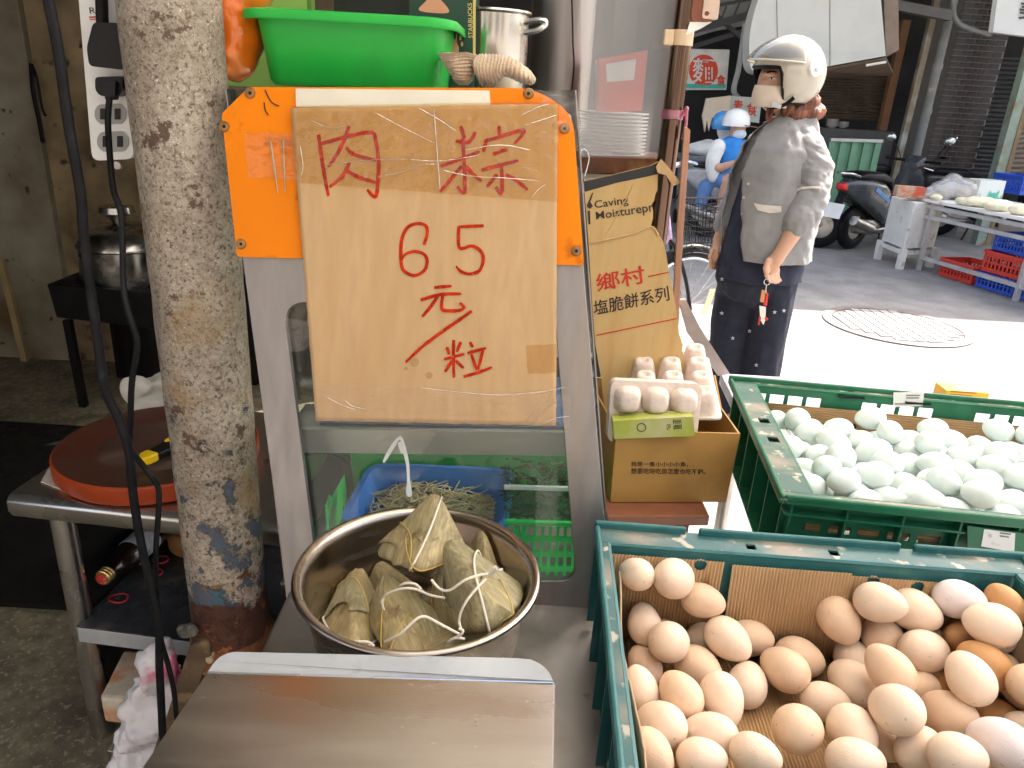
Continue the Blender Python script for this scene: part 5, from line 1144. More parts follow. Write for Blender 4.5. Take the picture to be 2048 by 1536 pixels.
# ripples run horizontally here: ripple axis is up
corr(CB.p(fl_+.004, fb+.012, ZB2+.004), up, CB.eu, hz2, L2-fl_-fr-.01, .0052, .0013, [(h_, u_, r_) for h_, u_, r_ in hs if .01 < h_ < hz2-.01]).obj('back_sheet', CORR, lin2, True, solid=.0008, sharp=180, wind=False)
corr(CB.p(fl_+.006, W2-ff-.012, ZB2+.004), up, CB.eu, hz2+.005, L2-fl_-fr-.01, .0052, .0013, [(.075, .06+.095*k, .011) for k in range(6)]).obj('front_sheet', CORR, lin2, True, solid=.0008, sharp=180, wind=False)
corr(CB.p(fl_+.006, fb+.016, ZB2+.004), up, CB.ev, hz2-.01, W2-fb-ff-.03, .0052, .0013).obj('side_sheet', CORR, lin2, True, solid=.0008, sharp=180, wind=False)
EB = ZB2+.044
B().prism([CB.p(fl_+.008, fb+.016, EB-.003), CB.p(L2-fr-.008, fb+.016, EB-.003), CB.p(L2-fr-.008, W2-ff-.016, EB-.003), CB.p(fl_+.008, W2-ff-.016, EB-.003)], (0, 0, -.003)).obj('floor_sheet', CORR, lin2)
DUCK = [(548,468,82,80,0),(672,465,72,66,60),(425,425,60,58,0),(470,520,70,66,60),(640,540,92,66,0),(832,485,85,62,10),(1045,460,85,60,0),(990,528,78,62,0),(1163,515,80,72,45),(1308,530,75,62,20),(1440,495,92,66,10),(815,555,108,78,20),(755,595,88,68,20),(610,605,85,65,10),(490,600,70,65,0),(1060,615,125,92,170),(1575,555,95,66,10),(1770,575,112,72,25),(1890,530,100,70,25),(1965,600,85,70,10),(2060,660,80,65,0),(1285,605,80,66,20),(1400,600,80,66,0),(1460,625,100,80,50),(1640,655,110,78,25),(1745,630,105,75,20),(1905,690,100,72,20),(620,715,105,82,15),(815,710,97,94,0),(700,685,80,70,0),(1150,690,98,85,10),(1300,690,85,75,0),(1445,705,95,75,10),(1635,755,102,85,40),(1845,745,108,80,20),(2020,750,100,78,0),(985,760,98,76,20),(615,810,95,78,20),(735,800,80,70,0),(720,860,90,70,0),(1465,790,125,82,15),(1270,820,100,85,40),(1075,835,118,85,5),(890,890,110,80,0),(840,845,95,75,0),(1140,910,100,80,10),(1510,880,120,85,30),(1340,915,115,80,0),(1730,880,125,85,10),(1840,825,110,80,15),(2010,840,100,80,0),(1960,925,110,80,0),(1740,950,110,80,15),(1650,930,90,80,0),(1000,930,100,78,0),(2100,900,100,80,0),(2120,760,100,80,0),(2130,620,90,75,0),(2060,560,90,75,0),(1560,990,110,80,0),(1860,980,110,80,0),(1420,1000,110,80,0),(2240,640,90,75,0),(2230,780,90,75,0),(2240,930,100,80,0),(2170,500,90,70,10),(2320,560,90,70,10),(2360,720,90,70,10),(2350,860,90,70,10)]
rs = random.Random(11)
L = [(x, y, a_, b_, an_, 1 if i % 2 else 2) for i, (x, y, a_, b_, an_) in enumerate(DUCK)]
low = []
for i in range(10):
    for j in range(8):
        P = CB.p(fl_+.04+(L2-fl_-fr-.08)*(i+.5*(j % 2))/9.5, fb+.04+(W2-fb-ff-.08)*j/7, EB+.023); low.append([P, V((rs.uniform(-1,1), rs.uniform(-1,1), 0)).normalized(), rs.uniform(.93, 1.0), (0,0,0,0,0,0)])
res = solve(L, 3.261, (1420, 720), {1: EB+.050, 2: EB+.062}, EB+.028, .0315, .0232, 0, bound(CB, .028, ZR2-.026), reff=.98)
put(res, 'd', {'d': 'pale bluish white duck egg heaped in the dark green crate'}, {'d': 'duck eggs in the dark green crate'})
for o in low: o[0].z = EB+.0225
put(low, 'd', {'d': 'pale bluish white duck egg heaped in the dark green crate'}, {'d': 'duck eggs in the dark green crate'})
# stickers on the crate
STK = M('white_sticker', (.70,.71,.68), .5, 0, .05, 20, c2=(.42,.42,.40), c2s=60, c2t=.66)
GREYINK = M('grey_print', (.16,.16,.16), .6)
yb_ = CB.p(L2*.5, fb+.0035, 0).y
def bw(x, y, dv=0.0):
    P = CB.p(0, fb+.0035+dv, 0); n = CB.ev; d = ray(x, y); return CP+d*((P-CP).dot(n)/d.dot(n))
stk = B().prism([bw(1787, 785), bw(1848, 784), bw(1845, 812), bw(1786, 814)], CB.ev*.0008).obj('sticker', STK, CB.t)
for i, (x0, x1, y) in enumerate(((1812, 1840, 791), (1812, 1838, 796), (1790, 1838, 808))):
    B().prism([bw(x0, y-1.3, .0012), bw(x1, y-1.3, .0012), bw(x1, y+1, .0012), bw(x0, y+1, .0012)], CB.ev*.0003).obj('print_line', GREYINK, stk)
def fw_(x, y, dv=0.0):
    P = CB.p(0, W2-.004+dv, 0); n = CB.ev; d = ray(x, y); return CP+d*((P-CP).dot(n)/d.dot(n))
stk = B().prism([fw_(1968, 1058), fw_(2030, 1066), fw_(2028, 1104), fw_(1962, 1092)], CB.ev*.0008).obj('sticker', STK, CB.t)
for x0, x1, y in ((2000, 2022, 1066), (2000, 2018, 1072)):
    B().prism([fw_(x0, y-1.4, .0012), fw_(x1, y+1.2, .0012), fw_(x1, y+3.6, .0012), fw_(x0, y+1, .0012)], CB.ev*.0003).obj('print_line', GREYINK, stk)
B().prism([fw_(1935, 1052), fw_(2060, 1068), fw_(2060, 1130), fw_(1935, 1114)], CB.ev*-.003).obj('solid_panel', GCR, CB.t)
# yellow box on the grey table
P0, P1 = PZ(1886, 806, TBZ+.001), PZ(1972, 812, TBZ+.001)
yb = thing('yellow_box', 'small yellow and white carton on the grey table behind the duck eggs', 'box', (P0+P1)/2)
YB = M('yellow_card', (.80,.42,.02), .5, 0, .06, 20)
zt_ = PY(1886, 780, P0.y).z; d = P1-P0; pr_ = V((-d.y, d.x, 0)).normalized()
B().prism([P0, P1, P1+pr_*.06, P0+pr_*.06], (0, 0, zt_-P0.z)).obj('carton', YB, yb, bevel=.001)
T0 = V((0, 0, zt_-P0.z+.0006))
B().prism([P0+d*.35+T0+pr_*.004, P0+d*.97+T0+pr_*.004, P0+d*.97+T0+pr_*.05, P0+d*.35+T0+pr_*.035], (0, 0, .0003)).obj('white_panel', WHITEP, yb)
for k in range(3): B().prism([P0+d*.1-pr_*.0006+V((0,0,.012+k*.010)), P0+d*(.5+.1*k)-pr_*.0006+V((0,0,.012+k*.010)), P0+d*(.5+.1*k)-pr_*.0006+V((0,0,.016+k*.010)), P0+d*.1-pr_*.0006+V((0,0,.016+k*.010))], -pr_*.0003).obj('print_line', M('brown_print', (.35,.14,.02), .6) if k == 0 else bpy.data.materials['brown_print'], yb)

# ================================================================== CARTON, EGG BOXES, TORN CARD
sz = H-.665
c0, c1 = PZ(1221, 1004, sz), PZ(1452, 1004, sz); ypl = c0.y
c1.y = c1.y
ctop = PY(1214, 862, c0.y).z; ctop2 = PY(1461, 868, c1.y).z; ch = (ctop+ctop2)/2-sz
cxd = (c1-c0); cxu = cxd.normalized(); cyu = V((-cxu.y, cxu.x, 0)); cw = cxd.length
def cq(u, v, h): return c0+cxu*u+cyu*v+V((0, 0, h))
cdp = .21
car = thing('cardboard_carton', 'small open cardboard carton with two lines of dark print holding egg boxes', 'carton', cq(cw/2, cdp/2, 0))
fl = .004
B().prism([cq(0, 0, 0), cq(cw, 0, 0), cq(cw+fl, 0, ch), cq(-fl, 0, ch+.004)], cyu*.003).obj('front_panel', CARDD, car)
B().prism([cq(0, .0035, 0), cq(0, cdp, 0), cq(-fl, cdp, ch), cq(-fl, .0035, ch+.002)], cxu*.003).obj('side_panel', CARDD, car)
B().prism([cq(cw, .0035, 0), cq(cw, cdp, 0), cq(cw+.012, cdp, ch+.03), cq(cw+.012, cdp*.8, ch+.045), cq(cw+.008, cdp*.5, ch+.004), cq(cw+fl, .0035, ch)], -cxu*.003).obj('side_panel', CARDD, car)
B().prism([cq(.004, .004, .001), cq(cw-.004, .004, .001), cq(cw-.004, cdp, .001), cq(.004, cdp, .001)], (0, 0, .003)).obj('bottom_panel', CARDD, car)
B().prism([cq(.004, cdp, 0), cq(cw-.004, cdp, 0), cq(cw-.002, cdp, ch), cq(.002, cdp, ch+.02)], cyu*.003).obj('back_panel', CARDY, car)
def cp_(x, y, e=.0006):
    n = -cyu; d = ray(x, y); P = c0+n*e; return CP+d*((P-CP).dot(n)/d.dot(n))
text('我是一隻小小小小鳥，', [cp_(1262, 933), cp_(1376, 934), cp_(1376, 924), cp_(1262, 923)], INK, car, bold=.012)
text('想要吃呀吃卻怎麼也吃不飽。', [cp_(1262, 948), cp_(1411, 949), cp_(1411, 938), cp_(1262, 936)], INK, car, bold=.012)
# stool board below
stl = thing('brown_stool', 'low brown wooden stool under the small carton', 'stool', cq(cw/2, .1, 0)-V((0, 0, sz)))
B().prism([cq(-.015, -.045, -.002), cq(cw-.045, -.045, -.002), cq(cw-.02, cdp+.02, -.002), cq(-.015, cdp+.02, -.002)], (0, 0, -.02)).obj('seat_board', M('red_brown_board', (.26,.095,.05), .4, 0, .15, 8, coat=.3), stl, bevel=.003)
for u in (.01, cw-.09):
    for v in (-.02, cdp-.02): B().beam(cq(u, v, -.02), cq(u, v, -sz), .03, .03).obj('leg', WOOD, stl)
# pulp egg boxes
PULP = M('pulp_card', (.70,.58,.50), .9, 0, .07, 14, .5, 90, c2=(.70,.58,.50), c2s=9, c2t=.55)
def cups(nx, ny, pitch, mat, th, Mx, h=.040, dim=True):
    g = B()
    for i in range(nx):
        for j in range(ny):
            cx_, cy_ = (i-(nx-1)/2)*pitch, (j-(ny-1)/2)*pitch
            rings = []
            for s_, z in ((pitch*1.0, 0), (pitch*.92, .006), (pitch*.80, h*.55), (pitch*.66, h*.92), (pitch*.52, h), (pitch*.30, h*.985 if dim else h*1.02), (pitch*.16, h*.90 if dim else h*1.03)):
                rings.append([V((cx_+x, cy_+y, z)) for x, y in rrect(-s_/2, -s_/2, s_/2, s_/2, s_*.36, 4)])
            g.loft(rings, True, True)
    g.xf(Mx); g.noise(.0007, 90)
    g.obj('cups', mat, th, True, sharp=70)
    w2, d2 = nx*pitch/2+.006, ny*pitch/2+.006
    f = B().prism([V((x, y, 0)) for x, y in rrect(-w2, -d2, w2, d2, .012, 4)], (0, 0, -.004)).xf(Mx).noise(.0008, 70); f.obj('flange', mat, th)
    return w2, d2
# rear box: upturned tray leaning back
C1 = PY(1342, 770, c0.y+.15)
M1 = Matrix.Translation(C1) @ Matrix.Rotation(R(-4), 4, 'Z') @ Matrix.Rotation(R(12), 4, 'X') @ Matrix.Rotation(R(-5), 4, 'Y')
e1 = thing('egg_tray', 'upturned pulp egg tray lying at the back of the carton', 'egg tray', C1)
cups(3, 4, .050, PULP, e1, M1)
# front box standing on edge: three cups face the street, its printed lid below
C2 = PY(1309, 826, c0.y+.035)
M2 = Matrix.Translation(C2) @ Matrix.Rotation(R(2), 4, 'Z') @ Matrix.Rotation(R(78), 4, 'X')
e2 = thing('egg_box', 'closed pulp egg box with yellow-green label standing in the carton', 'egg box', C2)
cups(3, 1, .049, PULP, e2, M2 @ Matrix.Translation((0, .022, 0)), .026, False)
w2, d2 = 3*.047/2+.008, .036
lidm = M('label_green', (.42,.46,.08), .5, 0, .1, 10, c2=(.55,.52,.25), c2s=8, c2t=.6)
g = B().prism([V((x, y, 0)) for x, y in rrect(-w2, -.055, w2, .055, .012, 4)], (0, 0, -.03)).xf(M2); g.obj('lid', PULP, e2, bevel=.003)
lbp = lambda x, y, e=.0: (lambda n, P, d: CP+d*((P-CP).dot(n)/d.dot(n)))(V((0, -1, 0)), V((0, C2.y-.037-e, 0)), ray(x, y))
lb_ = B().prism([lbp(1226, 842), lbp(1386, 833), lbp(1390, 872), lbp(1228, 878)], (0, .028, 0)).obj('paper_label', lidm, e2)
text('雞蛋', [lbp(1365, 858, .001), lbp(1363, 838, .001), lbp(1345, 839, .001), lbp(1347, 859, .001)], INK, e2)
text('Chin', [lbp(1334, 848, .001), lbp(1342, 848, .001), lbp(1341, 860, .001), lbp(1333, 860, .001)], INK, e2)
B().tube([lbp(1283+9*math.cos(k*PI/10), 855+8*math.sin(k*PI/10), .001) for k in range(20)], .0006, 5, closed=True).obj('round_print', INK, e2)
# torn sheet of printed board standing up behind the egg boxes
YT = c0.y+.165
tn = V((0, -1, .10)).normalized(); TP = Plane((0, YT, sz+.05), tn)
def tq(pts, off=0.0): return [TP.P(x, y, off) for x, y in pts]
outl = [(1167, 362), (1230, 348), (1300, 331), (1318, 322), (1322, 318), (1330, 328), (1345, 352), (1358, 366), (1350, 370), (1336, 368), (1318, 374), (1311, 388), (1308, 402), (1303, 409), (1306, 420), (1306, 436), (1302, 452), (1312, 460), (1326, 482), (1333, 510), (1338, 545), (1346, 580), (1351, 612), (1356, 640), (1358, 668), (1366, 690), (1364, 700), (1370, 716), (1372, 745), (1380, 830), (1384, 900), (1215, 900), (1203, 760), (1191, 690), (1184, 600), (1178, 500), (1172, 420)]
ts = thing('torn_board', 'tall torn cardboard sheet with red and black print standing behind the egg boxes', 'cardboard', TP.P(1290, 740))
B().prism(tq(outl), -tn*.0035).obj('sheet', CARDY, ts)
B().prism(tq([(1168, 363), (1230, 349), (1300, 332), (1318, 324), (1328, 345), (1300, 352), (1232, 366), (1169, 384)], .0006), -tn*.0003).obj('black_band', M('black_print_band', (.02,.019,.018), .5, 0, .3, 30), ts)
B().prism(tq([(1322, 318), (1330, 326), (1345, 344), (1362, 366), (1346, 372), (1332, 350), (1316, 346), (1312, 334)], .012), -tn*.003).obj('torn_tab', CARD, ts)
B().tube(bez(tq([(1182, 486), (1230, 476), (1270, 466), (1303, 454), (1316, 470)], .0006)), .0022, 6).obj('crease', CARDY, ts, True)
B().tube(bez(tq([(1212, 470), (1230, 440), (1240, 420), (1256, 392), (1266, 370)], .0004)), .0012, 6).obj('crease', CARDY, ts, True)
def tt(s, q, m, **k): text(s, tq(q, .0009), m, ts, **k)
tt('Caving', [(1190, 421), (1258, 412), (1255, 391), (1188, 402)], INK, bold=.012)
tt('Moisturepr', [(1193, 444), (1309, 428), (1305, 404), (1191, 424)], INK, bold=.012)
tt('鄉村', [(1195, 584), (1291, 566), (1287, 530), (1190, 549)], REDP, bold=.012)
tt('塩脆餅系列', [(1188, 632), (1340, 601), (1336, 571), (1186, 602)], INK, bold=.010)
for q in ([(1296, 552), (1338, 543.5), (1338, 545.5), (1296, 554.5)], [(1193, 669.5), (1354, 636), (1354, 638), (1193, 672)]): B().prism(tq(q, .0009), -tn*.0003).obj('red_line', REDP, ts)
for q in ([(1174, 410), (1184, 386), (1187, 385), (1181, 404), (1186, 412), (1180, 418), (1174, 414)], [(1175, 422), (1180, 421), (1181, 448), (1177, 449)]): B().prism(tq(q, .0009), -tn*.0003).obj('black_mark', INK, ts)
# pale plank along the table's left end
pk = thing('pale_plank', 'pale pinkish plank edge sloping down to the grey table', 'timber', PY(1450, 745, 1.75))
B().prism([PY(x, y, 1.44+.40*max(0, min(1, (y-600)/150))) for x, y in ((1358, 600), (1372, 600), (1400, 655), (1460, 748), (1436, 752), (1376, 668))], (0, .015, 0)).obj('plank', M('pale_timber', (.50,.40,.36), .7, 0, .1, 12), pk)
# ================================================================== WOMAN IN HELMET
YW = 3.3; PXM = .00207
def W(x, y, dy=0.0): return PY(x, y, YW+dy)
def chain(g, pts, n=12):
    """tapered capsule chain: (px, py, dy, radius in px)"""
    P = [W(a, b_, c) for a, b_, c, r_ in pts]; r = [q[3]*PXM for q in pts]
    path, rad = [], []
    for i in range(len(P)-1):
        for k in range(6):
            t = k/6; path.append(P[i].lerp(P[i+1], t)); rad.append(r[i]*(1-t)+r[i+1]*t)
    path.append(P[-1]); rad.append(r[-1]); g.tube(path, rad, n)
    for p, q in zip(P, r): g.ell(p, (q, q, q), n=10, m=7)
SKIN = M('skin', (.52,.30,.20), .5, 0, .08, 12, .05, 90, sss=.15)
wf = W(1490, 860); wom = thing('person', 'woman in cream open-face helmet, mask and grey shirt standing by the crates', 'person', (W(1530, 500).x, YW, 0))
g = B()
g.ell(W(1556, 168, -.005), (.082, .075, .112), n=20, m=14)      # skull
g.ell(W(1550, 190, -.01), (.062, .058, .065))                    # jaw
g.ell(W(1528, 172, -.03), (.012, .012, .018))                     # nose
g.ell(W(1537, 150, -.045), (.03, .03, .014))                     # brow
g.ell(W(1532, 180, -.045), (.03, .026, .03))                     # cheek
chain(g, [(1570, 190, 0, 26), (1576, 225, 0, 24), (1580, 255, 0, 26)])
chain(g, [(1576, 278, 0, 34), (1562, 340, 0, 52), (1545, 420, 0, 56), (1535, 500, 0, 60)], 16)
chain(g, [(1560, 520, -.04, 36), (1540, 640, -.03, 26), (1520, 745, -.03, 20), (1500, 850, -.02, 17)])
chain(g, [(1490, 520, .06, 36), (1465, 640, .06, 26), (1455, 745, .06, 20), (1447, 830, .06, 17)])
for bx_, by_, dy in ((1500, 850, -.02), (1447, 830, .06)):
    p = W(bx_, by_, dy); g.ell((p.x-.06, p.y-.02, .045), (.12, .045, .045)); g.tube([p, (p.x-.01, p.y, .05)], [.035, .035], 10)
chain(g, [(1606, 296, -.06, 18), (1622, 350, -.12, 17), (1610, 418, -.165, 17), (1588, 462, -.20, 18), (1562, 505, -.22, 13.5), (1552, 520, -.22, 14)])
chain(g, [(1524, 298, .08, 16), (1488, 362, .11, 15), (1456, 432, .10, 15), (1441, 475, .08, 15), (1436, 495, .06, 13)])
# near hand: palm, thumb and four curled fingers
g.ell(W(1545, 530, -.22), (.030, .022, .042), Matrix.Rotation(R(-12), 3, 'Y'))
for dx, ln_, dy in ((0, 1.0, -.012), (8, 1.06, -.004), (15, 1.0, .004), (21, .85, .012)):
    chain(g, [(1535+dx, 538, -.22+dy*2, 4.6), (1533+dx*1.05, 538+14*ln_, -.222+dy*2, 4.4), (1538+dx*.95, 538+23*ln_, -.21+dy*2, 4.0), (1545+dx*.8, 538+27*ln_, -.19+dy*2, 3.4)], 8)
chain(g, [(1536, 520, -.24, 5.5), (1530, 536, -.25, 5), (1532, 550, -.245, 4.4), (1536, 558, -.235, 3.8)], 8)
# far hand
g.ell(W(1431, 508, .05), (.026, .02, .036))
for dx, ln_, dy in ((-8, .9, -.01), (-2, 1, 0), (4, 1, .01), (9, .85, .02)):
    chain(g, [(1430+dx, 516, .05+dy, 4.2), (1428+dx, 526+3*ln_, .05+dy, 4), (1431+dx, 534+4*ln_, .06+dy, 3.4)], 8)
chain(g, [(1424, 500, .03, 5), (1419, 514, .02, 4.6), (1422, 524, .025, 3.8)], 8)
body = g.obj('body', SKIN, wom, rem=.0058, it=4)
from mathutils.bvhtree import BVHTree
def caster(o):
    me = o.data; off = wloc(o); t = BVHTree.FromPolygons([v.co+off for v in me.vertices], [tuple(p.vertices) for p in me.polygons])
    def f(x, y):
        d = ray(x, y).normalized(); h = t.ray_cast(CP, d); return (h[0], h[1]) if h[0] else (None, None)
    return f
def decal(cast, pts, mat, name, parent, e=.002, thick=.0015):
    P = []
    for x, y in pts:
        h, n = cast(x, y)
        if h is None: return
        P.append(h+n*e)
    B().add(P, [tuple(range(len(P)))]).obj(name, mat, parent, solid=thick, wind=False)
EYEW = M('eye_white', (.6,.57,.53), .3); EYED = M('iris', (.02,.012,.01), .2)
ca = caster(body)
decal(ca, b2([(1538, 157), (1543, 154.5), (1549, 155), (1553, 157), (1546, 159)], 3, True), EYEW, 'eye', wom, .001)
decal(ca, circ(1543.5, 156.6, 1.9, 10), EYED, 'iris', wom, .0018)
decal(ca, b2([(1537, 156.5), (1543, 153.5), (1549, 153.8), (1554, 156.5), (1549, 154.8), (1543, 154.8)], 3, True), EYED, 'eyelid', wom, .0015)
decal(ca, b2([(1534, 145), (1543, 141.5), (1553, 143.5), (1553, 145.5), (1543, 144), (1535, 147)], 3, True), EYED, 'eyebrow', wom, .001)
# clothes
def fold(o, amp, sc_, seed, st=(1, 1, .35)):
    for v in o.data.vertices:
        p = V((v.co.x*st[0], v.co.y*st[1], v.co.z*st[2]))*sc_+V((seed, seed, 0)); v.co += v.normal*(amp*(noise.noise(p)+.5*noise.noise(p*2.3)))
def crump(o, amp, sc_, seed):   # sharp cloth creases running across the limb
    for v in o.data.vertices:
        p = V((v.co.x+v.co.z*.5, v.co.y, v.co.z*1.7))*sc_+V((seed, seed*.7, 0)); v.co += v.normal*(amp*(abs(noise.noise(p))-.16))
TUNIC = M('navy_tunic', (.018,.022,.045), .85, 0, .12, 14, .1, 300)
g = B()
def oval(x, y, dy, rx, ry): 
    c = W(x, y, dy); return [c+V((rx*PXM*math.cos(2*PI*k/28), ry*math.sin(2*PI*k/28), 0)) for k in range(28)]
g.loft([oval(1572, 262, 0, 40, .06), oval(1560, 330, 0, 66, .11), oval(1545, 420, -.005, 80, .13), oval(1528, 500, -.01, 86, .15), oval(1518, 556, -.01, 90, .155)])
tun = g.obj('tunic', TUNIC, wom, rem=.009, it=4); fold(tun, .006, 14, 1)
SHIRT = M('grey_linen_shirt', (.235,.235,.235), .9, 0, .10, 16, .8, 16, bst=(1.6, 1.6, .55), c2=(.195,.195,.195), c2s=8, c2t=.6, sheen=.1)
g = B()
def ovp(x, y, dy, rx, ry, a0, a1, n=70):   # partial oval: an open sheet wrapped round the back
    c = W(x, y, dy); return [c+V((rx*PXM*math.cos(R(a0+(a1-a0)*k/(n-1))), ry*math.sin(R(a0+(a1-a0)*k/(n-1))), 0)) for k in range(n)]
# angles: 0 = +x (her back), 180 = -x (her front), 270 = towards the camera
spec = [(1590, 232, 0, 38, .065, -150, 140), (1577, 258, 0, 56, .10, -150, 152), (1563, 298, 0, 82, .145, -148, 160), (1556, 350, 0, 96, .165, -148, 166), (1548, 400, -.005, 98, .175, -146, 170), (1540, 450, -.01, 97, .18, -142, 172), (1533, 490, -.01, 95, .185, -137, 172), (1530, 512, -.01, 95, .19, -134, 172)]
rings = [ovp(*q) for q in spec]
dense = []
for i in range(len(rings)-1):
    for k in range(11): dense.append([a_.lerp(b_, k/11) for a_, b_ in zip(rings[i], rings[i+1])])
dense.append(rings[-1])
sh = B().grid(dense).obj('shirt', SHIRT, wom, True, solid=.006, wind=True, sharp=180)
for v in sh.data.vertices:
    p = V((v.co.x, v.co.y, v.co.z*.45))*11; q_ = V((v.co.x+v.co.z*.45, v.co.y, v.co.z*.35-v.co.x*.3))*13; v.co += V((1, -1, 0)).normalized()*(.020*noise.noise(p)+.024*(abs(noise.noise(q_))-.25)+.010*(abs(noise.noise(q_*2.3))-.25)+.003*noise.noise(q_*6))
g = B()
chain(g, [(1602, 278, -.05, 30), (1614, 296, -.07, 33), (1628, 338, -.11, 36), (1622, 390, -.15, 34), (1606, 425, -.17, 34), (1594, 448, -.19, 30)], 20)
slv = g.obj('sleeve', SHIRT, wom, rem=.006, it=5); crump(slv, .016, 10, 3); crump(slv, .006, 24, 4)
g = B(); chain(g, [(1540, 272, .06, 26), (1522, 290, .08, 29), (1492, 350, .11, 29), (1462, 420, .10, 26), (1448, 450, .09, 22)], 18)
s2 = g.obj('sleeve', SHIRT, wom, rem=.007, it=4); crump(s2, .014, 11, 5); crump(s2, .006, 24, 6)
TRIM = M('pale_trim', (.55,.50,.44), .85)
cs = caster(slv); ss = caster(sh)
decal(cs, [(1590, 380), (1604, 375), (1622, 372), (1640, 373), (1640, 378), (1622, 377), (1604, 380), (1591, 385)], TRIM, 'sleeve_band', wom, .004)
for x, y in ((1498, 368), (1489, 395), (1484, 427), (1478, 455)):
    decal(ss, circ(x, y, 2.6, 8), TRIM, 'button', wom, .007)
decal(ss, [(1508, 406), (1530, 410), (1562, 412), (1562, 424), (1540, 426), (1516, 420)], TRIM, 'pocket_flap', wom, .007)
g = B()
g.tube(bez([W(1606, 222, .03), W(1560, 236, .07), W(1530, 252, .05)]), .016, 10); g.obj('collar', SHIRT, wom, True)
TRO = M('navy_trousers', (.011,.014,.028), .85, 0, .12, 14, .1, 200)
g = B()
chain(g, [(1512, 520, .0, 74), (1500, 545, .0, 74)], 20)
chain(g, [(1552, 545, -.03, 47), (1543, 620, -.03, 43), (1530, 690, -.03, 41), (1520, 760, -.03, 41), (1508, 850, -.02, 42)], 20)
chain(g, [(1482, 545, .05, 45), (1464, 620, .06, 44), (1456, 700, .06, 42), (1448, 760, .06, 42), (1440, 830, .06, 42)], 20)
tro = g.obj('trousers', TRO, wom, rem=.009, it=4); fold(tro, .008, 16, 7, (1, 1, .3))
ct_ = caster(tro); STAR = M('pale_star_print', (.45,.45,.5), .8)
def star(x, y, r_): return [(x+r_*(1 if k % 2 == 0 else .4)*math.sin(PI*k/5), y-r_*(1 if k % 2 == 0 else .4)*math.cos(PI*k/5)) for k in range(10)]
for x, y in ((1567, 621), (1549, 624), (1500, 662), (1465, 676), (1513, 730), (1445, 558), (1444, 626)): decal(ct_, star(x, y, 4.4), STAR, 'star_print', wom, .003)
HAIR = M('red_brown_hair', (.13,.045,.025), .45, 0, .4, 12, .5, 60, st=(6, 6, 1), c2=(.30,.10,.05), c2s=3, c2t=.58)
g = B()
for x, y, dy, rx, ry, rz in ((1605, 205, 0, .07, .07, .05), (1615, 225, .0, .065, .07, .035), (1590, 228, -.03, .045, .05, .035), (1632, 222, 0, .035, .05, .03), (1575, 215, -.04, .03, .03, .04), (1541, 228, -.03, .014, .02, .035)): g.ell(W(x, y, dy), (rx, ry, rz))
hr = g.obj('hair', HAIR, wom, rem=.0045, it=4); fold(hr, .005, 110, 9, (1, 1, .12)); fold(hr, .008, 20, 2, (1, 1, .3))
# helmet: open-face shell, liner, visor, hinge, strap
HC = W(1577, 148, 0); HR = V((.142, .132, .142))
HSH = M('cream_gloss_shell', (.42,.385,.32), .12, 0, .03, 6, coat=.8, rvar=.02)
fx = V((-.97, -.24, 0)).normalized(); fy = V((.24, -.97, 0)).normalized()      # forward, and her left (towards the camera)
def hs_(az, el, k=1.0):   # azimuth 0 = forward, + towards camera
    u = fx*math.cos(el)*math.cos(az)+fy*math.cos(el)*math.sin(az)+V((0, 0, 1))*math.sin(el); return HC+V((u.x*HR.x, u.y*HR.y, u.z*HR.z))*k
def hel(name, mat, k, thick, emin, parent, na=72, ne=26, a0=-180, a1=180, emax=90, shape=None):
    rows = []
    for j in range(ne+1):
        r_ = []
        for i in range(na+1):
            az = R(a0+(a1-a0)*i/na); lo = emin(math.degrees(az)); el = R(lo+(emax-.4-lo)*j/ne); r_.append(hs_(az, el, k))
        rows.append(r_)
    return B().grid(rows).obj(name, mat, parent, True, solid=thick, wind=False, sharp=180), rows[0]
def edge(az):
    a_ = abs(az)
    if a_ < 46: return 8
    if a_ < 62: t = (a_-46)/16; return 8-62*t*t*(3-2*t)
    return -54+4*math.sin(R(a_))
shell, er = hel('helmet_shell', HSH, 1.0, .006, edge, wom)
hel('helmet_liner', BLACK, .94, .012, lambda a_: edge(a_)-3, wom)
B().tube(er[:-1], .006, 8, closed=True).obj('helmet_trim', BLACK, wom, True)
VIS = film('smoked_visor', (.80,.78,.70), .10, .03, .0, 3, haze=.02)
def vis(name, dy=0):
    rows = []
    for j in range(15):
        r_ = []
        for i in range(41):
            az = R(-82+164*i/40); el = R(14+44*j/14); b_ = 1.06+.22*(1-j/14)**1.3*max(0, math.cos(az)); r_.append(hs_(az, el, b_))
        rows.append(r_)
    B().grid(rows).obj(name, VIS, wom, True, solid=.002, wind=False, sharp=180)
    B().tube(rows[0], .0035, 6).obj('visor_edge', M('visor_edge_plastic', (.5,.5,.46), .2), wom, True)
vis('visor')
hc = hs_(R(100), R(6), 1.02); hd = (hc-HC).normalized()
B().lathe([(0, .012), (.012, .012), (.014, .009), (.026, .008), (.029, .0), (.029, -.012), (0, -.012)], hc, hd, 24).obj('visor_hinge', M('white_hinge', (.7,.68,.62), .25), wom, True)
B().lathe([(0, .0145), (.008, .0145), (.009, .012), (0, .012)], hc, hd, 16).obj('hinge_screw', STEELD, wom, True)
B().tube(bez([W(1588, 195, -.12), W(1572, 208, -.11), W(1552, 214, -.09), W(1534, 212, -.06), W(1524, 205, 0)]), .009, 8, sq=.4).obj('chin_strap', BLACK, wom, True)
B().box(W(1552, 211, -.105), (.042, .01, .018), Matrix.Rotation(R(12), 3, 'Y')).obj('buckle', M('buckle_grey', (.4,.4,.4), .3), wom, bevel=.002)
MASK = M('beige_mask', (.62,.52,.43), .85, 0, .05, 20, .1, 200)
g = B()
rows = []
mc = W(1550, 188, -.012)
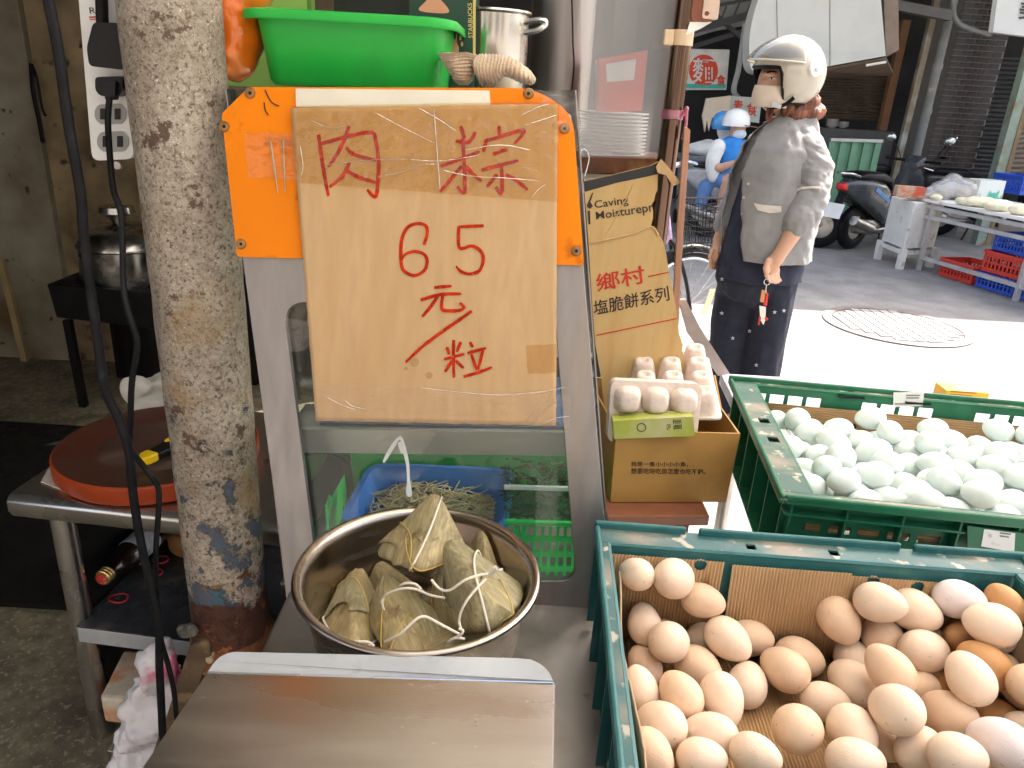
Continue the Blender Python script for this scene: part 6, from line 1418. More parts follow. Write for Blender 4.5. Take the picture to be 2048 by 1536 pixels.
for j in range(11):
    r_ = []
    for i in range(21):
        a_ = R(150+(292-150)*i/20); t = j/10; z = .030-.082*t; bul = .006*math.sin(PI*t)+.010*math.exp(-((a_-R(200))/.3)**2)*(1-t)
        r_.append(mc+V((math.cos(a_)*(.083+bul), math.sin(a_)*(.076+bul), z)))
    rows.append(r_)
B().grid(rows).obj('face_mask', MASK, wom, True, solid=.002, wind=False)
# keys dangling from her hand
ky = thing('key_bunch', 'bunch of keys with red and orange fobs dangling from the helmeted woman\'s hand', 'keys', W(1530, 600, -.24))
B().tube([W(1534+6*math.cos(k*PI/10), 564+6*math.sin(k*PI/10), -.245) for k in range(20)], .0018, 6, closed=True).obj('ring', STEELB, ky, True)
B().tube([W(1533, 570, -.245), W(1530, 590, -.245)], .002, 6).obj('chain', STEELB, ky)
for pts, m, nm in (([(1524, 580), (1534, 582), (1530, 606), (1520, 604)], M('orange_fob', (.55,.22,.08), .5), 'fob'), ([(1531, 586), (1537, 587), (1534, 612), (1527, 610)], M('red_fob', (.6,.03,.02), .4), 'fob'), ([(1519, 612), (1532, 614), (1531, 640), (1527, 650), (1521, 640)], M('white_fob', (.7,.62,.55), .4), 'charm'), ([(1519, 632), (1523, 634), (1519, 650), (1516, 650)], REDP, 'tassel'), ([(1530, 632), (1537, 638), (1534, 642), (1528, 638)], REDP, 'tassel')):
    B().prism([W(*q, -.245) for q in pts], (0, .006, 0)).obj(nm, m, ky, bevel=.001)

# ================================================================== BICYCLE BEHIND HER
hub = PZ(1371, 614, .33); fwd = V((.93, .36, 0)).normalized(); sid = V((-.36, .93, 0)).normalized()
bk = thing('bicycle', 'lavender bicycle with black wire basket parked behind the bronze post', 'bicycle', (hub.x, hub.y, 0))
LAV = M('lavender_paint', (.45,.32,.48), .3, .2, .1, 8, coat=.4)
def wheel(c):
    w_ = B().tube([c+(fwd*math.cos(k*PI/24)+V((0,0,1))*math.sin(k*PI/24))*.315 for k in range(48)], .019, 8, closed=True).obj('tyre', BLACK, bk, True)
    B().tube([c+(fwd*math.cos(k*PI/24)+V((0,0,1))*math.sin(k*PI/24))*.290 for k in range(48)], .009, 6, closed=True).obj('rim', STEELB, bk, True)
    g = B()
    for k in range(28):
        a_ = 2*PI*k/28; g.tube([c+sid*(.025*(1 if k % 2 else -1)), c+(fwd*math.cos(a_)+V((0,0,1))*math.sin(a_))*.29], .0014, 4)
    g.obj('spokes', STEELB, bk); B().tube([c-sid*.045, c+sid*.045], .018, 10).obj('hub', STEELD, bk, True)
wheel(hub); rear = hub-fwd*1.03; wheel(rear)
hd_ = hub-fwd*.17+V((0,0,.40)); ht = hub-fwd*.23+V((0,0,.62)); bbk = hub-fwd*.60+V((0,0,-.04)); sea = bbk-fwd*.16+V((0,0,.50))
for s_ in (-1, 1): B().tube(bez([hub+sid*.05*s_, hub-fwd*.06+sid*.05*s_+V((0,0,.18)), hub-fwd*.13+sid*.03*s_+V((0,0,.34)), hd_]), .011, 8).obj('fork_blade', BLACKP, bk, True)
B().tube([hd_, ht], .019, 10).obj('head_tube', LAV, bk, True)
B().tube(bez([hd_+V((0,0,.03)), hub-fwd*.38+V((0,0,.10)), bbk]), .019, 10).obj('down_tube', LAV, bk, True)
B().tube(bez([ht-V((0,0,.04)), hub-fwd*.42+V((0,0,.22)), bbk+V((0,0,.12))-fwd*.05]), .015, 10).obj('top_tube', LAV, bk, True)
B().tube([bbk, sea], .016, 10).obj('seat_tube', LAV, bk, True)
for s_ in (-1, 1):
    B().tube([bbk+sid*.02*s_, rear+sid*.05*s_], .009, 8).obj('chain_stay', LAV, bk, True); B().tube([sea+sid*.02*s_, rear+sid*.05*s_], .008, 8).obj('seat_stay', LAV, bk, True)
B().ell(sea+V((0,0,.06)), (.13, .08, .035)).obj('saddle', BLACKP, bk, True)
B().tube([ht, ht+V((0,0,.16))-fwd*.03], .012, 8).obj('stem', STEELB, bk, True)
hb_ = ht+V((0,0,.16))-fwd*.03
for s_ in (-1, 1):
    B().tube(bez([hb_, hb_+sid*.15*s_+V((0,0,.03)), hb_+sid*.25*s_-fwd*.08+V((0,0,.04)), hb_+sid*.27*s_-fwd*.16+V((0,0,.03))]), .011, 8).obj('handlebar', STEELB, bk, True)
    B().tube([hb_+sid*.27*s_-fwd*.13+V((0,0,.035)), hb_+sid*.275*s_-fwd*.26+V((0,0,.02))], .016, 8).obj('grip', BLACK, bk, True)
B().tube([hub+(fwd*math.cos(R(a_))+V((0,0,1))*math.sin(R(a_)))*.345 for a_ in range(40, 171, 10)], .012, 8, sq=2).obj('mudguard', BLACKP, bk, True)
bc_ = hub+fwd*.13+V((0,0,.47)); MESH = M('black_wire_basket', (.02,.02,.022), .5, .3)
g = B()
for lv in range(9):
    k = lv/8; sx_, sy_ = .13+.05*k, .12+.05*k; z = -.12+.25*k
    g.tube([bc_+fwd*(x*sx_)+sid*(y*sy_)+V((0,0,z)) for x, y in rrect(-1, -1, 1, 1, .3, 3)], .0025 if 0 < lv < 8 else .006, 5, closed=True)
for i in range(48):
    a_ = 2*PI*i/48; x, y = max(-1, min(1, 1.3*math.cos(a_))), max(-1, min(1, 1.3*math.sin(a_)))
    g.tube([bc_+fwd*(x*.13)+sid*(y*.12)+V((0,0,-.12)), bc_+fwd*(x*.18)+sid*(y*.17)+V((0,0,.13))], .0022, 4)
g.obj('basket', MESH, bk)
B().prism([hub+fwd*.12+V((0,0,-.05)), hub+fwd*.16+V((0,0,-.05)), hub+fwd*.19+V((0,0,.10)), hub+fwd*.15+V((0,0,.10))], sid*.006).obj('spoke_reflector', M('pale_reflector', (.75,.72,.45), .3), bk)

# ================================================================== SCOOTERS
def scooter(name, label, body_c, accent, loc, ang, group=None, plate=True):
    """x forward, z up; origin on the ground under the rear wheel"""
    t = thing(name, label, 'scooter', loc, group); X = Matrix.Translation(V(loc)) @ Matrix.Rotation(ang, 4, 'Z')
    BP = M(name+'_paint', body_c, .25, .1, .08, 6, coat=.5); AC = M(name+'_accent', accent, .3)
    def o(g, nm, m, sm=True, **k): return g.xf(X).obj(nm, m, t, sm, **k)
    for x, nm in ((0, 'rear_wheel'), (1.22, 'front_wheel')):
        wl = o(B().lathe([(.13, -.045), (.20, -.05), (.235, -.03), (.245, 0), (.235, .03), (.20, .05), (.13, .045)], (x, 0, .245), (0, 1, 0), 32, closed=True), nm, BLACK)
        wl2 = B().lathe([(0, -.03), (.05, -.035), (.135, -.03), (.135, .03), (.05, .035), (0, .03)], (x, 0, .245), (0, 1, 0), 20).xf(X); wl2.obj('rim', STEELD, wl, True)
    def sec(x, w_, z0, z1, r_=.06): return [V((x, y, z)) for y, z in rrect(-w_/2, z0, w_/2, z1, min(r_, w_*.45, (z1-z0)*.45), 4)]
    o(B().loft([sec(-.34, .10, .66, .74, .03), sec(-.22, .24, .56, .78), sec(0, .32, .46, .78), sec(.2, .34, .36, .74), sec(.38, .30, .24, .66), sec(.48, .26, .2, .44)]), 'tail_body', BP)
    o(B().loft([sec(-.24, .20, .78, .80, .01), sec(-.12, .28, .77, .845, .03), sec(.15, .30, .75, .85, .03), sec(.34, .25, .72, .80, .03), sec(.44, .18, .64, .72, .03)]), 'seat', BLACKP)
    o(B().loft([sec(.40, .28, .20, .27, .02), sec(.75, .30, .20, .26, .02), sec(.9, .28, .22, .34, .02)]), 'floorboard', BLACKP)
    o(B().loft([[V((.86+dx, y, z)) for dx, y, z in ((0, -w_, zz), (.06, -w_*.6, zz), (.08, 0, zz), (.06, w_*.6, zz), (0, w_, zz), (-.03, 0, zz))] for w_, zz in ((.12, .24), (.19, .4), (.21, .6), (.17, .78), (.10, .88))]), 'front_shield', BP)
    o(B().loft([sec(1.02, .10, .46, .52, .02), sec(1.2, .14, .50, .545, .015), sec(1.42, .10, .42, .47, .02)]), 'front_mudguard', BP)
    for y in (-.06, .06): o(B().tube([(1.22, y, .245), (1.0, y*.8, .6)], .02, 8), 'fork_leg', STEELD)
    o(B().loft([sec(.80, .16, .88, .94, .03), sec(.88, .26, .90, 1.02, .04), sec(.98, .20, .90, 1.0, .04), sec(1.02, .12, .92, .97, .02)]), 'handlebar_cowl', BP)
    o(B().ell((1.01, 0, .945), (.03, .09, .04)), 'headlight', M(name+'_lamp', (.7,.7,.7), .1))
    for s_ in (-1, 1):
        o(B().tube([(.88, .10*s_, .96), (.84, .34*s_, .97)], .016, 8), 'grip', BLACK)
        m_ = o(B().tube(bez([V((.9, .2*s_, .98)), V((.9, .26*s_, 1.08)), V((.86, .33*s_, 1.17))]), .006, 6), 'mirror_stem', BLACKP)
        B().ell((.86, .35*s_, 1.20), (.018, .065, .045), Matrix.Rotation(.2*s_, 3, 'X')).xf(X).obj('mirror', M(name+'_mirror', (.6,.62,.62), .1, .9) if s_ < 0 else bpy.data.materials[name+'_mirror'], m_, True)
    o(B().loft([sec(-.37, .07, .67, .72, .02), sec(-.35, .12, .66, .73, .02), sec(-.33, .14, .65, .73, .02)]), 'tail_light', M(name+'_red_lens', (.6,.02,.02), .15, coat=.4))
    o(B().prism([V((-.30, -.05, .62)), V((-.30, .05, .62)), V((-.42, .05, .36)), V((-.42, -.05, .36))], (.02, 0, .01)), 'rear_mudguard', BLACKP, False)
    if plate: o(B().prism([V((-.40, -.13, .52)), V((-.40, .13, .52)), V((-.45, .13, .37)), V((-.45, -.13, .37))], (-.004, 0, -.001)), 'number_plate', WHITEP, False)
    o(B().tube(bez([V((.35, -.14, .24)), V((.15, -.17, .24)), V((-.05, -.19, .29)), V((-.3, -.20, .36))]), [.02]*8+[.03]*4+[.055]*8+[.05]*5, 12), 'exhaust', STEELD)
    o(B().loft([sec(-.06, .10, .18, .32, .04), sec(.2, .2, .16, .36, .05), sec(.40, .18, .16, .34, .05)]), 'engine', STEELD)
    o(B().tube([(.36, -.1, .18), (.30, -.16, .0)], .012, 8), 'stand', BLACKP)
    o(B().prism([V((.02, -.166, .66)), V((.3, -.172, .52)), V((.3, -.172, .57)), V((.04, -.166, .70))], (0, -.004, 0)), 'side_stripe', AC, False)
    g = B().tube(bez([V((-.18, .10, .80)), V((-.32, .09, .83)), V((-.40, 0, .83)), V((-.32, -.09, .83)), V((-.18, -.10, .80))]), .013, 8); o(g, 'grab_rail', STEELB)
    return t
sw = PZ(1696, 498, 0)
scooter('parked_scooter', 'dark grey scooter with red tail light parked beside the white table', (.05,.055,.06), (.08,.25,.5), sw, R(32), 'scooters parked across the street')
s2_ = PZ(1745, 470, 0)
scooter('parked_scooter', 'grey scooter parked behind the one with the red tail light', (.16,.17,.18), (.5,.5,.5), (s2_.x-.1, s2_.y+.35, 0), R(12), 'scooters parked across the street')
scooter('parked_scooter', 'black scooter parked in front of the dark tiled column', (.03,.03,.033), (.5,.42,.05), (s2_.x+.9, s2_.y+.25, 0), R(-20), 'scooters parked across the street')

# ================================================================== RIDER WITH CHILD
YR = 8.7
rx0 = PY(1430, 420, YR)
scooter('riding_scooter', 'grey scooter carrying the rider in a blue vest', (.3,.31,.33), (.2,.2,.2), (rx0.x-.05, YR+.05, 0), R(-12), None, False)
def person_blob(base, lab, parts, mat, nm='body'):
    t = thing('person', lab, 'person', base); return t
rid = thing('person', 'rider in blue vest, white helmet and pale mask on a scooter', 'person', (rx0.x+.1, YR, 0))
K = .0058      # metres per pixel at the rider
def Q(x, y, dy=0): return PY(x, y, YR+dy)
def ch2(g, pts, n=10):
    P = [Q(a_, b_, c_) for a_, b_, c_, r_ in pts]; r = [q[3]*K for q in pts]; path, rad = [], []
    for i in range(len(P)-1):
        for k in range(5): t = k/5; path.append(P[i].lerp(P[i+1], t)); rad.append(r[i]*(1-t)+r[i+1]*t)
    path.append(P[-1]); rad.append(r[-1]); g.tube(path, rad, n)
    for p, q in zip(P, r): g.ell(p, (q, q, q), n=8, m=6)
g = B()
g.ell(Q(1476, 258), (.085, .085, .12)); ch2(g, [(1470, 272, 0, 10), (1465, 290, 0, 12)])
ch2(g, [(1462, 300, 0, 26), (1458, 340, 0, 24), (1452, 358, 0, 24)], 14)
ch2(g, [(1436, 296, -.12, 12), (1424, 330, -.14, 9.5), (1440, 336, -.2, 8), (1462, 328, -.25, 6.5), (1472, 326, -.27, 7)])
ch2(g, [(1488, 296, .12, 11), (1496, 325, .1, 9), (1500, 335, -.1, 7)])
ch2(g, [(1440, 358, -.1, 16), (1458, 362, -.22, 14), (1448, 395, -.2, 11), (1440, 424, -.2, 8)])
ch2(g, [(1430, 358, .05, 16), (1412, 372, -.05, 13), (1404, 400, -.05, 11), (1396, 425, -.05, 8)])
for x, y, dy in ((1440, 428, -.2), (1396, 428, -.05)): g.ell(Q(x, y, dy)+V((.05, -.02, 0)), (.12, .05, .045))
g.obj('body', SKIN, rid, rem=.014, it=3)
VEST = M('blue_vest', (.02,.22,.62), .7, 0, .08, 12); JEAN = M('blue_jeans', (.10,.20,.42), .85, 0, .15, 14)
WSL = M('white_sleeve', (.72,.72,.70), .85)
g = B(); ch2(g, [(1463, 302, 0, 29), (1460, 330, 0, 29), (1455, 352, 0, 29)], 16); ch2(g, [(1440, 292, -.06, 13), (1486, 292, .06, 13)], 12); o_ = g.obj('vest', VEST, rid, rem=.014, it=3)
g = B(); ch2(g, [(1436, 294, -.12, 15), (1426, 318, -.14, 14), (1424, 332, -.14, 13)]); ch2(g, [(1424, 332, -.14, 13), (1428, 352, -.12, 13)]); g.obj('sleeve', WSL, rid, rem=.014, it=3)
g = B(); ch2(g, [(1428, 358, .05, 19), (1412, 374, -.05, 16), (1404, 400, -.05, 13), (1397, 420, -.05, 11)]); ch2(g, [(1440, 356, -.08, 19), (1448, 360, -.16, 17)]); g.obj('trousers', JEAN, rid, rem=.014, it=3)
g = B(); g.ell(Q(1396, 429, -.05)+V((.06, -.02, -.01)), (.14, .06, .05)); g.ell(Q(1440, 429, -.2)+V((.06, -.02, -.01)), (.14, .06, .05)); g.obj('shoes', WSL, rid, rem=.014, it=2)
HW = M('white_helmet_shell', (.78,.78,.77), .15, coat=.6)
c_ = Q(1472, 246, 0)
B().lathe([(.145, -.03), (.148, .0), (.14, .06), (.11, .11), (.06, .14), (0, .148)], c_, (0, 0, 1), 24).obj('helmet', HW, rid, True, solid=.01)
B().prism([c_+V((.06, -.15, -.02)), c_+V((.22, -.10, -.035)), c_+V((.22, .10, -.035)), c_+V((.06, .15, -.02))], (0, 0, .008)).obj('helmet_peak', M('brown_peak', (.2,.13,.1), .3), rid)
B().ell(Q(1479, 268, -.045), (.075, .06, .055)).obj('face_mask', M('pale_blue_mask', (.62,.70,.75), .8), rid, True)
chd = thing('person', 'child passenger in a blue helmet half hidden behind the rider', 'person', Q(1442, 360, .25))
g = B(); g.ell(Q(1448, 258, .25), (.08, .08, .11)); ch2(g, [(1448, 275, .25, 9), (1445, 300, .25, 20), (1440, 350, .25, 22)], 14); g.obj('body', WSL, chd, rem=.014, it=3)
B().lathe([(.125, -.06), (.138, -.02), (.135, .04), (.10, .10), (.05, .125), (0, .13)], Q(1449, 247, .22), (0, 0, 1), 24).obj('helmet', M('blue_helmet_shell', (.05,.28,.62), .2, coat=.5), chd, True, solid=.01)

# ================================================================== STREET: MANHOLE, TABLE, CRATES, GOODS
mc = (PZ(1640, 628, 0)+PZ(1955, 678, 0))/2; mr_ = .5*(PZ(1955, 678, 0)-PZ(1640, 628, 0)).length*.97
mh = thing('manhole_cover', 'round cast iron manhole cover with square studs in the street', 'manhole cover', (mc.x, mc.y, 0))
IRON = M('worn_iron', (.20,.175,.165), .6, .4, .2, 12); IRB = M('concrete_filled_iron', (.30,.29,.28), .8, 0, .12, 20)
B().lathe([(mr_*.87, .004), (mr_*.87, .010), (mr_, .010), (mr_, .004)], (mc.x, mc.y, 0), n=64, closed=True).obj('outer_ring', IRON, mh)
B().lathe([(0, .004), (mr_*.86, .004), (mr_*.86, .0065), (0, .0065)], (mc.x, mc.y, 0), n=64).obj('plate', IRON, mh)
stud = B().box((0, 0, .0035), (.062, .062, .007)).mesh('stud', IRB); k = 0
for i in range(-6, 7):
    for j in range(-6, 7):
        x, y = i*.074, j*.074
        if math.hypot(x, y) < mr_*.80 and math.hypot(x, y) > .07: place(stud, 'stud', Matrix.Translation((mc.x+x, mc.y+y, .0066)), mh)
B().lathe([(0, .0068), (.06, .0068), (.06, .011), (0, .011)], (mc.x, mc.y, 0), n=20).obj('badge', IRON, mh)
A = PZ(1836, 540, 0); Bq = PZ(2030, 602, 0); td = (Bq-A).normalized(); tp = V((-td.y, td.x, 0))
if tp.x < 0: tp = -tp
TT = PY(1838, 404, A.y).z
FR = thing('market_table', 'long steel-framed market table with white board top across the street', 'table', (A+Bq)/2+tp*.4)
GALV = M('galvanised_tube', (.52,.52,.51), .45, .5, .1, 10)
WB = M('white_board', (.74,.73,.70), .5, 0, .05, 8, c2=(.55,.50,.42), c2s=8, c2t=.66)
def tq_(u, v, z): return A+td*u+tp*v+V((0, 0, z))
B().prism([tq_(-.55, -.05, TT), tq_(2.4, -.05, TT), tq_(2.4, .95, TT), tq_(-.55, .95, TT)], (0, 0, .03)).obj('board_top', WB, FR, bevel=.006)
LN = (Bq-A).length
for u in (0, LN, 2.3):
    for v in (0, .85): B().beam(tq_(u, v, TT), tq_(u, v, 0), .04, .04).obj('leg', GALV, FR)
for z in (TT-.04, TT-.14): B().beam(tq_(-.3, 0, z), tq_(2.3, 0, z), .035, .035).obj('rail', GALV, FR)
B().beam(tq_(0, 0, .13), tq_(2.3, 0, .13), .035, .035).obj('rail', GALV, FR)
B().beam(tq_(0, .85, .13), tq_(2.3, .85, .13), .035, .035).obj('rail', GALV, FR)
for u0_, u1_ in ((.03, 1.0), (1.06, 2.2)): B().prism([tq_(u0_, .80, TT-.16), tq_(u1_, .80, TT-.16), tq_(u1_, .80, .10), tq_(u0_, .80, .10)], tp*.01).obj('back_board', WB, FR)
A2 = PZ(1798, 538, 0); B2 = PZ(1754, 518, 0); pd = (B2-A2)
cab = thing('white_stand', 'peeling white painted wooden stand at the end of the market table', 'stand', (A2+B2)/2)
OLDW = M('peeling_white_paint_wood', (.70,.69,.64), .7, 0, .08, 9, .3, 40, c2=(.36,.26,.16), c2s=11, c2t=.66, c2w=.05)
for P in (A2, B2, A2+V((.4, .2, 0)), B2+V((.4, .2, 0))): B().beam(P, P+V((0, 0, .2)), .06, .06).obj('leg', OLDW, cab)
B().prism([A2+V((0,0,.2)), B2+V((0,0,.2)), B2+V((0,0,TT-.005)), A2+V((0,0,TT-.005))], V((.4, .2, 0))).obj('body', OLDW, cab, bevel=.01)
g = B().prism([A2+V((-.0,0,.14)), B2+V((0,0,.14)), B2+V((0,0,.18)), A2+V((0,0,.18))], V((.4, .2, 0))).obj('shelf', OLDW, cab)
# goods on the table
def on_t(x, y): return PZ(x, y, TT+.031)
def ribbox(nm, lab, P, w_, d_, h_, mat, cat='box'): return B().box((P.x, P.y, P.z+h_/2), (w_, d_, h_), rot_z(math.atan2(td.y, td.x)+PI/2)).obj(nm, mat, None, bevel=.004, label=lab, cat=cat)
fbx = thing('snack_box', 'red and orange printed snack box on the market table', 'box', on_t(1815, 392))
P = on_t(1816, 393); B().box((P.x, P.y, P.z+.05), (.26, .12, .10), rot_z(-.15)).obj('carton', M('snack_card', (.62,.40,.26), .5, 0, .25, 9, c2=(.55,.10,.05), c2s=7, c2t=.5, c2w=.05), fbx, bevel=.003)
B().box((P.x+.02, P.y-.062, P.z+.05), (.16, .002, .05), rot_z(-.15)).obj('white_panel', WHITEP, fbx)
CBAG = film('clear_poly_bag', (.9,.88,.84), .14, .15, .8, 14, haze=.35)
g = B(); P = on_t(1912, 402)
for dx, dz, r_ in ((-.08, .10, .14), (.10, .10, .15), (0, .17, .12), (.2, .07, .09), (-.2, .06, .08)): g.ell(P+V((dx, .12, dz)), (r_, r_*.8, r_*.75))
g.noise(.03, 7).obj('poly_bag', CBAG, None, rem=.02, it=2, label='big crinkled clear plastic bag on the market table', cat='bag')
g = B()
for dx, dz, r_ in ((-.08, .07, .09), (.10, .08, .1), (0, .11, .08)): g.ell(P+V((dx, .12, dz)), (r_, r_*.8, r_*.7))
g.noise(.02, 10).obj('bundle', M('beige_bundle', (.62,.54,.44), .8, 0, .15, 9), None, rem=.02, it=2, label='beige bundle inside the clear plastic bag', cat='bundle')
NOOD = M('pale_noodle_dough', (.78,.72,.50), .7, 0, .08, 20, .5, 60)
for i, (x, y, s_) in enumerate(((1935, 412, .9), (1972, 416, 1.2), (2010, 424, 1.3), (2044, 432, 1.2), (1880, 402, .7))):
    P = on_t(x, y); g = B()
    for k in range(4): g.ell(P+V((random.uniform(-.07, .07)*s_, .06+random.uniform(-.04, .04), .035*s_)), (.075*s_, .06*s_, .04*s_))
    g.noise(.012, 18).obj('noodle_heap', NOOD if i else NOOD, None, rem=.012, it=2, label=('pale yellow heap of fresh noodles on the market table' if i < 4 else 'small pale packet beside the snack box'), cat='noodles' if i < 4 else 'packet', group='noodle heaps on the market table' if i < 4 else None)
P = on_t(1985, 408); ribbox('carton', 'white and green carton behind the noodle heaps', P+V((.05, .3, 0)), .3, .2, .2, M('white_green_card', (.66,.68,.62), .6, 0, .05, 3, c2=(.08,.40,.28), c2s=4, c2t=.56, c2w=.02))
P = on_t(1945, 404); ribbox('wooden_tray', 'low wooden tray on the market table behind the bag', P+V((.05, .35, 0)), .3, .25, .06, M('plywood', (.40,.27,.13), .6), 'tray')
# crates under and on the table
def mini(name, label, P, L0, W0, H0, ang, mat):
    t = thing(name, label, 'crate', P); ro = rot_z(ang)
    def q(x, y, z): return V(P)+ro @ V((x, y, z))
    up_ = V((0, 0, 1))
    for sx_, sy_, ln_ in ((0, -1, L0), (0, 1, L0), (-1, 0, W0), (1, 0, W0)):
        if sy_: p0, p1, n = q(-L0/2, sy_*W0/2, 0), q(L0/2, sy_*W0/2, 0), ro @ V((0, sy_, 0))
        else: p0, p1, n = q(sx_*L0/2, -W0/2, 0), q(sx_*L0/2, W0/2, 0), ro @ V((sx_, 0, 0))
        d = p1-p0; holes = []
        for k in range(9):
            for z0, z1 in ((.2, .42), (.5, .72)):
                a0, a1 = .05+k*.1+.02, .05+k*.1+.075; holes.append([p0+d*a0+up_*H0*z0, p0+d*a1+up_*H0*z0, p0+d*a1+up_*H0*z1, p0+d*a0+up_*H0*z1])
        B().prism([p0, p1, p1+up_*H0, p0+up_*H0], -n*.006, holes).obj('wall', mat, t)
        B().beam(p0+up_*(H0-.012)+n*.008, p1+up_*(H0-.012)+n*.008, .02, .024).obj('rim', mat, t)
    B().prism([q(-L0/2+.01, -W0/2+.01, .005), q(L0/2-.01, -W0/2+.01, .005), q(L0/2-.01, W0/2-.01, .005), q(-L0/2+.01, W0/2-.01, .005)], up_*.006).obj('base', mat, t)
    return t
RC = M('red_crate_plastic', (.62,.05,.03), .4, 0, .06, 6); BC = M('blue_crate_plastic', (.03,.10,.55), .4, 0, .06, 6)
ca_ = math.atan2(td.y, td.x)
def cpos(x, y, z=0): return PZ(x, y, z)
P1 = tq_(.42, .22, .005); mini('market_crate', 'low red crate on the ground beside the stacked crates', P1, .42, .34, .17, ca_, RC)
P2 = tq_(.86, .24, .005); mini('market_crate', 'blue crate at the bottom of the stack under the market table', P2, .42, .34, .14, ca_, BC)
mini('market_crate', 'red crate stacked between two blue crates', P2+V((.02, .01, .146)), .42, .34, .19, ca_+.03, RC)
mini('market_crate', 'blue crate on top of the stack under the market table', P2+V((.04, .03, .342)), .36, .30, .16, ca_-.03, BC)
P3 = tq_(1.31, .26, .005); mini('market_crate', 'blue crate under the table next to the stack', P3, .42, .34, .16, ca_, BC)
mini('market_crate', 'red crate resting on the neighbouring blue crate', P3+V((0, 0, .166)), .42, .34, .17, ca_, RC)
P4 = on_t(2040, 395); mini('market_crate', 'blue crate standing on the market table', (P4.x+.25, P4.y+.5, TT+.031), .4, .3, .2, ca_, BC)

# ================================================================== BUILDINGS ACROSS THE STREET
def F(x, y, yy): return PY(x, y, yy)
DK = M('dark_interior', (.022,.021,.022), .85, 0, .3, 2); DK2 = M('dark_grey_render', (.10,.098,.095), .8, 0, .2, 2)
bd = thing('shop_building', 'dark arcade shophouse across the street', 'building', (4, 12.4, 0))
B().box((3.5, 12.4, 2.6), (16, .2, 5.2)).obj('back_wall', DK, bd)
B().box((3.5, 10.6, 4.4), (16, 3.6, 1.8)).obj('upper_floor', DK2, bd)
def shutter(nm, q, yy, mat, n, lab=None):
    """ribbed roller shutter: bulging slats between two side lines"""
    (ax_, ay_), (bx_, by_), (cx_, cy_), (dx_, dy_) = q
    tl_, tr__, br__, bl__ = [F(x, y, yy) for x, y in q]
    rows = []
    for i in range(n*4+1):
        t = i/(n*4); off = .018*abs(math.sin(PI*i/4)); rows.append([tl_.lerp(bl__, t)+V((0, -off, 0)), tr__.lerp(br__, t)+V((0, -off, 0))])
    return B().grid(rows).obj(nm, mat, bd, solid=.01, wind=False)
shutter('roller_shutter', [(1600, 150), (1782, 156), (1762, 242), (1590, 236)], 11.2, M('brown_shutter', (.12,.085,.06), .5, .3, .15, 4), 15)
shutter('roller_shutter', [(1845, 95), (1880, 98), (1850, 350), (1800, 345)], 11.0, M('grey_shutter', (.10,.10,.10), .45, .4, .15, 4), 26)
shutter('roller_shutter', [(1985, 110), (2120, 115), (2090, 360), (1940, 350)], 11.1, M('charcoal_shutter', (.035,.035,.037), .5, .3, .15, 4), 26)
shutter('roller_shutter', [(2035, 250), (2110, 240), (2090, 370), (2004, 365)], 9.6, M('tan_shutter', (.20,.16,.12), .5, .2, .15, 4), 12)
WPST = M('brown_post_wood', (.26,.13,.06), .6, 0, .15, 8); GPST = M('green_post_paint', (.26,.32,.26), .6, 0, .15, 8, c2=(.25,.17,.09), c2s=5, c2t=.6)
def vpost(nm, x, y, yy, w_, d_, z0, z1, mat, parent=None):
    p = F(x, y, yy); return B().box((p.x, p.y, (z0+z1)/2), (w_, d_, z1-z0)).obj(nm, mat, parent or bd)
vpost('door_post', 1772, 220, 11.0, .10, .1, 0, 2.6, WPST)
vpost('door_post', 1600, 300, 11.3, .10, .1, 0, 2.6, WPST)
gp = thing('green_post', 'weathered pale green post at the arcade edge beside the tan shutter', 'post', (F(2014, 280, 9.4).x, 9.4, 0)); vpost('shaft', 2014, 280, 9.4, .13, .13, 0, 3.4, GPST, gp)
vpost('edge_strip', 2026, 280, 9.4, .05, .15, 0, 3.4, M('rust_strip', (.22,.15,.08), .7, 0, .2, 9), gp)
# tiled column: every tile its own piece
cl = F(1878, 215, 10.0); cw_ = .62
col = thing('tiled_column', 'square column clad in dark brown brick tiles with pale joints', 'column', (cl.x+cw_/2, 10.3, 0))
JNT = M('pale_joint', (.26,.24,.22), .85, 0, .1, 20); TILE = M('dark_brown_tile', (.028,.020,.019), .3, 0, .25, 8, rnd=.25)
B().box((cl.x+cw_/2, 10.0+cw_/2+.006, 1.75), (cw_, cw_, 3.5)).obj('core', JNT, col)
tm = B().box((0, 0, 0), (.110, .016, .056)).mesh('tile', TILE); tms = B().box((0, 0, 0), (.016, .110, .056)).mesh('tile_side', TILE)
for r_ in range(42):
    z = .5+r_*.0645
    for c in range(-1, 6):
        x = c*.122+(.061 if r_ % 2 else 0)+.055
        if x > cw_+.02 or x < -.02: continue
        place(tm, 'tile', Matrix.Translation((cl.x+min(max(x, .056), cw_-.056), 10.0+.002, z)), col)
dp = thing('drain_pipe', 'grey drain pipe running down beside the tiled column', 'pipe', (F(1858, 200, 9.8).x, 9.8, 0))
PIPE = M('grey_pipe', (.16,.165,.16), .5, 0, .2, 8, c2=(.35,.33,.28), c2s=9, c2t=.68)
p = F(1858, 200, 9.8); B().tube([(p.x, 9.8, 0), (p.x, 9.8, 3.3)], .055, 14).obj('pipe', PIPE, dp, True)
for z in (.9, 1.5, 2.0): B().lathe([(.055, z-.03), (.065, z-.03), (.065, z+.03), (.055, z+.03)], (p.x, 9.8, 0), n=14).obj('coupling', PIPE, dp, True)
pp = thing('weathered_post', 'weathered timber post beside the grey drain pipe', 'post', (p.x-.16, 9.85, 0))
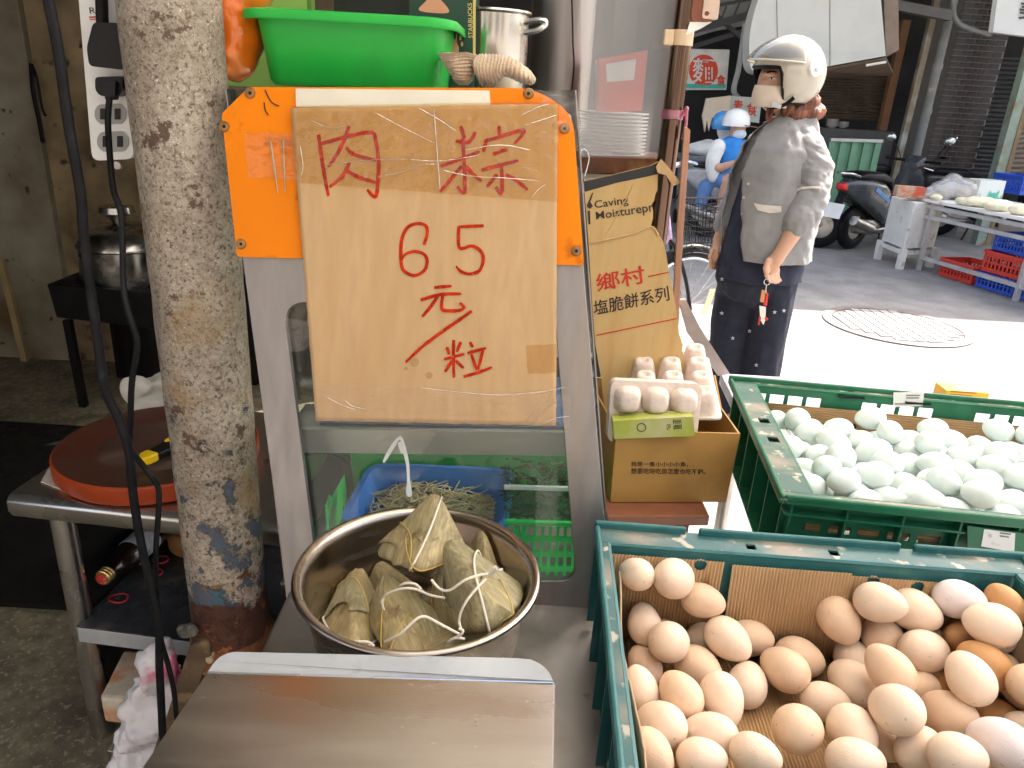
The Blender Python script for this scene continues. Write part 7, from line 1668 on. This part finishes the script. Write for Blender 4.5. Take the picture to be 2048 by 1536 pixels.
B().beam((p.x-.17, 9.9, 0), (p.x-.13, 9.9, 3.3), .07, .07).obj('shaft', M('weathered_post_wood', (.22,.18,.12), .7, 0, .25, 6, c2=(.33,.34,.32), c2s=3, c2t=.55), pp)
cdt = thing('conduit_pipe', 'grey conduit bending out under the arcade beam', 'pipe', F(1905, 40, 9.6)); B().tube(bez([F(1905, -60, 9.6), F(1906, 20, 9.6), F(1916, 45, 9.6), F(1940, 58, 9.6), F(1980, 70, 9.6)]), .03, 10).obj('pipe', PIPE, cdt, True)
bm_ = thing('steel_beam', 'grey steel beam spanning the arcade below the canopy', 'beam', F(1800, 10, 9.5)); B().beam(F(1660, -14, 9.5), F(1900, 32, 9.5), .10, .12, (0, 1, 0)).obj('beam', DK2, bm_)
# white sign box, brown return, signs
wp = thing('sign_panel', 'large blank white sign box with rounded corner hung over the shopfront', 'sign', F(1635, 60, 8.9))
WPM = M('dull_white_panel', (.50,.51,.48), .6, 0, .05, 1.2, c2=(.42,.43,.40), c2s=2, c2t=.6, c2w=.15)
q = rpoly([(1545, -90), (1755, -90), (1772, 112), (1650, 134), (1500, 152), (1497, 60)], [0, 0, 4, 0, 30, 55], 6)
B().prism([F(x, y, 8.9) for x, y in q], (0, .28, 0)).obj('box', WPM, wp, bevel=.01)
for x in (1552, 1660): B().tube([F(x, -80, 8.895), F(x+(4 if x < 1600 else 0), 136, 8.895)], .003, 5).obj('seam', DK2, wp)
B().prism([F(x, y, 9.0) for x, y in ((1766, -60), (1796, -60), (1798, 100), (1772, 114))], (0, .3, 0)).obj('return_panel', M('brown_return', (.20,.15,.12), .7), wp)
B().tube([F(1732, 131, 8.85), F(1772, 124, 8.85)], .014, 8).obj('strip_lamp', M('unlit_tube', (.6,.58,.54), .3), wp, True)
cv = thing('brown_canopy', 'faded brown awning under the white sign box', 'awning', F(1720, 145, 9.2)); B().prism([F(1640, 142, 9.0), F(1772, 118, 9.0), F(1788, 152, 9.9), F(1620, 156, 9.9)], (0, 0, .02)).obj('sheet', M('brown_awning_cloth', (.16,.11,.075), .8), cv)
sg1 = thing('noodle_sign', 'white lightbox sign with a red disc and green base line', 'sign', F(1418, 180, 10.5))
WSG = M('sign_white', (.62,.61,.57), .5); RSG = M('sign_red', (.62,.055,.02), .5); GSG = M('sign_green', (.03,.42,.34), .5)
q = [(1362, 97), (1460, 99), (1453, 180), (1356, 180)]
B().prism([F(x, y, 10.5) for x, y in q], (0, .15, 0)).obj('box', WSG, sg1, bevel=.01)
def s1(x, y, e=.006): return PY(x, y, 10.5-e)
B().add([s1(*p_) for p_ in circ(1407, 141, 29, 40, 32)], [tuple(range(40))]).obj('red_disc', RSG, sg1, wind=False)
text('麵', [s1(1385, 166, .012), s1(1430, 166, .012), s1(1430, 116, .012), s1(1385, 116, .012)], WSG, sg1, bold=.008)
B().add([s1(*p_) for p_ in ((1358, 167), (1452, 169), (1451, 177), (1357, 176))], [(0, 1, 2, 3)]).obj('green_line', GSG, sg1, wind=False)
text('食', [s1(1433, 171, .012), s1(1451, 171, .012), s1(1451, 149, .012), s1(1433, 149, .012)], RSG, sg1, bold=.02)
text('素', [s1(1362, 168, .012), s1(1376, 168, .012), s1(1376, 149, .012), s1(1362, 149, .012)], RSG, sg1, bold=.02)
sg2 = thing('vegetarian_sign', 'pale green sign board with two red characters behind the rider', 'sign', F(1490, 245, 10))
def s2f(x, y, e=0): return PY(x, y, 10-e)
B().prism([s2f(x, y) for x, y in ((1464, 192), (1524, 196), (1518, 246), (1456, 238))], (0, .06, 0)).obj('board', M('pale_green_board', (.50,.56,.50), .6), sg2)
text('素', [s2f(1466, 224, .006), s2f(1486, 225, .006), s2f(1486, 200, .006), s2f(1467, 199, .006)], RSG, sg2, bold=.02)
text('食', [s2f(1492, 232, .006), s2f(1515, 233, .006), s2f(1515, 203, .006), s2f(1494, 202, .006)], RSG, sg2, bold=.02)
hd2 = thing('stall_hood', 'cream plastic sheet hood with ragged hem hanging over a dark stall', 'awning', F(1435, 245, 9.8))
B().prism([F(x, y, 9.8) for x, y in ((1413, 197), (1463, 191), (1457, 234), (1424, 236), (1418, 262), (1414, 240), (1410, 264), (1405, 232))], (0, .05, 0)).obj('sheet', M('cream_plastic', (.60,.50,.38), .6, 0, .08, 9), hd2)
sg3 = thing('hanging_sign', 'pale hanging sign board at the arcade corner with dark lettering', 'sign', F(2020, 65, 8))
B().prism([F(x, y, 8) for x, y in ((2003, -60), (2130, -60), (2120, 82), (1986, 64))], (0, .08, 0)).obj('board', WPM, sg3)
text('美', [PY(2036, 38, 7.99), PY(2078, 44, 7.99), PY(2082, 4, 7.99), PY(2040, -2, 7.99)], M('dark_sign_paint', (.05,.05,.05), .6), sg3, bold=.02)
# green ribbed barrier, bowls behind it, bin
gbx = thing('green_barrier', 'green ribbed metal barrier behind the parked scooters', 'barrier', F(1715, 345, 9.7))
GBM = M('green_ribbed_metal', (.16,.34,.20), .55, .1, .1, 6)
a_, b_ = F(1660, 279, 9.7), F(1764, 282, 9.7)
NB = 9
for i in range(NB):
    x0, x1 = a_.x+(b_.x-a_.x)*i/NB, a_.x+(b_.x-a_.x)*(i+1)/NB
    B().box(((x0+x1)/2, 9.7+(.03 if i % 2 else 0), a_.z/2), (x1-x0+.004, .012, a_.z-.01)).obj('rib_panel', GBM, gbx)
B().beam((a_.x, 9.69, a_.z), (b_.x, 9.69, b_.z), .05, .035).obj('top_rail', M('barrier_rail', (.5,.52,.48), .5, .3), gbx)
tbk = thing('back_counter', 'dark counter inside the arcade behind the green barrier', 'counter', (F(1690, 262, 10.6).x, 10.6, 0)); p = F(1690, 258, 10.6); B().box((p.x+.05, 10.8, p.z/2), (1.2, .5, p.z)).obj('body', DK2, tbk)
for i, (x, n_) in enumerate(((1668, 6), (1690, 4))):
    p = F(x, 257, 10.6)
    for k in range(n_): B().lathe([(.03, 0), (.085, .03), (.08, .03), (.025, .004)], (p.x, 10.7, p.z+.002+k*.017), n=16, closed=True).obj('bowl', WHITEP, None, True, label='white bowl stacked on the dark arcade counter', cat='bowl', group='bowls on the arcade counter')
bn = thing('grey_bin', 'grey wheeled bin with a white bag on top behind the bicycle', 'bin', PZ(1392, 410, 0)); P = F(1394, 400, 9.6); BN = M('grey_bin_plastic', (.20,.21,.22), .5)
B().loft([[V((P.x+x*s_, P.y+y*s_, z)) for x, y in rrect(-.26, -.26, .26, .26, .05, 3)] for s_, z in ((.8, .08), (1, .8), (1.06, .8), (1.06, .85))]).obj('body', BN, bn, bevel=.01)
for s_ in (-1, 1): B().lathe([(0, -.03), (.09, -.03), (.09, .03), (0, .03)], (P.x+.2*s_, P.y+.15, .09), (1, 0, 0), 16).obj('wheel', BLACK, bn, True)
g = B(); g.ell(P+V((0, 0, .92-P.z)), (.22, .2, .12)); g.noise(.05, 6).obj('white_bag', WSL, None, rem=.03, it=2, label='white bag lying on the grey wheeled bin', cat='bag')
# canopy roof over the far side, with trusses
cn = thing('street_canopy', 'corrugated canopy with steel trusses over the far side of the street', 'canopy', (4, 10, 3.2))
CN = M('canopy_sheet', (.42,.43,.42), .6, .2, .1, 2)
for i in range(34): B().box((-3.2+i*.42, 9.3, 3.42+.02*(i % 2)), (.422, 4.4, .012)).obj('roof_sheet', FIBRE, cn)
TRS = M('truss_steel', (.09,.09,.09), .6, .3)
for (x0, y0), (x1, y1), yy, w_ in (((1380, 62), (1760, -40), 10.8, .09), ((1380, 95), (1560, 40), 10.9, .06), ((1420, 20), (1500, 90), 10.85, .05), ((1440, 10), (1640, -30), 10.9, .04)):
    B().beam(F(x0, y0, yy), F(x1, y1, yy), w_, w_, (0, 1, 0)).obj('truss_bar', TRS, cn)
for i in range(9): B().beam(F(1440+i*26, 44-i*7, 10.82), F(1453+i*26, 12-i*7, 10.82), .022, .022, (0, 1, 0)).obj('truss_bar', TRS, cn)
B().prism([F(x, y, 11.6) for x, y in ((1360, -60), (1760, -90), (1720, -20), (1540, 42), (1430, 62), (1370, 80))], (0, .05, 0)).obj('fascia_sheet', M('pale_fascia', (.30,.31,.31), .7), cn)
p = F(1483, 100, 10.4); vp = thing('downpipe', 'short grey downpipe beside the red disc sign', 'pipe', (p.x, 10.4, 1.4)); B().tube(bez([V((p.x, 10.4, 2.4)), V((p.x, 10.4, 1.9)), V((p.x-.02, 10.4, 1.62)), V((p.x+.08, 10.35, 1.5))]), .035, 10).obj('pipe', M('pale_pipe', (.34,.35,.34), .5), vp, True)
# unseen building added behind the viewer: its sunlit front bounces fill onto the stall
nb = thing('bounce_building', 'unseen cream building added behind the viewer to bounce warm light', 'building', (0, -4.6, 0))
B().box((0, -4.7, 2.6), (16, .2, 5.2)).obj('wall', M('cream_render', (.36,.34,.31), .8, 0, .1, 1.5), nb)
for x in (-3.4, -1.2, 1.2, 3.4):
    f_ = B().box((x, -4.59, 2.0), (1.3, .04, 1.5)).obj('window', M('window_dark', (.05,.055,.06), .15) if x < -3 else bpy.data.materials['window_dark'], nb); B().box((x, -4.565, 1.2), (1.5, .1, .06)).obj('sill', WHITEP, nb)

bpy.data.scenes.remove(TMP)
